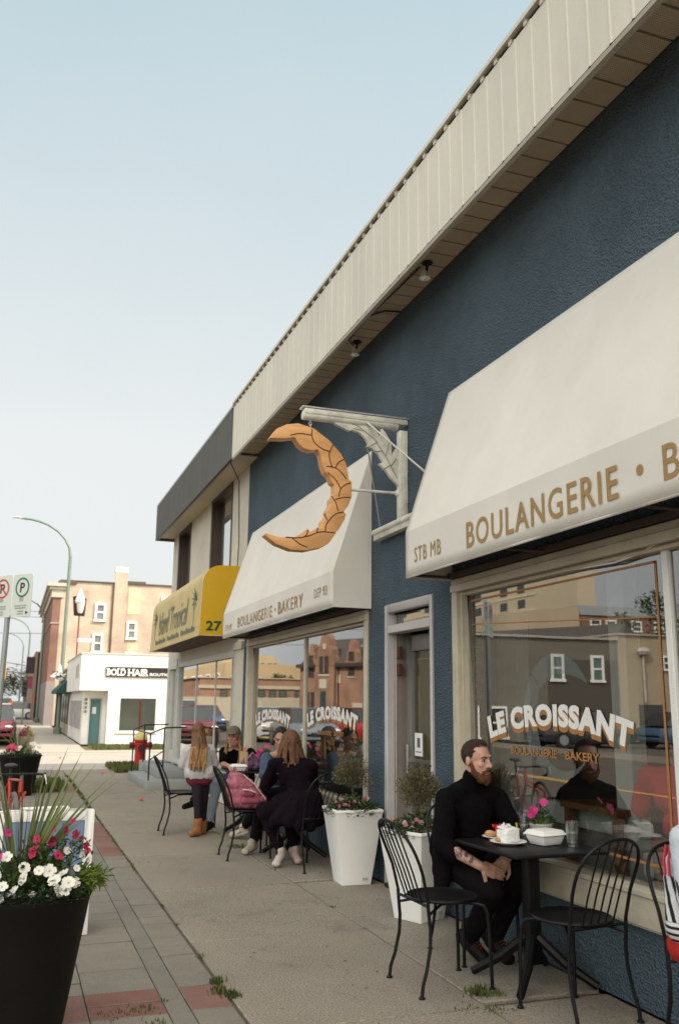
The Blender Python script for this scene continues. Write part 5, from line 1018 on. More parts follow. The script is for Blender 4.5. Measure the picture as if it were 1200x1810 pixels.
# ------------------------------------------------------------ white planters with topiary
def white_planter(x, y, rz, lab, th=0.):
    t = thing('white_planter', lab, 'planter', (x, y, 0), 'tall white tapered planters by the door')
    b = MB(); p = [(.128*1.414, 0), (.128*1.414, .01), (.205*1.414, .585), (.212*1.414, .59), (.212*1.414, .615), (.195*1.414, .615), (.19*1.414, .57)]
    b.lathe(p, (x, y, 0), 4, rotz=rz+R(45)); b.build('pot', mat('white_resin', (.80, .79, .765), .45, .05, 3, fine=.03), t, bevel=.010)
    b = MB(); b.lathe([(.19*1.4, .565), (.01, .58)], (x, y, 0), 4, rotz=rz+R(45)); b.build('soil', mat('potting_soil', (.03, .022, .015), .95, .3, 20), t)
    b = MB(); c = V((x, y, 0)) + Matrix.Rotation(rz, 3, 'Z') @ V((.07, -.137, .05)); b.obox(c, (.045, .004, .02), rz); b.build('label_plate', mat('plate_grey', (.4, .4, .38), .5), t)
    b = MB()
    for k in range(950):
        a = random.uniform(0, 6.28); e = random.random()**.5; px, py = x+math.cos(a)*.235*e, y+math.sin(a)*.235*e
        pz = .595+random.random()*.13*(1.15-e) - (.05*random.random() if e > .9 else 0)
        b.leaf((px, py, pz), (math.cos(a)*e*1.2+random.gauss(0, .4), math.sin(a)*e*1.2+random.gauss(0, .4), random.uniform(0, 1)), (0, 0, 1), random.uniform(.025, .05), random.uniform(.014, .028), random.choice([0, 0, 1, 1, 2]))
    b.build('foliage', M_FOL, t)
    b = MB(); b.tube([(x, y, .56), (x+.01, y, .70), (x-.005, y+.005, .82), (x, y, .95)], .009, 6)
    for k in range(9): a = k*.8; b.tube([(x, y, .80+.01*k), (x+math.cos(a)*.10, y+math.sin(a)*.10, .92+.02*k)], .004, 4)
    b.build('stem', mat('twig_brown', (.10, .07, .045), .9), t)
    b = MB()
    cl = [V((random.gauss(0, .055), random.gauss(0, .055), random.gauss(0, .055))) for _ in range(18)]
    for k in range(3600):
        c = cl[k % 18]; d_ = V((random.gauss(0, 1), random.gauss(0, 1), random.gauss(0, 1))).normalized()*(.085*random.random()**.45)
        p = V((x, y, .905)) + c + d_; o_ = (p-V((x, y, .88))).normalized()
        b.leaf(p, o_ + V((random.gauss(0, .5), random.gauss(0, .5), .5+random.gauss(0, .4))), (random.random(), 1, 0), random.uniform(.016, .032), .007, random.choice([0, 0, 1, 1, 2]))
    for k in range(16):
        a = random.uniform(0, 6.28); b0 = V((x+math.cos(a)*.07, y+math.sin(a)*.07, .98)); L = random.uniform(.06, .13)
        for q in range(9): b.leaf(b0+V((math.cos(a)*.02, math.sin(a)*.02, 1))*L*q/9, (math.cos(q*2.4), math.sin(q*2.4), .8), (0, 0, 1), .022, .006, q % 2)
    b.build('topiary', [mat('olive_leaf', (.115, .10, .05), .8, .3, 10), mat('olive_leaf_pale', (.175, .155, .085), .8, .3, 10), mat('olive_leaf_dark', (.06, .055, .026), .8, .3, 10)], t)
    for k in range(26):
        a = random.uniform(2.2, 6.0); e = random.uniform(.5, 1.02); ml = random.choice([mat('pink_petal', (.30, .10, .15), .6, .2, 10), mat('wine_petal', (.16, .02, .05), .6), mat('orange_petal', (.42, .16, .02), .6), mat('pale_petal', (.40, .26, .22), .6), mat('pink_petal', (.45, .13, .20), .6)])
        bb_, ms = flower((x+math.cos(a)*.215*e, y+math.sin(a)*.215*e, .655+random.gauss(0, .022)), random.uniform(.010, .019), ml, 5, (math.cos(a), math.sin(a)-.3, .6)); bb_.build('flower', ms, t)
white_planter(2.875, 7.63, R(-2), 'tall white planter with clipped topiary left of the doorway, farther from the man')
white_planter(2.88, 6.27, R(24), 'tall white planter with topiary half hidden behind the bearded man')
# ------------------------------------------------------------ black street planters
M_POT = mat('black_planter', (.005, .004, .0035), .6, .3, 5, .15, 120, fine=.15, spec=.25)
def spikes(b, x, y, z, n, L0, L1, spread, w=.012):
    for k in range(n):
        a = random.uniform(0, 6.28); t_ = random.random()**.8*spread; L = random.uniform(L0, L1); d_ = V((math.cos(a)*t_, math.sin(a)*t_, 1)).normalized(); p = V((x+math.cos(a)*.03, y+math.sin(a)*.03, z)); sd_ = d_.cross(V((math.cos(a+1), math.sin(a+1), .2))).normalized()
        pts = []; ns = 8; cur = p.copy(); dd_ = d_.copy()
        for q in range(ns+1):
            ww = w*(1-(q/ns)**1.6)*.5+.0006; pts += [cur-sd_*ww, cur+sd_*ww]; cur = cur + dd_*L/ns; dd_ = (dd_ + V((math.cos(a)*.05*t_*2, math.sin(a)*.05*t_*2, -.035*t_*(q+1)*.35))).normalized()
        b.add(pts, [(2*q, 2*q+1, 2*q+3, 2*q+2) for q in range(ns)], random.randrange(2))
M_SPK = [mat('spike_green', (.085, .12, .035), .5, .2, 4), mat('spike_green_pale', (.15, .17, .06), .5, .2, 4)]
def big_planter(x, y, lab, R1=.30, R0=.20, h=.62, detail=1., near=False):
    t = thing('street_planter', lab, 'planter', (x, y, 0), 'round black street planters')
    b = MB(); b.lathe([(R0, 0), (R0*1.02, .01), (R1*.985, h-.03), (R1, h-.025), (R1*1.005, h), (R1*.95, h), (R1*.94, h-.06)], (x, y, 0), 64); b.build('pot', M_POT, t, smooth=True)
    b = MB(); b.lathe([(R1*.945, h-.055), (.01, h-.01)], (x, y, 0), 24); b.build('soil', mat('potting_soil', (.03, .022, .015), .95, .3, 20), t)
    b = MB()
    for k in range(int(2600*detail)):
        a = random.uniform(0, 6.28); e = random.random()**.5; hh = .17*(1-e**2)+.015; px, py = x+math.cos(a)*R1*.98*e, y+math.sin(a)*R1*.98*e
        b.leaf((px, py, h-.02+hh*random.random()), (math.cos(a)*e+random.gauss(0, .5), math.sin(a)*e+random.gauss(0, .5), random.uniform(0, 1)), (0, 0, 1), random.uniform(.02, .045), random.uniform(.012, .024), random.choice([0, 1, 2, 0, 2]))
    b.build('foliage', M_FOL, t)
    if near:
        b = MB()
        for k in range(420):
            q = random.random(); p = V((x-.02+.28*q+random.gauss(0, .02), y-.04+random.gauss(0, .05), h+.06+random.random()*.17)); b.leaf(p, (random.gauss(0, 1), random.gauss(-.3, .8), random.gauss(.5, .5)), (0, 0, 1), random.uniform(.02, .042), .016, random.choice([0, 1, 2, 0]))
        for k in range(26): b.tube([(x+random.uniform(-.1, .2), y-.03, h), (x+random.uniform(-.02, .26), y-.05, h+random.uniform(.14, .27))], .0022, 4, 0)
        b.build('petunia_foliage', M_FOL, t)
        b = MB()
        for k in range(750):                     # small grey green rosettes along the rim
            a = random.uniform(3.3, 6.3); e = random.uniform(.80, 1.01); b.leaf((x+math.cos(a)*R1*e, y+math.sin(a)*R1*e, h-.005+random.random()*.05), (math.cos(a)+random.gauss(0, .6), math.sin(a)+random.gauss(0, .6), .5), (0, 0, 1), .018, .016, k % 2)
        b.build('rim_plant', [mat('sage_leaf', (.085, .115, .085), .8, .2, 10), mat('sage_leaf_dark', (.05, .075, .055), .8, .2, 10)], t)
        b = MB()
        for k in range(330):
            a = random.gauss(-.15, .35); p = V((x+R1*.86+random.gauss(0, .035), y-.06+random.gauss(0, .05), h+.02+random.random()*.07)); b.leaf(p, (.7+random.gauss(0, .4), random.gauss(-.3, .4), random.gauss(.3, .4)), (0, 0, 1), .05, .012, k % 2)
        b.build('lime_plant', [mat('lime_leaf', (.16, .23, .03), .6, .2, 10), mat('lime_leaf_dark', (.09, .15, .025), .6, .2, 10)], t)
        b = MB()
        for k in range(34):
            yv = y-R1*.93+.01*math.sin(k); b.leaf((x-.20+.03*math.sin(k*.5)+random.gauss(0, .012), y-R1*.72-.02, h-.28-.009*k), (random.gauss(0, 1), -.5, random.gauss(-.2, .6)), (0, -1, .3), .028, .018, k % 2)
        b.tube([(x-.19, y-R1*.8, h), (x-.16, y-R1*.9, h-.25), (x-.19, y-R1*.78, h-.45), (x-.23, y-R1*.72, h-.58)], .003, 4, 0); b.build('trailing_vine', [M_FOL[0], M_FOL[1]], t)
        b = MB(); b.lathe([(.03, .0), (.042, .02), (.03, .045), (.042, .06), (.03, .085), (.02, .09)], (x+.195, y-.10, h+.02), 10); b.build('solar_light', mat('solar_black', (.04, .045, .04), .4), t)
    b = MB(); spikes(b, x-.03, y+.03, h+.02, int(52*max(detail, .35)), .38, .68 if near else .5, .62, .021); b.build('spike_plant', M_SPK, t)
    return t
P0 = big_planter(.14, 4.73, 'large black planter in the left foreground full of white and crimson flowers', near=True)
for (dx, dy, dz, r_) in [(-.02, -.20, .10, .038), (.09, -.16, .12, .042), (.115, -.20, .085, .04), (.15, -.17, .105, .042), (.175, -.215, .075, .04), (.13, -.235, .045, .04), (-.06, -.24, .055, .036), (-.13, -.27, .03, .04), (-.14, -.20, .12, .032), (-.02, -.14, .135, .035), (.045, -.17, .125, .03), (.205, -.165, .065, .036), (.215, -.12, .12, .022), (.17, -.06, .19, .026), (.245, -.04, .165, .026), (-.10, -.10, .18, .035), (.16, -.24, .05, .036), (-.11, -.23, .075, .034), (.02, -.245, .04, .018)]:
    bb_, ms = flower((.14+dx, 4.73+dy, .62+dz-.012), r_*.80, M_WPET, random.choice([5, 5, 6]), (random.gauss(0, .45), -.7+random.gauss(0, .25), .6), mat('cream_heart', (.45, .43, .22), .7)); bb_.build('flower', ms, P0)
for (dx, dy, dz, r_) in [(.02, -.10, .21, .034), (.03, -.08, .25, .028), (.10, -.06, .235, .036), (.105, -.02, .285, .028), (.16, -.02, .27, .03), (.155, .0, .29, .026), (.21, -.02, .255, .032), (.13, -.1, .175, .034), (.26, -.06, .21, .026), (.265, -.07, .185, .022), (.195, .05, .31, .02), (-.10, -.05, .28, .026), (-.13, -.12, .18, .028), (.015, -.11, .19, .03), (-.17, -.16, .19, .026), (.24, .02, .23, .02), (.07, -.05, .25, .02)]:
    bb_, ms = flower((.14+dx, 4.73+dy, .62+dz-.01), r_*.78, M_REDP if dx > -.05 else M_MAG, 5, (random.gauss(.1, .55), -.65+random.gauss(0, .3), .5+random.gauss(0, .3)), mat('dark_heart', (.20, .01, .03), .7)); bb_.build('flower', ms, P0)
def small_flowers(t, x, y, h, R1, n, ms_):
    for k in range(n):
        a = random.uniform(3.0, 6.4); e = random.uniform(.3, 1); bb_, ms = flower((x+math.cos(a)*R1*e, y+math.sin(a)*R1*e, h+.10+random.random()*.10), random.uniform(.03, .045), random.choice(ms_), 5, (0, -.8, .6)); bb_.build('flower', ms, t)
P1 = big_planter(.22, 15.9, 'black planter behind the bicycle with red flowers and spiky leaves', .33, .22, .62, .5); small_flowers(P1, .22, 15.9, .60, .30, 14, [M_REDP, M_REDP, M_WPET])
P2 = thing('street_planter', 'weathered brown planter with orange and purple plants far along the kerb', 'planter', (.55, 28.0, 0), 'round black street planters')
b = MB(); b.lathe([(.15, 0), (.18, .06), (.225, .40), (.24, .43), (.24, .48), (.215, .48), (.20, .42)], (.50, 28.0, 0), 24); b.build('pot', mat('brown_planter', (.12, .095, .075), .8, .2, 5), P2, smooth=True)
b = MB()
for k in range(700):
    a = random.uniform(0, 6.28); e = random.random()**.5; b.leaf((.50+math.cos(a)*.21*e, 28+math.sin(a)*.21*e, .46+random.random()*.36*(1.1-e)), (random.gauss(0, 1), random.gauss(0, 1), 1), (0, 0, 1), .07, .03, 0 if math.cos(a) > .1 else random.choice([1, 2]))
b.build('foliage', [mat('ochre_leaf', (.22, .17, .04), .8, .3, 4), mat('purple_leaf', (.14, .03, .09), .8, .3, 4), mat('rust_leaf', (.28, .09, .03), .8, .3, 4)], P2)
# ------------------------------------------------------------ sandwich board
sw = thing('sandwich_board', 'white framed sandwich board with blue chalk panel behind the near planter', 'sandwich board', (.28, 6.48, 0))
def board(dy0, dy1, nm):
    b = MB(); 
    def P(x, z, o=0): return (x, 6.48+dy0+(dy1-dy0)*z/.78+o, z)
    def bar(x0, x1, z0, z1, th=.03):
        b.add([P(x0, z0), P(x1, z0), P(x1, z1), P(x0, z1), P(x0, z0, th), P(x1, z0, th), P(x1, z1, th), P(x0, z1, th)], [(0, 1, 2, 3), (7, 6, 5, 4), (0, 4, 5, 1), (1, 5, 6, 2), (2, 6, 7, 3), (3, 7, 4, 0)])
    bar(-.035, .02, .0, .78); bar(.535, .595, .0, .78); bar(.02, .535, .715, .78); bar(.02, .535, .10, .165); o = b.build('frame', M_WPAINT, sw, bevel=.005)
    b = MB(); b.add([P(.02, .165, .006), P(.535, .165, .006), P(.535, .715, .006), P(.02, .715, .006), P(.02, .165, .02), P(.535, .165, .02), P(.535, .715, .02), P(.02, .715, .02)], [(0, 1, 2, 3), (7, 6, 5, 4), (0, 4, 5, 1), (1, 5, 6, 2), (2, 6, 7, 3), (3, 7, 4, 0)]); b.build('panel', mat('blue_chalkboard', (.145, .205, .32), .7, .10, 6, fine=.05), o)
board(0, .02, 0); board(.30, .07, 1)
b = MB(); b.tube([(.12, 6.52, .795), (.42, 6.52, .80)], .010, 8); b.box(.40, .43, 6.505, 6.535, .775, .80); b.box(.12, .15, 6.505, 6.535, .775, .80); b.build('handle', M_WPAINT, sw)
# ------------------------------------------------------------ bicycle
bk = thing('bicycle', 'red road bicycle with black drop handlebars standing between the sandwich board and the far planter', 'bicycle', (.08, 8.3, 0), rotz=0)
M_RF = mat('red_frame', (.42, .025, .012), .3, .1, 6); M_RUB = mat('grey_tyre', (.12, .125, .13), .8, .15, 8)
hx, hy_ = .12, 8.00          # steering head
def wheel(cx, cy, ang):
    d_ = V((math.sin(ang), math.cos(ang), 0)); b = MB(); c = V((cx, cy, .345))
    pts = [tuple(c + (d_*math.cos(t_) + V((0, 0, 1))*math.sin(t_))*.33) for t_ in [6.283*i/40 for i in range(40)]]
    b.tube(pts, .020, 8, closed=True); o = b.build('wheel', M_RUB, bk, smooth=True)
    b = MB(); ptr = [tuple(c + (d_*math.cos(t_) + V((0, 0, 1))*math.sin(t_))*.305) for t_ in [6.283*i/40 for i in range(40)]]; b.tube(ptr, .011, 6, closed=True)
    nrm_ = V((d_.y, -d_.x, 0)); b.tube([tuple(c-nrm_*.05), tuple(c+nrm_*.05)], .018, 8)
    for i in range(20): t_ = 6.283*i/20; b.tube([tuple(c+nrm_*.03*(1 if i % 2 else -1)), tuple(c + (d_*math.cos(t_) + V((0, 0, 1))*math.sin(t_))*.30)], .0016, 4)
    b.build('rim', mat('alloy', (.45, .45, .45), .35, metal=.9), o)
fa_ = R(-6); wheel(hx-.055, 7.72, fa_); wheel(-.05, 8.72, R(-8))
fc = V((hx-.055, 7.72, .345)); rc = V((-.05, 8.72, .345)); hb = V((hx, hy_, .66)); ht = V((hx+.004, hy_+.03, .80)); bbk = V((.045, 8.32, .28)); st_ = V((.02, 8.5, .78))
b = MB()
for s_ in (-.045, .045): b.tube([tuple(hb+V((s_, 0, 0))), tuple(fc+V((s_, 0, .2))), tuple(fc+V((s_, 0, 0)))], [.014, .013, .010], 8)
b.tube([tuple(hb), tuple(ht)], .022, 10); b.build('fork', M_RF, bk, smooth=True)
b = MB(); b.tube([tuple(hb), tuple(bbk)], .019, 8); b.tube([tuple(ht), tuple(st_)], .016, 8); b.tube([tuple(bbk), tuple(st_)], .016, 8)
for s_ in (-.05, .05): b.tube([tuple(bbk), tuple(rc+V((s_, 0, 0)))], .009, 6); b.tube([tuple(st_), tuple(rc+V((s_, 0, 0)))], .008, 6)
b.build('frame', M_RF, bk, smooth=True)
b = MB(); b.tube([tuple(ht), tuple(ht+V((0, -.01, .08)))], .014, 8); b.tube([tuple(ht+V((0, -.01, .07))), tuple(ht+V((.0, -.10, .085)))], .016, 8); b.build('stem', mat('steel', (.5, .5, .5), .35, metal=1), bk)
b = MB(); hbz = ht+V((0, -.10, .085))
for s_ in (-1, 1):
    b.tube([tuple(hbz), tuple(hbz+V((.10*s_, 0, .0))), tuple(hbz+V((.175*s_, -.01, -.004))), tuple(hbz+V((.195*s_, -.06, -.01))), tuple(hbz+V((.20*s_, -.11, -.04))), tuple(hbz+V((.203*s_, -.105, -.09))), tuple(hbz+V((.205*s_, -.05, -.13))), tuple(hbz+V((.207*s_, .01, -.135)))], .015, 8)
b.build('handlebar', mat('bar_tape', (.012, .012, .012), .8, .2, 30), bk, smooth=True)
for s_ in (-1, 1):
    b = MB(); b.tube([tuple(hbz+V((.20*s_, -.10, -.03))), tuple(hbz+V((.20*s_, -.155, .02)))], [.018, .014], 8); b.tube([tuple(hbz+V((.20*s_, -.15, .005))), tuple(hbz+V((.213*s_, -.165, -.05))), tuple(hbz+V((.222*s_, -.14, -.11)))], [.009, .008, .006], 6, 1); b.build('brake_lever', [mat('rubber_black', (.015, .015, .015), .7), mat('steel_bright', (.75, .75, .75), .3)], bk, smooth=True)
b = MB(); b.tube([(st_.x, st_.y, st_.z), (st_.x, st_.y+.02, .92)], .013, 8); b.ball((st_.x, st_.y+.02, .95), (.065, .14, .03), 12); b.build('saddle', mat('saddle_black', (.02, .02, .02), .5), bk, smooth=True)
b = MB(); b.lathe([(.09, -.004), (.09, .004)], (0, 0, 0), 20); M2 = Matrix.Rotation(R(90), 3, 'Y'); b.v = [tuple(M2 @ V(v) + bbk + V((.06, 0, 0))) for v in b.v]
for s_ in (-1, 1): b.tube([tuple(bbk+V((.07*s_, 0, 0))), tuple(bbk+V((.08*s_, -.10*s_, -.13*s_)))], .010, 6); b.obox(tuple(bbk+V((.13*s_, -.10*s_, -.13*s_))), (.09, .06, .02))
b.build('crank', mat('crank_dark', (.03, .03, .03), .4, metal=.5), bk)
bk.location = (.126, 10.55, 0); bk.scale = (1.10, .85, .84)
# backpack and purple bag are soft bodies: see the blob helper below
# ------------------------------------------------------------ soft bodies (voxel-joined surfaces)
def cap_mesh(bm, p0, r0, p1, r1, n=14):
    p0, p1 = V(p0), V(p1); d = p1-p0
    if d.length < 1e-5: d = V((0, 0, 1e-4)); p1 = p0+d
    q = d.to_track_quat('Z', 'Y').to_matrix(); L = d.length; rows = []
    for i in range(5): a = R(-90+90*i/4); rows.append((r0*math.cos(a), r0*math.sin(a)))
    for i in range(1, 6): a = R(90*(i-1)/4); rows.append((r1*math.cos(a), L+r1*math.sin(a)))
    vs = []
    for (r_, z) in rows: vs.append([bm.verts.new(p0 + q @ V((max(r_, 1e-5)*math.cos(6.2832*j/n), max(r_, 1e-5)*math.sin(6.2832*j/n), z))) for j in range(n)])
    for a, b in zip(vs[:-1], vs[1:]):
        for j in range(n): bm.faces.new((a[j], a[(j+1) % n], b[(j+1) % n], b[j]))
    bm.faces.new(list(reversed(vs[0]))); bm.faces.new(vs[-1])
def ell_mesh(bm, c, r, m=None, n=18):
    c = V(c); h = n//2+1; vs = []
    for i in range(h):
        th = math.pi*(i+.02)/(h-1+.04); row = []
        for j in range(n):
            p = V((r[0]*math.sin(th)*math.cos(6.2832*j/n), r[1]*math.sin(th)*math.sin(6.2832*j/n), r[2]*math.cos(th))); row.append(bm.verts.new(c + (m @ p if m else p)))
        vs.append(row)
    for a, b in zip(vs[:-1], vs[1:]):
        for j in range(n): bm.faces.new((a[j], b[j], b[(j+1) % n], a[(j+1) % n]))
    bm.faces.new(vs[0]); bm.faces.new(list(reversed(vs[-1])))
def C(a, ra, b, rb): return ('c', a, ra, b, rb)
def E(c, r, m=None): return ('e', c, r, m)
def blob(name, prims, mats, parent, voxel=.008, smooth=4, wrinkle=0., wscale=.12, matfn=None, cut=None):
    bm = bmesh.new()
    for p in prims:
        if p[0] == 'c': cap_mesh(bm, *p[1:])
        else: ell_mesh(bm, *p[1:])
    me = bpy.data.meshes.new(name); bm.to_mesh(me); bm.free()
    o = bpy.data.objects.new(name, me); COL.objects.link(o)
    md = o.modifiers.new('r', 'REMESH'); md.mode = 'VOXEL'; md.voxel_size = voxel; md.use_smooth_shade = True
    if smooth: ms = o.modifiers.new('s', 'SMOOTH'); ms.factor = .5; ms.iterations = smooth
    bpy.context.view_layer.update()
    me2 = bpy.data.meshes.new_from_object(o.evaluated_get(bpy.context.evaluated_depsgraph_get())); bpy.data.objects.remove(o); bpy.data.meshes.remove(me)
    if wrinkle:
        nr = [v.normal.copy() for v in me2.vertices]
        for v, n_ in zip(me2.vertices, nr):
            q = v.co/wscale; f_ = mnoise.noise(q) + .5*mnoise.noise(q*2.3+V((7, 1, 3)))
            v.co += n_*(f_*wrinkle)
    if cut:
        bm = bmesh.new(); bm.from_mesh(me2); bmesh.ops.delete(bm, geom=[v for v in bm.verts if cut(v.co)], context='VERTS'); bm.to_mesh(me2); bm.free()
    me2.name = name
    for m in (mats if isinstance(mats, (list, tuple)) else [mats]): me2.materials.append(m)
    if matfn:
        for p in me2.polygons: p.material_index = matfn(p.center)
    b = base_of(parent) if parent else V((0, 0, 0)); me2.transform(Matrix.Translation(-b))
    me2.polygons.foreach_set('use_smooth', [True]*len(me2.polygons)); me2.update()
    o = bpy.data.objects.new(name, me2); COL.objects.link(o)
    if parent: o.parent = parent
    return o
def frame(fwd, up=(0, 0, 1)):
    f = V(fwd).normalized(); u = V(up); s = f.cross(u).normalized(); u = s.cross(f); return Matrix((s, f, u)).transposed()   # columns: right, forward, up
def man_hair(h, parent):
    m = mat('short_brown_hair', (.040, .017, .009), .75, .45, 70, .9, 260, stretch=(1, 1, .3)); s = h.s; inv = h.m.transposed()
    pr = [E(h.p(0, -.013, .035), (.0775*s, .0965*s, .0895*s), h.m), E(h.p(0, .02, .085), (.05*s, .055*s, .042*s), h.m)]
    def cut(co):
        q = (inv @ (co-h.c))/s; n_ = mnoise.noise(q*60)*.008
        hl = .060-.55*abs(q.x)*(1 if abs(q.x) > .028 else .4)          # receding at the temples
        if q.z > .065: return q.y > hl + .03*(q.z-.065)/.06 + n_
        if q.z > .0: return q.y > .012 + .030*(q.z/.065) + n_ - (0 if abs(q.x) > .05 else 0)
        if q.z > -.035: return q.y > .020 + n_ or (abs(q.y+.008) < .022 and abs(q.x) > .06 and q.z < .02)
        return q.y > -.05 or q.z < -.06
    return blob('hair', pr, m, parent, .0045*s, 3, .0016, .012, None, cut)
class Head:
    def __init__(h, c, fwd, up=(0, 0, 1), s=1., female=False): h.c = V(c); h.m = frame(fwd, up); h.s = s; h.f = female
    def p(h, x, y, z): return h.c + h.m @ V((x, y, z))*h.s
    def prims(h):
        s = h.s; m = h.m; k = .92 if h.f else 1.
        e = lambda x, y, z, a, b, c: E(h.p(x, y, z), (a*s, b*s, c*s), m)
        o = [e(0, -.010, .032, .073, .093, .085), e(0, .030, -.030, .060*k, .060, .080), e(0, .055, -.090, .032*k, .030, .024), C(h.p(0, .084, .012), .0085*s, h.p(0, .108, -.026), .0125*s),
             C(h.p(-.03, .078, .026), .0125*s, h.p(.03, .078, .026), .0125*s), e(.036, .064, -.022, .020, .018, .018), e(-.036, .064, -.022, .020, .018, .018),
             C(h.p(-.018, .082, -.060), .0085*s, h.p(.018, .082, -.060), .0085*s), C(h.p(-.014, .080, -.071), .0085*s, h.p(.014, .080, -.071), .0085*s),
             C(h.p(-.012, .094, -.030), .008*s, h.p(.012, .094, -.030), .008*s)]
        for q in (-1, 1):
            o += [e(.073*q, -.008, -.005, .009, .018, .030), C(h.p(.05*q, .02, -.065), .018*s, h.p(.02*q, .05, -.098), .018*s)]
        return o
    def eyes(h, parent, brow=None):
        for q in (-1, 1):
            b = MB(); b.ball(h.p(.030*q, .0755, .005), (.0125*h.s, .010*h.s, .0058*h.s), 10, 0, h.m); b.ball(h.p(.030*q, .0845, .004), (.0055*h.s, .004*h.s, .006*h.s), 8, 1, h.m)
            b.build('eye', [mat('eye_white', (.22, .18, .16), .4), mat('eye_iris', (.03, .025, .02), .2)], parent, smooth=True)
            b = MB(); b.tube([h.p(.014*q, .090, .022), h.p(.032*q, .089, .029), h.p(.05*q, .078, .024)], [.004*h.s, .0045*h.s, .002*h.s], 6); b.build('eyebrow', brow or mat('brow_brown', (.06, .03, .018), .8), parent, smooth=True)
        b = MB(); b.tube([h.p(-.022, .0875, -.0655), h.p(0, .0915, -.0645), h.p(.022, .0875, -.0655)], [.003*h.s, .005*h.s, .003*h.s], 6); b.build('mouth', mat('lip', (.30, .10, .08), .5), parent, smooth=True)
def arm(sh, el, wr, s=1., r=(.050, .042, .040, .027)): return [C(sh, r[0]*s, el, r[1]*s), C(el, r[2]*s, wr, r[3]*s)]
def hand(wr, tip_dir, nrm, s=1., side=1, curl=.4, fingers=(0, 0, 0, 0)):
    d = V(tip_dir).normalized(); n = V(nrm); n = (n-d*n.dot(d)).normalized(); w = d.cross(n)*side; wr = V(wr)
    o = [C(wr, .026*s, wr+d*.03*s, .024*s)] + [C(wr+d*.025*s+w*q*.020*s, .016*s, wr+d*.085*s+w*q*.026*s, .0135*s) for q in (-1, -.33, .33, 1)]
    for i, (q, L) in enumerate(((-1.05, .062), (-.36, .076), (.36, .080), (1.05, .072))):
        a = wr+d*.088*s+w*q*.025*s; c_ = curl+fingers[i]; d1 = (d*math.cos(c_*.6)+n*math.sin(c_*.6)).normalized(); d2 = (d*math.cos(c_*1.5)+n*math.sin(c_*1.5)).normalized(); d3 = (d*math.cos(c_*2.2)+n*math.sin(c_*2.2)).normalized()
        b = a+d1*L*.45*s; c = b+d2*L*.32*s; e = c+d3*L*.26*s
        o += [C(a, .0098*s, b, .009*s), C(b, .009*s, c, .0082*s), C(c, .0082*s, e, .007*s)]
    t0 = wr+d*.028*s+w*.030*s; t1 = t0+(d*.55+w*.7+n*.25).normalized()*.042*s; t2 = t1+(d*.85+w*.25+n*.3).normalized()*.030*s
    o += [C(wr+d*.02*s, .018*s, t0, .014*s), C(t0, .0125*s, t1, .011*s), C(t1, .0105*s, t2, .0085*s)]; return o
def leg(hip, kn, an, toe, s=1.): 
    an, toe = V(an), V(toe); return [C(hip, .085*s, kn, .058*s), C(kn, .054*s, an, .030*s), C(an, .028*s, an.lerp(toe, .35)-V((0, 0, .012)), .018*s)]
def torso(hip, waist, chest, neck, shL, shR, s=1.):
    hip, waist, chest, neck, shL, shR = [V(q) for q in (hip, waist, chest, neck, shL, shR)]
    ax = (shR-shL).normalized(); o = []
    for c, w_, r_ in ((hip, .075, .105), (waist, .060, .095), (chest, .075, .105)): o.append(C(c-ax*w_*s, r_*s, c+ax*w_*s, r_*s))
    o += [C(hip, .12*s, waist, .115*s), C(waist, .115*s, chest, .125*s), C(chest, .11*s, neck, .06*s), C(shL, .052*s, neck, .05*s), C(shR, .052*s, neck, .05*s), C(shL, .055*s, chest, .10*s), C(shR, .055*s, chest, .10*s)]; return o
def hairline_shell(h, r_extra, parent, m, front=.045, low=-.02, side_low=-.03, name='hair', voxel=.006, extra=(), smooth=3, wr=.002, hz=.045):
    s = h.s; pr = [E(h.p(0, -.012, .034), ((.073+r_extra)*s, (.093+r_extra)*s, (.085+r_extra)*s), h.m)] + list(extra); inv = h.m.transposed()
    def cut(co):
        q = (inv @ (co-h.c))/s
        if q.z > hz: return q.y > front + .0 + (q.z-hz)*.35
        lim = -.012 + (front+.012)*max(0, (q.z-.0)/hz) if q.z > 0 else -.018
        return q.y > lim or q.z < low - .5*max(0, -q.y) 
    return blob(name, pr, m, parent, voxel*s, smooth, wr, .03, None, cut)
def long_hair(h, parent, mats, strands, voxel=.007, base=.012, name='hair', front=.05, matfn=None):
    pr = [E(h.p(0, -.014, .036), ((.073+base)*h.s, (.090+base)*h.s, (.085+base)*h.s), h.m)]
    for pts, r in strands:
        for k in range(len(pts)-1):
            ra = r*(1-.12*k); pr.append(C(pts[k], ra, pts[k+1], ra*.9))
    inv = h.m.transposed()
    def cut(co):
        q = (inv @ (co-h.c))/h.s; return q.y > front and q.z > -.10 and q.z < .075 and abs(q.x) < .062
    return blob(name, pr, mats, parent, voxel, 2, .004, .02, matfn, cut)
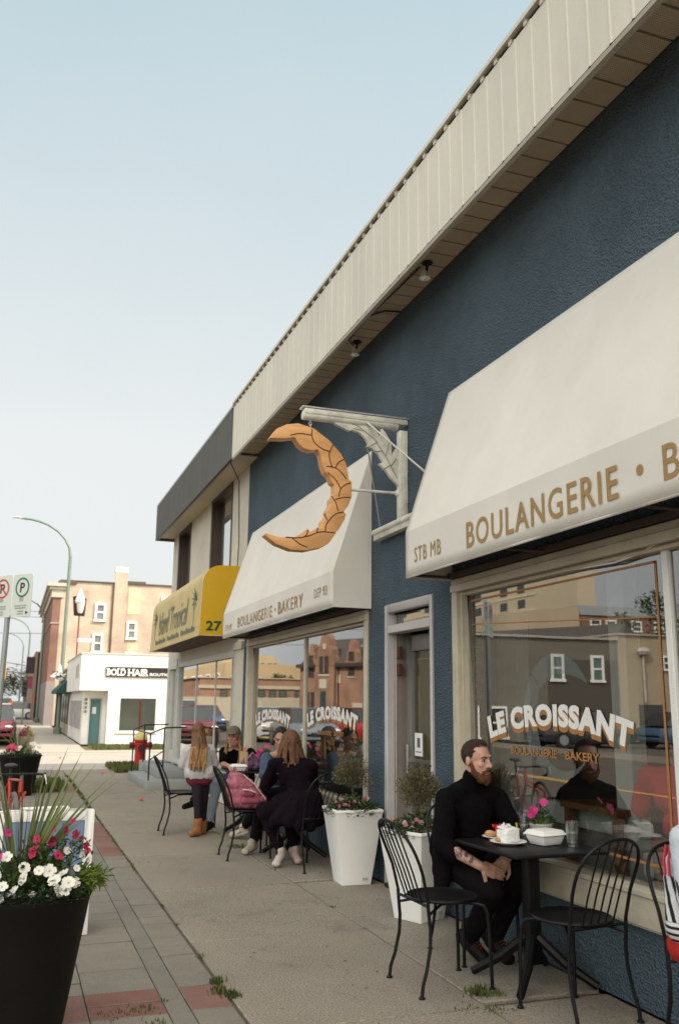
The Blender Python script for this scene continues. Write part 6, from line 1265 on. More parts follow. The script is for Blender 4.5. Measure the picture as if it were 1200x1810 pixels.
def shoe(an, toe, m, parent, s=1., sole=None, up=(0, 0, 1)):
    an, toe = V(an), V(toe); d = (toe-an); d.normalize(); dn = V((0, 0, 1)); heel = an-d*.045*s; sd = d.cross(V(up)).normalized(); u = sd.cross(d)
    pr = [C(heel-u*.02*s, .036*s, an+d*.05*s-u*.012*s, .040*s), C(an+d*.04*s-u*.015*s, .040*s, toe-u*.01*s, .034*s), C(an+u*.03*s, .044*s, an-u*.02*s, .042*s), C(toe-u*.012*s+sd*.012*s, .03*s, toe-u*.012*s-sd*.012*s, .03*s)]
    inv = Matrix((sd, d, u))
    o = blob('shoe', pr, [m, sole or m], parent, .006, 3, 0, .1, lambda c: 1 if (inv @ (c-an)).z < -.030*s else 0)
    if sole:
        for k in range(4):
            b = MB(); c = an+d*(.035+.020*k)*s+u*(.030-.006*k)*s; b.tube([c-sd*.026*s-u*.006, c+u*.006*s, c+sd*.026*s-u*.006], .0032*s, 5); b.build('lace', mat('lace_grey', (.30, .27, .25), .8), o)
        b = MB(); b.tube([an+V((0, 0, .035))+(sd*math.cos(a)+d*math.sin(a))*.043*s for a in [6.283*i/14 for i in range(14)]], .006*s, 5, closed=True); b.build('collar', mat('shoe_lining', (.16, .13, .12), .9), o)
        for q in (-1, 1): b = MB(); b.tube([an+sd*q*.043*s-u*.016*s+d*.0, an+sd*q*.045*s-u*.004*s+d*.03*s, an+sd*q*.041*s-u*.018*s+d*.06*s], .004*s, 5); b.build('stripe', mat('shoe_stripe', (.22, .18, .20), .7), o)
    return o
def hair_mat(name, col, col2=None):
    m = mat(name, col, .55, .35, 16, .7, 55, stretch=(1, 1, .12), fine=.3, fs=120); return m
M_BLKWOOL = mat('black_wool', (.0042, .0036, .0042), .95, .35, 6, .5, 260, spec=.08); M_BLKKNIT = mat('black_knit', (.003, .0026, .003), .9, .3, 6, .5, 300, spec=.08)
M_PANTS = mat('black_denim', (.0065, .005, .0065), .85, .35, 7, .5, 240, spec=.1)

# ------------------------------------------------------------ bearded man
mn = thing('person', 'bearded man in black coat sitting at the near table with clasped hands', 'person', (2.80, 5.27, 0), 'people outside the bakery')
hd_ = Head((2.825, 5.20, 1.160), (.38, -.92, -.05), (0, 0, 1), 1.03)
shR_, shL_ = (2.63, 5.245, .925), (2.975, 5.215, .925); elR, elL = (2.545, 5.13, .675), (3.05, 5.075, .69); wrR, wrL = (2.668, 4.885, .588), (2.875, 4.935, .615)
body = torso((2.80, 5.28, .53), (2.805, 5.30, .68), (2.81, 5.27, .86), (2.812, 5.25, 1.0), shL_, shR_, .92) + [C((2.812, 5.255, .98), .058, (2.825, 5.225, 1.10), .056)] + hd_.prims()
body += arm(shR_, elR, wrR) + arm(shL_, elL, wrL)
body += hand(wrR, (.84, -.10, -.36), (.1, .8, -.3), 1.06, -1, .12, (.0, .12, .22, .38)) + hand(wrL, (-.74, -.16, -.56), (.1, .6, -.2), 1.06, 1, .30, (.2, .1, 0, .1))
body += leg((2.70, 5.24, .52), (2.735, 4.88, .45), (2.735, 5.15, .13), (2.80, 5.06, .035)) + leg((2.90, 5.22, .53), (2.965, 4.90, .565), (2.89, 5.14, .12), (2.92, 5.04, .04))
def ink(c):
    a_, b_ = V(elR), V(wrR); t_ = (c-a_).dot(b_-a_)/(b_-a_).length_squared; q_ = a_.lerp(b_, t_)
    return 1 if .30 < t_ < .86 and (c-q_).length < .06 and (c-q_).y < .012 and mnoise.noise(c*55)+.5*mnoise.noise(c*130) > .10 else 0
blob('body', body, [mat('skin_man', (.47, .265, .195), .48, .10, 14, .08, 250), mat('tattoo_ink', (.12, .07, .08), .55, .2, 60)], mn, .004, 3, matfn=ink)
hd_.eyes(mn, mat('brow_auburn', (.07, .028, .014), .8))
man_hair(hd_, mn)
bp_ = []
for q in (-1, 1): bp_ += [C(hd_.p(.064*q, .012, -.022), .010, hd_.p(.058*q, .03, -.07), .020), C(hd_.p(.058*q, .03, -.07), .020, hd_.p(.026*q, .066, -.108), .026), C(hd_.p(.028*q, .078, -.072), .009, hd_.p(.03*q, .07, -.10), .018), C(hd_.p(.004*q, .094, -.050), .008, hd_.p(.03*q, .078, -.062), .008)]
bp_ += [C(hd_.p(-.012, .080, -.10), .022, hd_.p(.012, .080, -.10), .022), C(hd_.p(0, .076, -.108), .027, hd_.p(0, .078, -.124), .020), E(hd_.p(0, .05, -.108), (.046, .038, .030), hd_.m)]
blob('beard', bp_, mat('auburn_beard', (.115, .036, .014), .75, .4, 60, .8, 220, stretch=(1, 1, .3)), mn, .0045, 2, .003, .012)
swp = torso((2.80, 5.285, .55), (2.805, 5.30, .68), (2.81, 5.265, .86), (2.812, 5.25, .985), (2.95, 5.21, .945), (2.65, 5.24, .945), 1.0) + [C((2.812, 5.255, .98), .072, (2.820, 5.235, 1.055), .068), C((2.79, 5.22, .60), .10, (2.81, 5.20, .85), .105)]
blob('sweater', swp, M_BLKKNIT, mn, .007, 3, .004, .05)
ctp = [C((2.64, 5.25, .925), .066, (2.76, 5.26, .985), .060), C((2.965, 5.225, .925), .064, (2.87, 5.255, .985), .060), C(shR_, .068, elR, .062), C(elR, .062, (2.585, 5.065, .635), .058), C(shL_, .066, elL, .060), C(elL, .058, (3.0, 5.03, .655), .054)]
ctp += [C((2.67, 5.28, .90), .075, (2.635, 5.31, .62), .088), C((2.94, 5.27, .90), .072, (2.98, 5.32, .60), .085), C((2.72, 5.33, .91), .078, (2.70, 5.38, .58), .09), C((2.89, 5.33, .91), .078, (2.92, 5.38, .58), .09), C((2.625, 5.26, .66), .074, (2.60, 5.24, .52), .070), C((2.99, 5.36, .55), .07, (3.0, 5.40, .45), .06)] + [C((2.625+.02*k, 5.22+.035*k, .60), .066, (2.565+.022*k, 5.19+.047*k, .425+.004*k), .046) for k in range(7)]
blob('coat', ctp, M_BLKWOOL, mn, .008, 3, .006, .07)
trp = [C((2.80, 5.30, .52), .125, (2.80, 5.27, .54), .125), C((2.705, 5.24, .53), .098, (2.737, 4.885, .452), .075), C((2.895, 5.22, .54), .098, (2.968, 4.90, .568), .075), C((2.737, 4.885, .452), .072, (2.736, 5.15, .145), .051), C((2.968, 4.90, .568), .072, (2.89, 5.14, .135), .051)]
blob('trousers', trp, M_PANTS, mn, .007, 3, .005, .05)
b = MB(); b.tube([(2.645, 5.09, .600), (2.68, 5.02, .598), (2.72, 4.97, .585)], .0035, 5); b.build('zip', mat('zip_metal', (.35, .33, .32), .35, metal=.8), mn)
M_SHOEB = mat('black_shoe', (.006, .005, .005), .6, .2, 12, spec=.2); M_LACE = mat('red_lace', (.30, .03, .015), .6)
for (a, t_) in (((2.735, 5.165, .125), (2.795, 5.065, .035)), ((2.89, 5.15, .12), (2.93, 5.045, .04))):
    sh_ = shoe(a, t_, M_SHOEB, mn, 1.12); blob('shoe_collar', [C(V(a)+V((0, -.005, -.01)), .050, V(a)+V((.0, .005, .075)), .047)], M_SHOEB, sh_, .006, 3, .002, .03); b = MB(); a, t_ = V(a), V(t_); d_ = (t_-a).normalized(); sd = d_.cross(V((0, 0, 1))).normalized(); u_ = sd.cross(d_)
    for k in range(5): c = a+d_*(.015+.018*k)+u_*(.036-.002*k); b.tube([c-sd*.022, c+u_*.006, c+sd*.022], .003, 5)
    b.build('lace', M_LACE, sh_)
b = MB(); b.tube([(2.985, 5.01, .80), (2.98, 4.995, .77), (2.985, 4.99, .735)], .006, 6); b.build('pull_tab', mat('yellow_tab', (.42, .36, .02), .6), mn)

mn.location.x -= .032
# ------------------------------------------------------------ standing girl
gl = thing('person', 'standing girl in pale sweatshirt, dark leggings and tan boots seen from behind', 'person', (2.12, 10.66, 0), 'people outside the bakery')
gh = Head((2.095, 10.70, 1.145), (.25, 1, -.1), (0, 0, 1), .93, True)
gb = torso((2.13, 10.66, .65), (2.125, 10.66, .77), (2.115, 10.67, .91), (2.105, 10.68, 1.0), (1.975, 10.67, .965), (2.245, 10.66, .965), .72) + [C((2.10, 10.69, 1.0), .042, (2.097, 10.70, 1.08), .042)] + gh.prims()
gb += arm((1.975, 10.67, .96), (1.93, 10.72, .78), (2.03, 10.86, .76), .78) + arm((2.245, 10.66, .96), (2.30, 10.72, .79), (2.20, 10.86, .77), .78) + hand((2.03, 10.86, .76), (.8, .5, 0), (0, 1, -.3), .75) + hand((2.20, 10.86, .77), (-.8, .5, 0), (0, 1, -.3), .75, -1)
gb += leg((2.10, 10.66, .62), (2.115, 10.64, .34), (2.125, 10.64, .07), (2.06, 10.58, .03), .72) + leg((2.18, 10.70, .62), (2.20, 10.74, .34), (2.21, 10.78, .07), (2.18, 10.86, .03), .72)
blob('body', gb, M_SKIN, gl, .007, 3)
swm = mat('pale_grey_fleece', (.47, .46, .455), .95, .12, 8, .5, 90)
blob('sweatshirt', [C((2.06, 10.66, .70), .115, (2.20, 10.66, .70), .115), C((2.06, 10.66, .72), .10, (2.06, 10.67, .93), .09), C((2.18, 10.66, .72), .10, (2.17, 10.67, .93), .09), C((1.98, 10.67, .96), .056, (2.10, 10.68, .985), .052), C((2.24, 10.665, .96), .056, (2.10, 10.68, .985), .052), C((2.09, 10.67, .95), .085, (2.13, 10.67, .95), .085),
     C((1.975, 10.67, .95), .060, (1.93, 10.72, .785), .056), C((1.93, 10.72, .785), .054, (2.02, 10.84, .765), .044), C((2.245, 10.665, .95), .060, (2.305, 10.72, .79), .058), C((2.305, 10.72, .79), .055, (2.21, 10.84, .775), .044), C((2.04, 10.61, .985), .04, (2.18, 10.62, .975), .04)], swm, gl, .007, 3, .006, .05)
blob('shirt_hem', [C((2.06, 10.66, .632), .092, (2.19, 10.66, .632), .092), C((2.06, 10.66, .66), .10, (2.19, 10.66, .66), .10)], mat('burgundy_jersey', (.13, .012, .03), .85, .15, 8), gl, .008, 3)
blob('leggings', [C((2.10, 10.66, .60), .082, (2.18, 10.67, .60), .08), C((2.10, 10.66, .60), .074, (2.115, 10.645, .34), .052), C((2.115, 10.645, .34), .05, (2.125, 10.645, .12), .038), C((2.18, 10.68, .60), .074, (2.20, 10.74, .34), .052), C((2.20, 10.74, .34), .05, (2.21, 10.78, .12), .038)], mat('black_plum_leggings', (.010, .005, .009), .8, .2, 8), gl, .007, 3)
M_BOOT = mat('tan_suede', (.27, .115, .04), .9, .2, 10, .3, 100)
for (a, t_) in (((2.125, 10.645, .07), (2.05, 10.59, .035)), ((2.21, 10.785, .07), (2.17, 10.86, .035))):
    a, t_ = V(a), V(t_); blob('boot', [C(a+V((0, 0, .10)), .052, a, .050), C(a-V((0, 0, .02)), .05, t_+V((0, 0, .005)), .040), C(a+V((0, 0, -.025)), .05, a+V((.0, 0, -.02)), .05)], [M_BOOT, mat('boot_sole', (.20, .10, .05), .8)], gl, .006, 3, .002, .05, lambda c: 1 if c.z < .018 else 0)
st = []
for k in range(85):
    a = R(180+random.uniform(-105, 105)); x0 = gh.p(math.sin(a)*.070*-1, math.cos(a)*.085, random.uniform(.0, .07)); xx = (x0-gh.c); L = random.uniform(.24, .42)
    p1 = gh.c+V((xx.x*1.12, min(xx.y*1.1, 0)-.045, -.06)); p2 = gh.c+V((xx.x*.85+random.gauss(-.012, .016), -.172+random.gauss(0, .010), -.17)); p3 = p2+V((random.gauss(-.01, .018), -.005, -(L-.16))); st.append(([x0, p1, p2, p3], random.uniform(.009, .015)))
long_hair(gh, gl, [hair_mat('brown_blond_hair', (.13, .058, .024)), hair_mat('blond_hair_tip', (.30, .165, .065))], st, .006, .012, matfn=lambda c: 1 if c.z + .05*mnoise.noise(c*18) < .985 else 0)

# ------------------------------------------------------------ woman with cap
cw = thing('person', 'seated woman with olive cap, long blond hair, black t-shirt and pale jeans', 'person', (2.66, 11.1, 0), 'people outside the bakery')
ch = Head((2.585, 10.98, 1.095), (-.52, -.85, -.08), (0, 0, 1), .96, True)
cR, cL = (2.50, 11.10, .905), (2.80, 10.99, .90)
cb_ = torso((2.70, 11.16, .52), (2.69, 11.13, .66), (2.66, 11.08, .82), (2.63, 11.04, .95), cL, cR, .84) + [C((2.63, 11.04, .94), .045, (2.60, 11.0, 1.05), .044)] + ch.prims() + arm(cR, (2.47, 10.96, .765), (2.47, 10.62, .765), .88) + arm(cL, (2.86, 10.80, .77), (2.70, 10.60, .765), .88) + hand((2.47, 10.64, .77), (-.05, -1, -.1), (.2, 0, -1), .9) + hand((2.70, 10.60, .765), (-.9, -.4, 0), (0, 0, -1), .9, -1)
cb_ += leg((2.66, 11.12, .50), (2.40, 10.93, .56), (2.335, 10.99, .08), (2.27, 10.92, .03), .85) + leg((2.76, 11.08, .52), (2.42, 10.98, .60), (2.14, 11.0, .345), (2.04, 10.98, .315), .85)
blob('body', cb_, mat('skin_tan', (.44, .235, .15), .5, .1, 12), cw, .006, 3); ch.eyes(cw)
blob('tshirt', torso((2.70, 11.16, .54), (2.69, 11.13, .66), (2.655, 11.08, .82), (2.63, 11.045, .93), (2.77, 11.0, .895), (2.53, 11.095, .90), .92) + [C(cR, .062, (2.48, 11.0, .81), .060), C(cL, .062, (2.845, 10.87, .82), .060)], M_BLKKNIT, cw, .007, 3, .003, .05)
M_JEAN = mat('pale_jeans', (.26, .31, .36), .9, .14, 7, .3, 150)
blob('jeans', [C((2.66, 11.12, .50), .095, (2.40, 10.93, .56), .070), C((2.40, 10.93, .56), .068, (2.335, 10.985, .15), .050), C((2.76, 11.08, .52), .095, (2.42, 10.98, .605), .070), C((2.42, 10.98, .605), .066, (2.20, 10.99, .40), .048), C((2.70, 11.16, .52), .115, (2.72, 11.12, .52), .11)], M_JEAN, cw, .007, 3, .004, .05)
shoe((2.335, 10.99, .075), (2.27, 10.92, .045), M_SHOEB, cw, .95); shoe((2.14, 11.0, .34), (2.02, 10.975, .30), M_SHOEB, cw, .95)
st = []
for k in range(26):
    sg_ = random.choice((-1, 1)); x0 = ch.p(sg_*random.uniform(.06, .078), random.uniform(-.07, .0), random.uniform(-.02, .03)); L = random.uniform(.30, .40)
    p1 = ch.p(sg_*.085, random.uniform(-.05, .01), -.09); p2 = p1 + ch.m @ V((sg_*.015+random.gauss(0, .01), .03, -.12)); st.append(([x0, p1, p2, p2+V((random.gauss(-.01, .012), random.gauss(0, .01), -(L-.2)))], random.uniform(.012, .018)))
long_hair(ch, cw, [hair_mat('blond_hair', (.24, .125, .045))], st, .006, .004, front=.03)
inv_ = ch.m.transposed()
blob('cap', [E(ch.p(0, -.008, .045), (.088, .105, .085), ch.m), E(ch.p(0, .105, .045), (.068, .075, .010), ch.m)], mat('olive_cap', (.115, .098, .06), .9, .15, 10, .3, 150), cw, .006, 2, 0, .1, None, lambda c: (inv_ @ (c-ch.c)).z < .028)
# ------------------------------------------------------------ woman in purple coat
pw = thing('person', 'seated woman in dark purple coat with wavy brown hair, back to camera', 'person', (2.70, 8.45, 0), 'people outside the bakery')
ph = Head((2.605, 8.66, 1.105), (-.45, .88, -.12), (0, 0, 1), .96, True); pL, pR = (2.43, 8.60, .915), (2.78, 8.70-.20, .905)
pb_ = torso((2.71, 8.44, .52), (2.69, 8.48, .66), (2.635, 8.56, .81), (2.61, 8.61, .93), V(pL)-V((0, 0, .02)), V(pR)-V((0, 0, .02)), .74) + [C((2.61, 8.61, .95), .046, (2.605, 8.65, 1.05), .045)] + ph.prims() + arm(pL, (2.38, 8.72, .70), (2.52, 8.88, .765), .78) + arm(pR, (2.84, 8.66, .72), (2.70, 8.86, .765), .78) + hand((2.52, 8.88, .77), (.3, .9, 0), (0, 0, -1), .88) + hand((2.70, 8.86, .77), (-.3, .9, 0), (0, 0, -1), .88, -1)
pb_ += leg((2.62, 8.46, .50), (2.36, 8.70, .50), (2.50, 8.53, .135), (2.455, 8.46, .05), .86) + leg((2.76, 8.52, .50), (2.62, 8.82, .50), (2.66, 8.62, .13), (2.66, 8.54, .05), .86)
blob('body', pb_, M_SKIN, pw, .007, 3)
M_PUR = mat('purple_black_wool', (.0065, .003, .006), .95, .3, 6, .4, 200, spec=.1)
ptp = torso((2.71, 8.43, .52), (2.69, 8.48, .66), (2.635, 8.56, .82), (2.612, 8.605, .93), (2.45, 8.60, .91), (2.765, 8.51, .905), .98) + [C(pL, .062, (2.61, 8.61, .955), .056), C(pR, .062, (2.61, 8.61, .955), .056), C((2.61, 8.61, .95), .06, (2.607, 8.635, 1.0), .058), C(pL, .060, (2.38, 8.71, .71), .058), C((2.38, 8.71, .71), .055, (2.50, 8.85, .765), .044), C(pR, .060, (2.85, 8.65, .72), .058), C((2.85, 8.65, .72), .055, (2.71, 8.84, .765), .046)]
for k in range(14):
    a = 6.283*k/14; ca, sa = math.cos(a), math.sin(a); c0 = V((2.69, 8.43, .62)); ptp.append(C(c0+V((ca*.10, sa*.10, 0)), .075, c0+V((-.04+ca*(.235 if ca < 0 else .20), sa*.20+.02, -.20-.03*math.sin(3*a))), .062))
ptp += [C((2.66, 8.47, .58), .14, (2.50, 8.55, .54), .12), C((2.50, 8.55, .54), .11, (2.38, 8.66, .47), .085)]
blob('coat', ptp, M_PUR, pw, .009, 3, .008, .07)
blob('trousers', [C((2.62, 8.46, .50), .095, (2.36, 8.70, .50), .072), C((2.36, 8.70, .50), .07, (2.48, 8.54, .19), .05), C((2.76, 8.52, .50), .095, (2.62, 8.82, .50), .072), C((2.62, 8.82, .50), .07, (2.655, 8.63, .19), .05)], M_PUR, pw, .008, 3, .004, .05)
M_SNK = mat('cream_sneaker', (.50, .44, .38), .7, .12, 12, .2, 80); M_SOLE = mat('pale_sole', (.55, .50, .45), .7)
shoe((2.505, 8.54, .12), (2.43, 8.45, .05), M_SNK, pw, .98, M_SOLE); shoe((2.66, 8.63, .115), (2.67, 8.52, .055), mat('pink_sneaker', (.42, .31, .27), .75, .12, 12), pw, .96, M_SOLE)
st = []
for k in range(50):
    a = R(180+random.uniform(-115, 115)); x0 = ph.p(-math.sin(a)*.075, math.cos(a)*.088, random.uniform(-.01, .08)); o_ = ph.m @ V((-math.sin(a), math.cos(a), 0))
    p1 = x0+o_*.030+V((0, 0, -.07)); p2 = p1+o_*random.uniform(.012, .035)+V((random.gauss(0, .01), 0, -.09)); p3 = p2+o_*random.uniform(-.005, .03)+V((random.gauss(0, .014), random.gauss(0, .01), -random.uniform(.03, .10))); st.append(([x0, p1, p2, p3], random.uniform(.012, .02)))
long_hair(ph, pw, [hair_mat('auburn_wavy_hair', (.105, .042, .016))], st, .006, .020)
b = MB(); b.tube([ph.p(-.05, .05, .115), ph.p(-.02, .055, .125), ph.p(.02, .05, .122)], .008, 6); b.build('sunglasses', mat('dark_lens', (.015, .015, .018), .1), pw)
# ------------------------------------------------------------ person in denim jacket, half hidden
dn_ = thing('person', 'person in denim jacket with black hair, mostly hidden by the purple coat', 'person', (2.88, 9.85, 0), 'people outside the bakery')
dh = Head((2.80, 9.66, 1.12), (-.35, -.9, -.3), (0, 0, 1), .97); dR, dL = (2.66, 9.72, .91), (2.98, 9.72, .91)
db_ = torso((2.88, 9.88, .52), (2.87, 9.86, .66), (2.84, 9.80, .82), (2.81, 9.74, .95), dL, dR, .86) + [C((2.81, 9.73, .95), .047, (2.805, 9.69, 1.06), .046)] + dh.prims() + arm(dR, (2.60, 9.56, .745), (2.58, 9.32, .765), .9) + arm(dL, (3.0, 9.52, .75), (2.86, 9.32, .765), .9) + hand((2.58, 9.34, .77), (-.1, -1, 0), (.3, 0, -1), .95) + hand((2.86, 9.32, .765), (-.3, -.9, 0), (0, 0, -1), .95, -1)
db_ += leg((2.80, 9.82, .50), (2.56, 9.46, .51), (2.43, 9.30, .09), (2.33, 9.24, .03), .9) + leg((2.95, 9.80, .50), (2.62, 9.72, .50), (2.58, 10.26, .12), (2.46, 10.40, .045), .9)
blob('body', db_, M_SKIN, dn_, .007, 3); dh.eyes(dn_)
blob('denim_jacket', torso((2.88, 9.88, .56), (2.87, 9.86, .66), (2.84, 9.80, .82), (2.812, 9.74, .93), (2.95, 9.73, .90), (2.69, 9.73, .90), .96) + [C(dR, .066, (2.60, 9.56, .75), .060), C((2.60, 9.56, .75), .056, (2.58, 9.38, .766), .045), C(dL, .066, (3.0, 9.53, .755), .06), C((3.0, 9.53, .755), .056, (2.88, 9.36, .766), .045)], mat('denim_blue', (.045, .075, .12), .9, .25, 8, .4, 120), dn_, .008, 3, .005, .05)
blob('trousers', [C((2.80, 9.82, .50), .098, (2.56, 9.46, .51), .072), C((2.56, 9.46, .51), .07, (2.45, 9.32, .15), .054), C((2.95, 9.80, .50), .098, (2.62, 9.72, .50), .072), C((2.62, 9.72, .50), .068, (2.58, 10.20, .17), .05), C((2.88, 9.86, .52), .115, (2.88, 9.80, .52), .11)], M_PANTS, dn_, .008, 3, .004, .05)
shoe((2.42, 9.30, .08), (2.33, 9.235, .045), mat('beige_sneaker', (.40, .33, .26), .75, .12, 12), dn_, 1.0, mat('brown_sole', (.16, .11, .08), .8)); shoe((2.57, 10.28, .10), (2.46, 10.38, .05), mat('beige_sneaker', (.40, .33, .26), .75), dn_, 1.0, M_SOLE)
hairline_shell(dh, .014, dn_, mat('black_hair', (.012, .009, .008), .5, .3, 40, .5, 200), front=.05, low=-.07, wr=.003)
# ------------------------------------------------------------ person in striped jacket at the right edge
sp0 = thing('person', 'person in black jacket with white stripes cut by the right picture edge', 'person', (3.0, 3.52, 0), 'people outside the bakery')
sh2 = Head((3.02, 3.40, 1.14), (-.1, -1, -.1), (0, 0, 1), 1.0); sR, sL = (2.80, 3.50, .93), (3.12, 3.48, .93)
sb_ = torso((2.98, 3.55, .52), (2.98, 3.56, .66), (2.97, 3.52, .82), (2.99, 3.47, .97), sL, sR, .9) + [C((2.99, 3.46, .96), .05, (3.01, 3.43, 1.08), .048)] + sh2.prims() + arm(sR, (2.78, 3.44, .68), (2.84, 3.20, .66), .95) + arm(sL, (3.09, 3.36, .68), (3.02, 3.15, .66), .95) + hand((2.84, 3.20, .66), (.3, -.9, 0), (0, 0, -1)) + hand((3.02, 3.15, .66), (-.2, -.9, 0), (0, 0, -1), 1, -1)
sb_ += leg((2.90, 3.50, .50), (2.88, 3.08, .50), (2.90, 3.10, .08), (2.90, 2.96, .04), .95) + leg((3.04, 3.50, .50), (3.04, 3.08, .50), (3.03, 3.10, .08), (3.03, 2.96, .04), .95)
blob('body', sb_, M_SKIN, sp0, .007, 3); sh2.eyes(sp0)
def stripes():
    m = mat('striped_jersey', (.01, .01, .012), .8, .1, 5); t = m.node_tree; b_ = t.nodes['Principled BSDF']; g_ = t.nodes.new('ShaderNodeTexCoord'); s_ = t.nodes.new('ShaderNodeSeparateXYZ'); t.links.new(g_.outputs['Object'], s_.inputs[0])
    def band(sock, freq):
        a = t.nodes.new('ShaderNodeMath'); a.operation = 'MULTIPLY'; a.inputs[1].default_value = freq; t.links.new(sock, a.inputs[0]); f_ = t.nodes.new('ShaderNodeMath'); f_.operation = 'FRACT'; t.links.new(a.outputs[0], f_.inputs[0]); c_ = t.nodes.new('ShaderNodeMath'); c_.operation = 'GREATER_THAN'; c_.inputs[1].default_value = .45; t.links.new(f_.outputs[0], c_.inputs[0]); return c_.outputs[0]
    lo = t.nodes.new('ShaderNodeMath'); lo.operation = 'LESS_THAN'; lo.inputs[1].default_value = .585; t.links.new(s_.outputs[2], lo.inputs[0])
    mxx = t.nodes.new('ShaderNodeMix'); mxx.data_type = 'FLOAT'; t.links.new(lo.outputs[0], mxx.inputs[0])
    ad = t.nodes.new('ShaderNodeMath'); ad.operation = 'MULTIPLY_ADD'; ad.inputs[1].default_value = -.35; t.links.new(s_.outputs[2], ad.inputs[0]); t.links.new(s_.outputs[1], ad.inputs[2])
    t.links.new(band(ad.outputs[0], 22), mxx.inputs[2]); t.links.new(band(s_.outputs[2], 36), mxx.inputs[3])
    cm = t.nodes.new('ShaderNodeMix'); cm.data_type = 'RGBA'; cm.inputs[6].default_value = (.008, .008, .01, 1); cm.inputs[7].default_value = (.62, .62, .64, 1); t.links.new(mxx.outputs[0], cm.inputs[0]); t.links.new(cm.outputs[2], b_.inputs['Base Color']); return m
def spm(c): return 1 if c.z > .77 else (2 if .845 > c.z > .77 and False else 0)
blob('jacket', torso((2.98, 3.57, .52), (2.98, 3.57, .66), (2.97, 3.53, .82), (2.99, 3.47, .95), (3.09, 3.49, .92), (2.83, 3.505, .92), 1.0) + [C(sR, .072, (2.78, 3.45, .69), .068), C((2.78, 3.45, .69), .062, (2.83, 3.24, .665), .05), C(sL, .068, (3.09, 3.38, .69), .064), C((3.09, 3.38, .69), .058, (3.03, 3.2, .665), .048), C((2.84, 3.60, .80), .07, (2.82, 3.58, .56), .075), C((2.96, 3.66, .70), .075, (2.96, 3.64, .54), .08)], [stripes(), mat('pale_blue_white_jersey', (.50, .54, .60), .8, .08, 5)], sp0, .007, 3, .004, .05, spm)
b = MB()
for q in (0, .03): b.tube([(2.765-.0, 3.59-q, .90), (2.745, 3.585-q, .84), (2.742, 3.58-q, .775)], .007, 5)
b.build('piping', mat('red_piping', (.45, .03, .05), .7), sp0)
blob('shorts', [C((2.90, 3.52, .50), .10, (2.885, 3.2, .50), .085), C((3.04, 3.52, .50), .10, (3.04, 3.2, .50), .085), C((2.87, 3.62, .47), .09, (2.98, 3.62, .47), .09)], mat('red_striped_shorts', (.42, .018, .012), .8, .2, 8), sp0, .008, 3, .003, .05)
shoe((2.90, 3.10, .08), (2.90, 2.95, .045), M_SNK, sp0, 1., M_SOLE); shoe((3.03, 3.10, .08), (3.03, 2.95, .045), M_SNK, sp0, 1., M_SOLE)
hairline_shell(sh2, .012, sp0, mat('black_hair', (.012, .009, .008), .5), front=.05, low=-.06, wr=.003)
sp0.location = (3.03, 3.39, 0)
# ------------------------------------------------------------ indoor guest in red
rg = thing('person', 'dark haired guest in red jacket sitting inside behind the right window', 'person', (4.0, 4.75, .1), 'people inside the bakery')
rh = Head((4.02, 4.78, 1.30), (.5, .8, -.1), (0, 0, 1), 1.0); rL, rR = (3.86, 4.90, 1.07), (4.16, 4.66, 1.07)
rb_ = torso((4.0, 4.72, .62), (4.0, 4.72, .78), (4.0, 4.74, .95), (4.01, 4.76, 1.1), rL, rR, .92) + [C((4.01, 4.76, 1.1), .05, (4.02, 4.78, 1.22), .048)] + rh.prims() + arm(rL, (3.90, 5.05, .86), (4.05, 5.18, .84)) + arm(rR, (4.2, 4.85, .86), (4.15, 5.1, .84)) + hand((4.05, 5.18, .84), (.4, .8, 0), (0, 0, -1)) + hand((4.15, 5.1, .84), (.1, .9, 0), (0, 0, -1), 1, -1) + leg((3.95, 4.76, .6), (4.05, 5.12, .62), (4.05, 5.05, .18), (4.08, 5.18, .13)) + leg((4.1, 4.70, .6), (4.25, 5.02, .62), (4.25, 4.98, .18), (4.28, 5.1, .13))
blob('body', rb_, M_SKIN, rg, .009, 3)
blob('jacket', torso((4.0, 4.70, .58), (4.0, 4.71, .78), (4.0, 4.74, .95), (4.01, 4.76, 1.09), rL, rR, 1.08) + [C(rL, .07, (3.90, 5.05, .86), .065), C((3.90, 5.05, .86), .06, (4.02, 5.15, .84), .05), C(rR, .07, (4.2, 4.85, .86), .065), C((4.2, 4.85, .86), .06, (4.15, 5.05, .84), .05), C((4.0, 4.70, .6), .16, (4.0, 4.70, .45), .15)], mat('red_jacket', (.60, .035, .05), .8, .12, 5), rg, .01, 3, .005, .06)
hairline_shell(rh, .018, rg, mat('black_hair', (.012, .009, .008), .5), front=.05, low=-.10, wr=.004)
it = thing('indoor_table', 'brown wooden table inside behind the right window', 'table', (4.1, 5.35, .1))
b = MB(); b.box(3.75, 4.4, 5.1, 5.75, .80, .84); b.build('tabletop', mat('brown_wood', (.14, .065, .025), .4, .25, 3, stretch=(1, 8, 1)), it)
for x in (3.80, 4.35):
    for y in (5.15, 5.70): b = MB(); b.box(x-.03, x+.03, y-.03, y+.03, .10, .80); b.build('leg', mat('brown_wood', (.14, .065, .025), .4), it)
ip = thing('house_plant', 'large leaved green house plant inside the right window corner', 'plant', (3.55, 3.98, .1))
b = MB()
for k in range(26):
    a = random.uniform(0, 6.28); b.leaf((3.55, 3.98, .42+.012*k), (math.cos(a)*.8, math.sin(a)*.8, .9), (0, 0, 1), .26, .09, k % 3, 1.)
b.build('foliage', M_FOL, ip); b = MB(); b.lathe([(.08, .10), (.11, .42), (.09, .42)], (3.55, 3.98, 0), 16); b.build('pot', M_CER, ip, smooth=True)
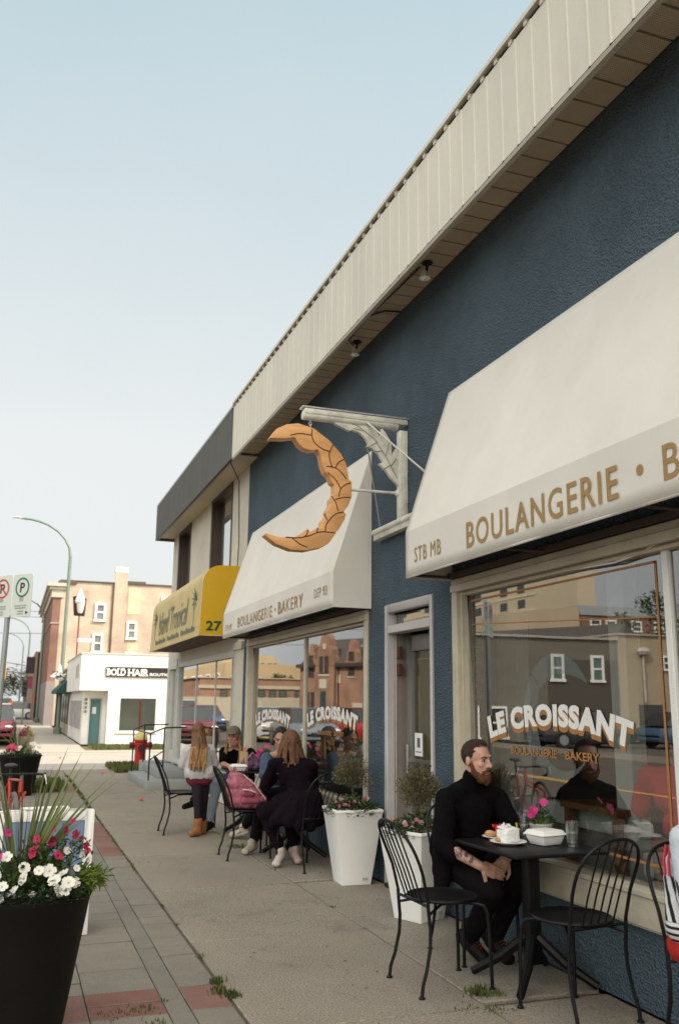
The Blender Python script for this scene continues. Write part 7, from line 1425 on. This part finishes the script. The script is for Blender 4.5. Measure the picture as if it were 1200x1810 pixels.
# ------------------------------------------------------------ bags
bp2 = thing('backpack', 'pink backpack resting on an empty bistro chair', 'backpack', (2.32, 9.15, .46))
M_PINK = mat('pink_nylon', (.33, .095, .13), .55, .18, 9, .2, 60)
bkp = []
for y in (9.05, 9.13, 9.21, 9.27):
    bkp += [C((2.20, y, .545), .075, (2.42, y, .535), .075), C((2.19, y, .62), .075, (2.37, y, .61), .07), C((2.18, y, .70), .068, (2.30, y, .69), .062), C((2.18, min(max(y, 9.08), 9.24), .765), .052, (2.22, min(max(y, 9.08), 9.24), .76), .05)]
blob('body', bkp, M_PINK, bp2, .007, 16, .010, .075)
blob('pocket', [C((2.24, 8.985, .55), .035, (2.38, 8.985, .545), .032), C((2.24, 8.985, .62), .035, (2.32, 8.985, .615), .030)], mat('pink_nylon_dark', (.26, .06, .095), .6, .15, 9), bp2, .006, 3, .003, .04)
b = MB(); b.tube([(2.19, 9.11, .80), (2.18, 9.13, .86), (2.18, 9.18, .86), (2.19, 9.20, .80)], .010, 8); b.build('handle', M_PINK, bp2, smooth=True)
b = MB(); b.tube([(2.22, 8.955, .66), (2.28, 8.95, .655), (2.35, 8.955, .63)], .008, 6); b.tube([(2.23, 8.99, .80), (2.34, 8.975, .71), (2.46, 8.975, .56)], .006, 6); b.build('zip_band', mat('pale_band_fabric', (.60, .48, .48), .7), bp2, smooth=True)
b = MB(); b.obox((2.165, 9.02, .55), (.03, .02, .07)); b.build('reflector', mat('red_tag', (.6, .04, .06), .5), bp2)
pb2 = thing('handbag', 'crumpled purple bag on the far table by the cap woman', 'bag', (2.70, 10.46, TZ))
blob('body', [C((2.62, 10.46, .79), .06, (2.78, 10.48, .785), .06), C((2.64, 10.47, .86), .05, (2.76, 10.47, .83), .05)], mat('mauve_nylon', (.13, .055, .11), .6, .2, 8, .3, 50), pb2, .007, 14, .014, .05)
b = MB(); b.tube([(2.62, 10.41, .86), (2.68, 10.40, .93), (2.75, 10.41, .87)], .012, 8); b.build('handle', mat('mauve_light', (.22, .12, .19), .6), pb2, smooth=True)
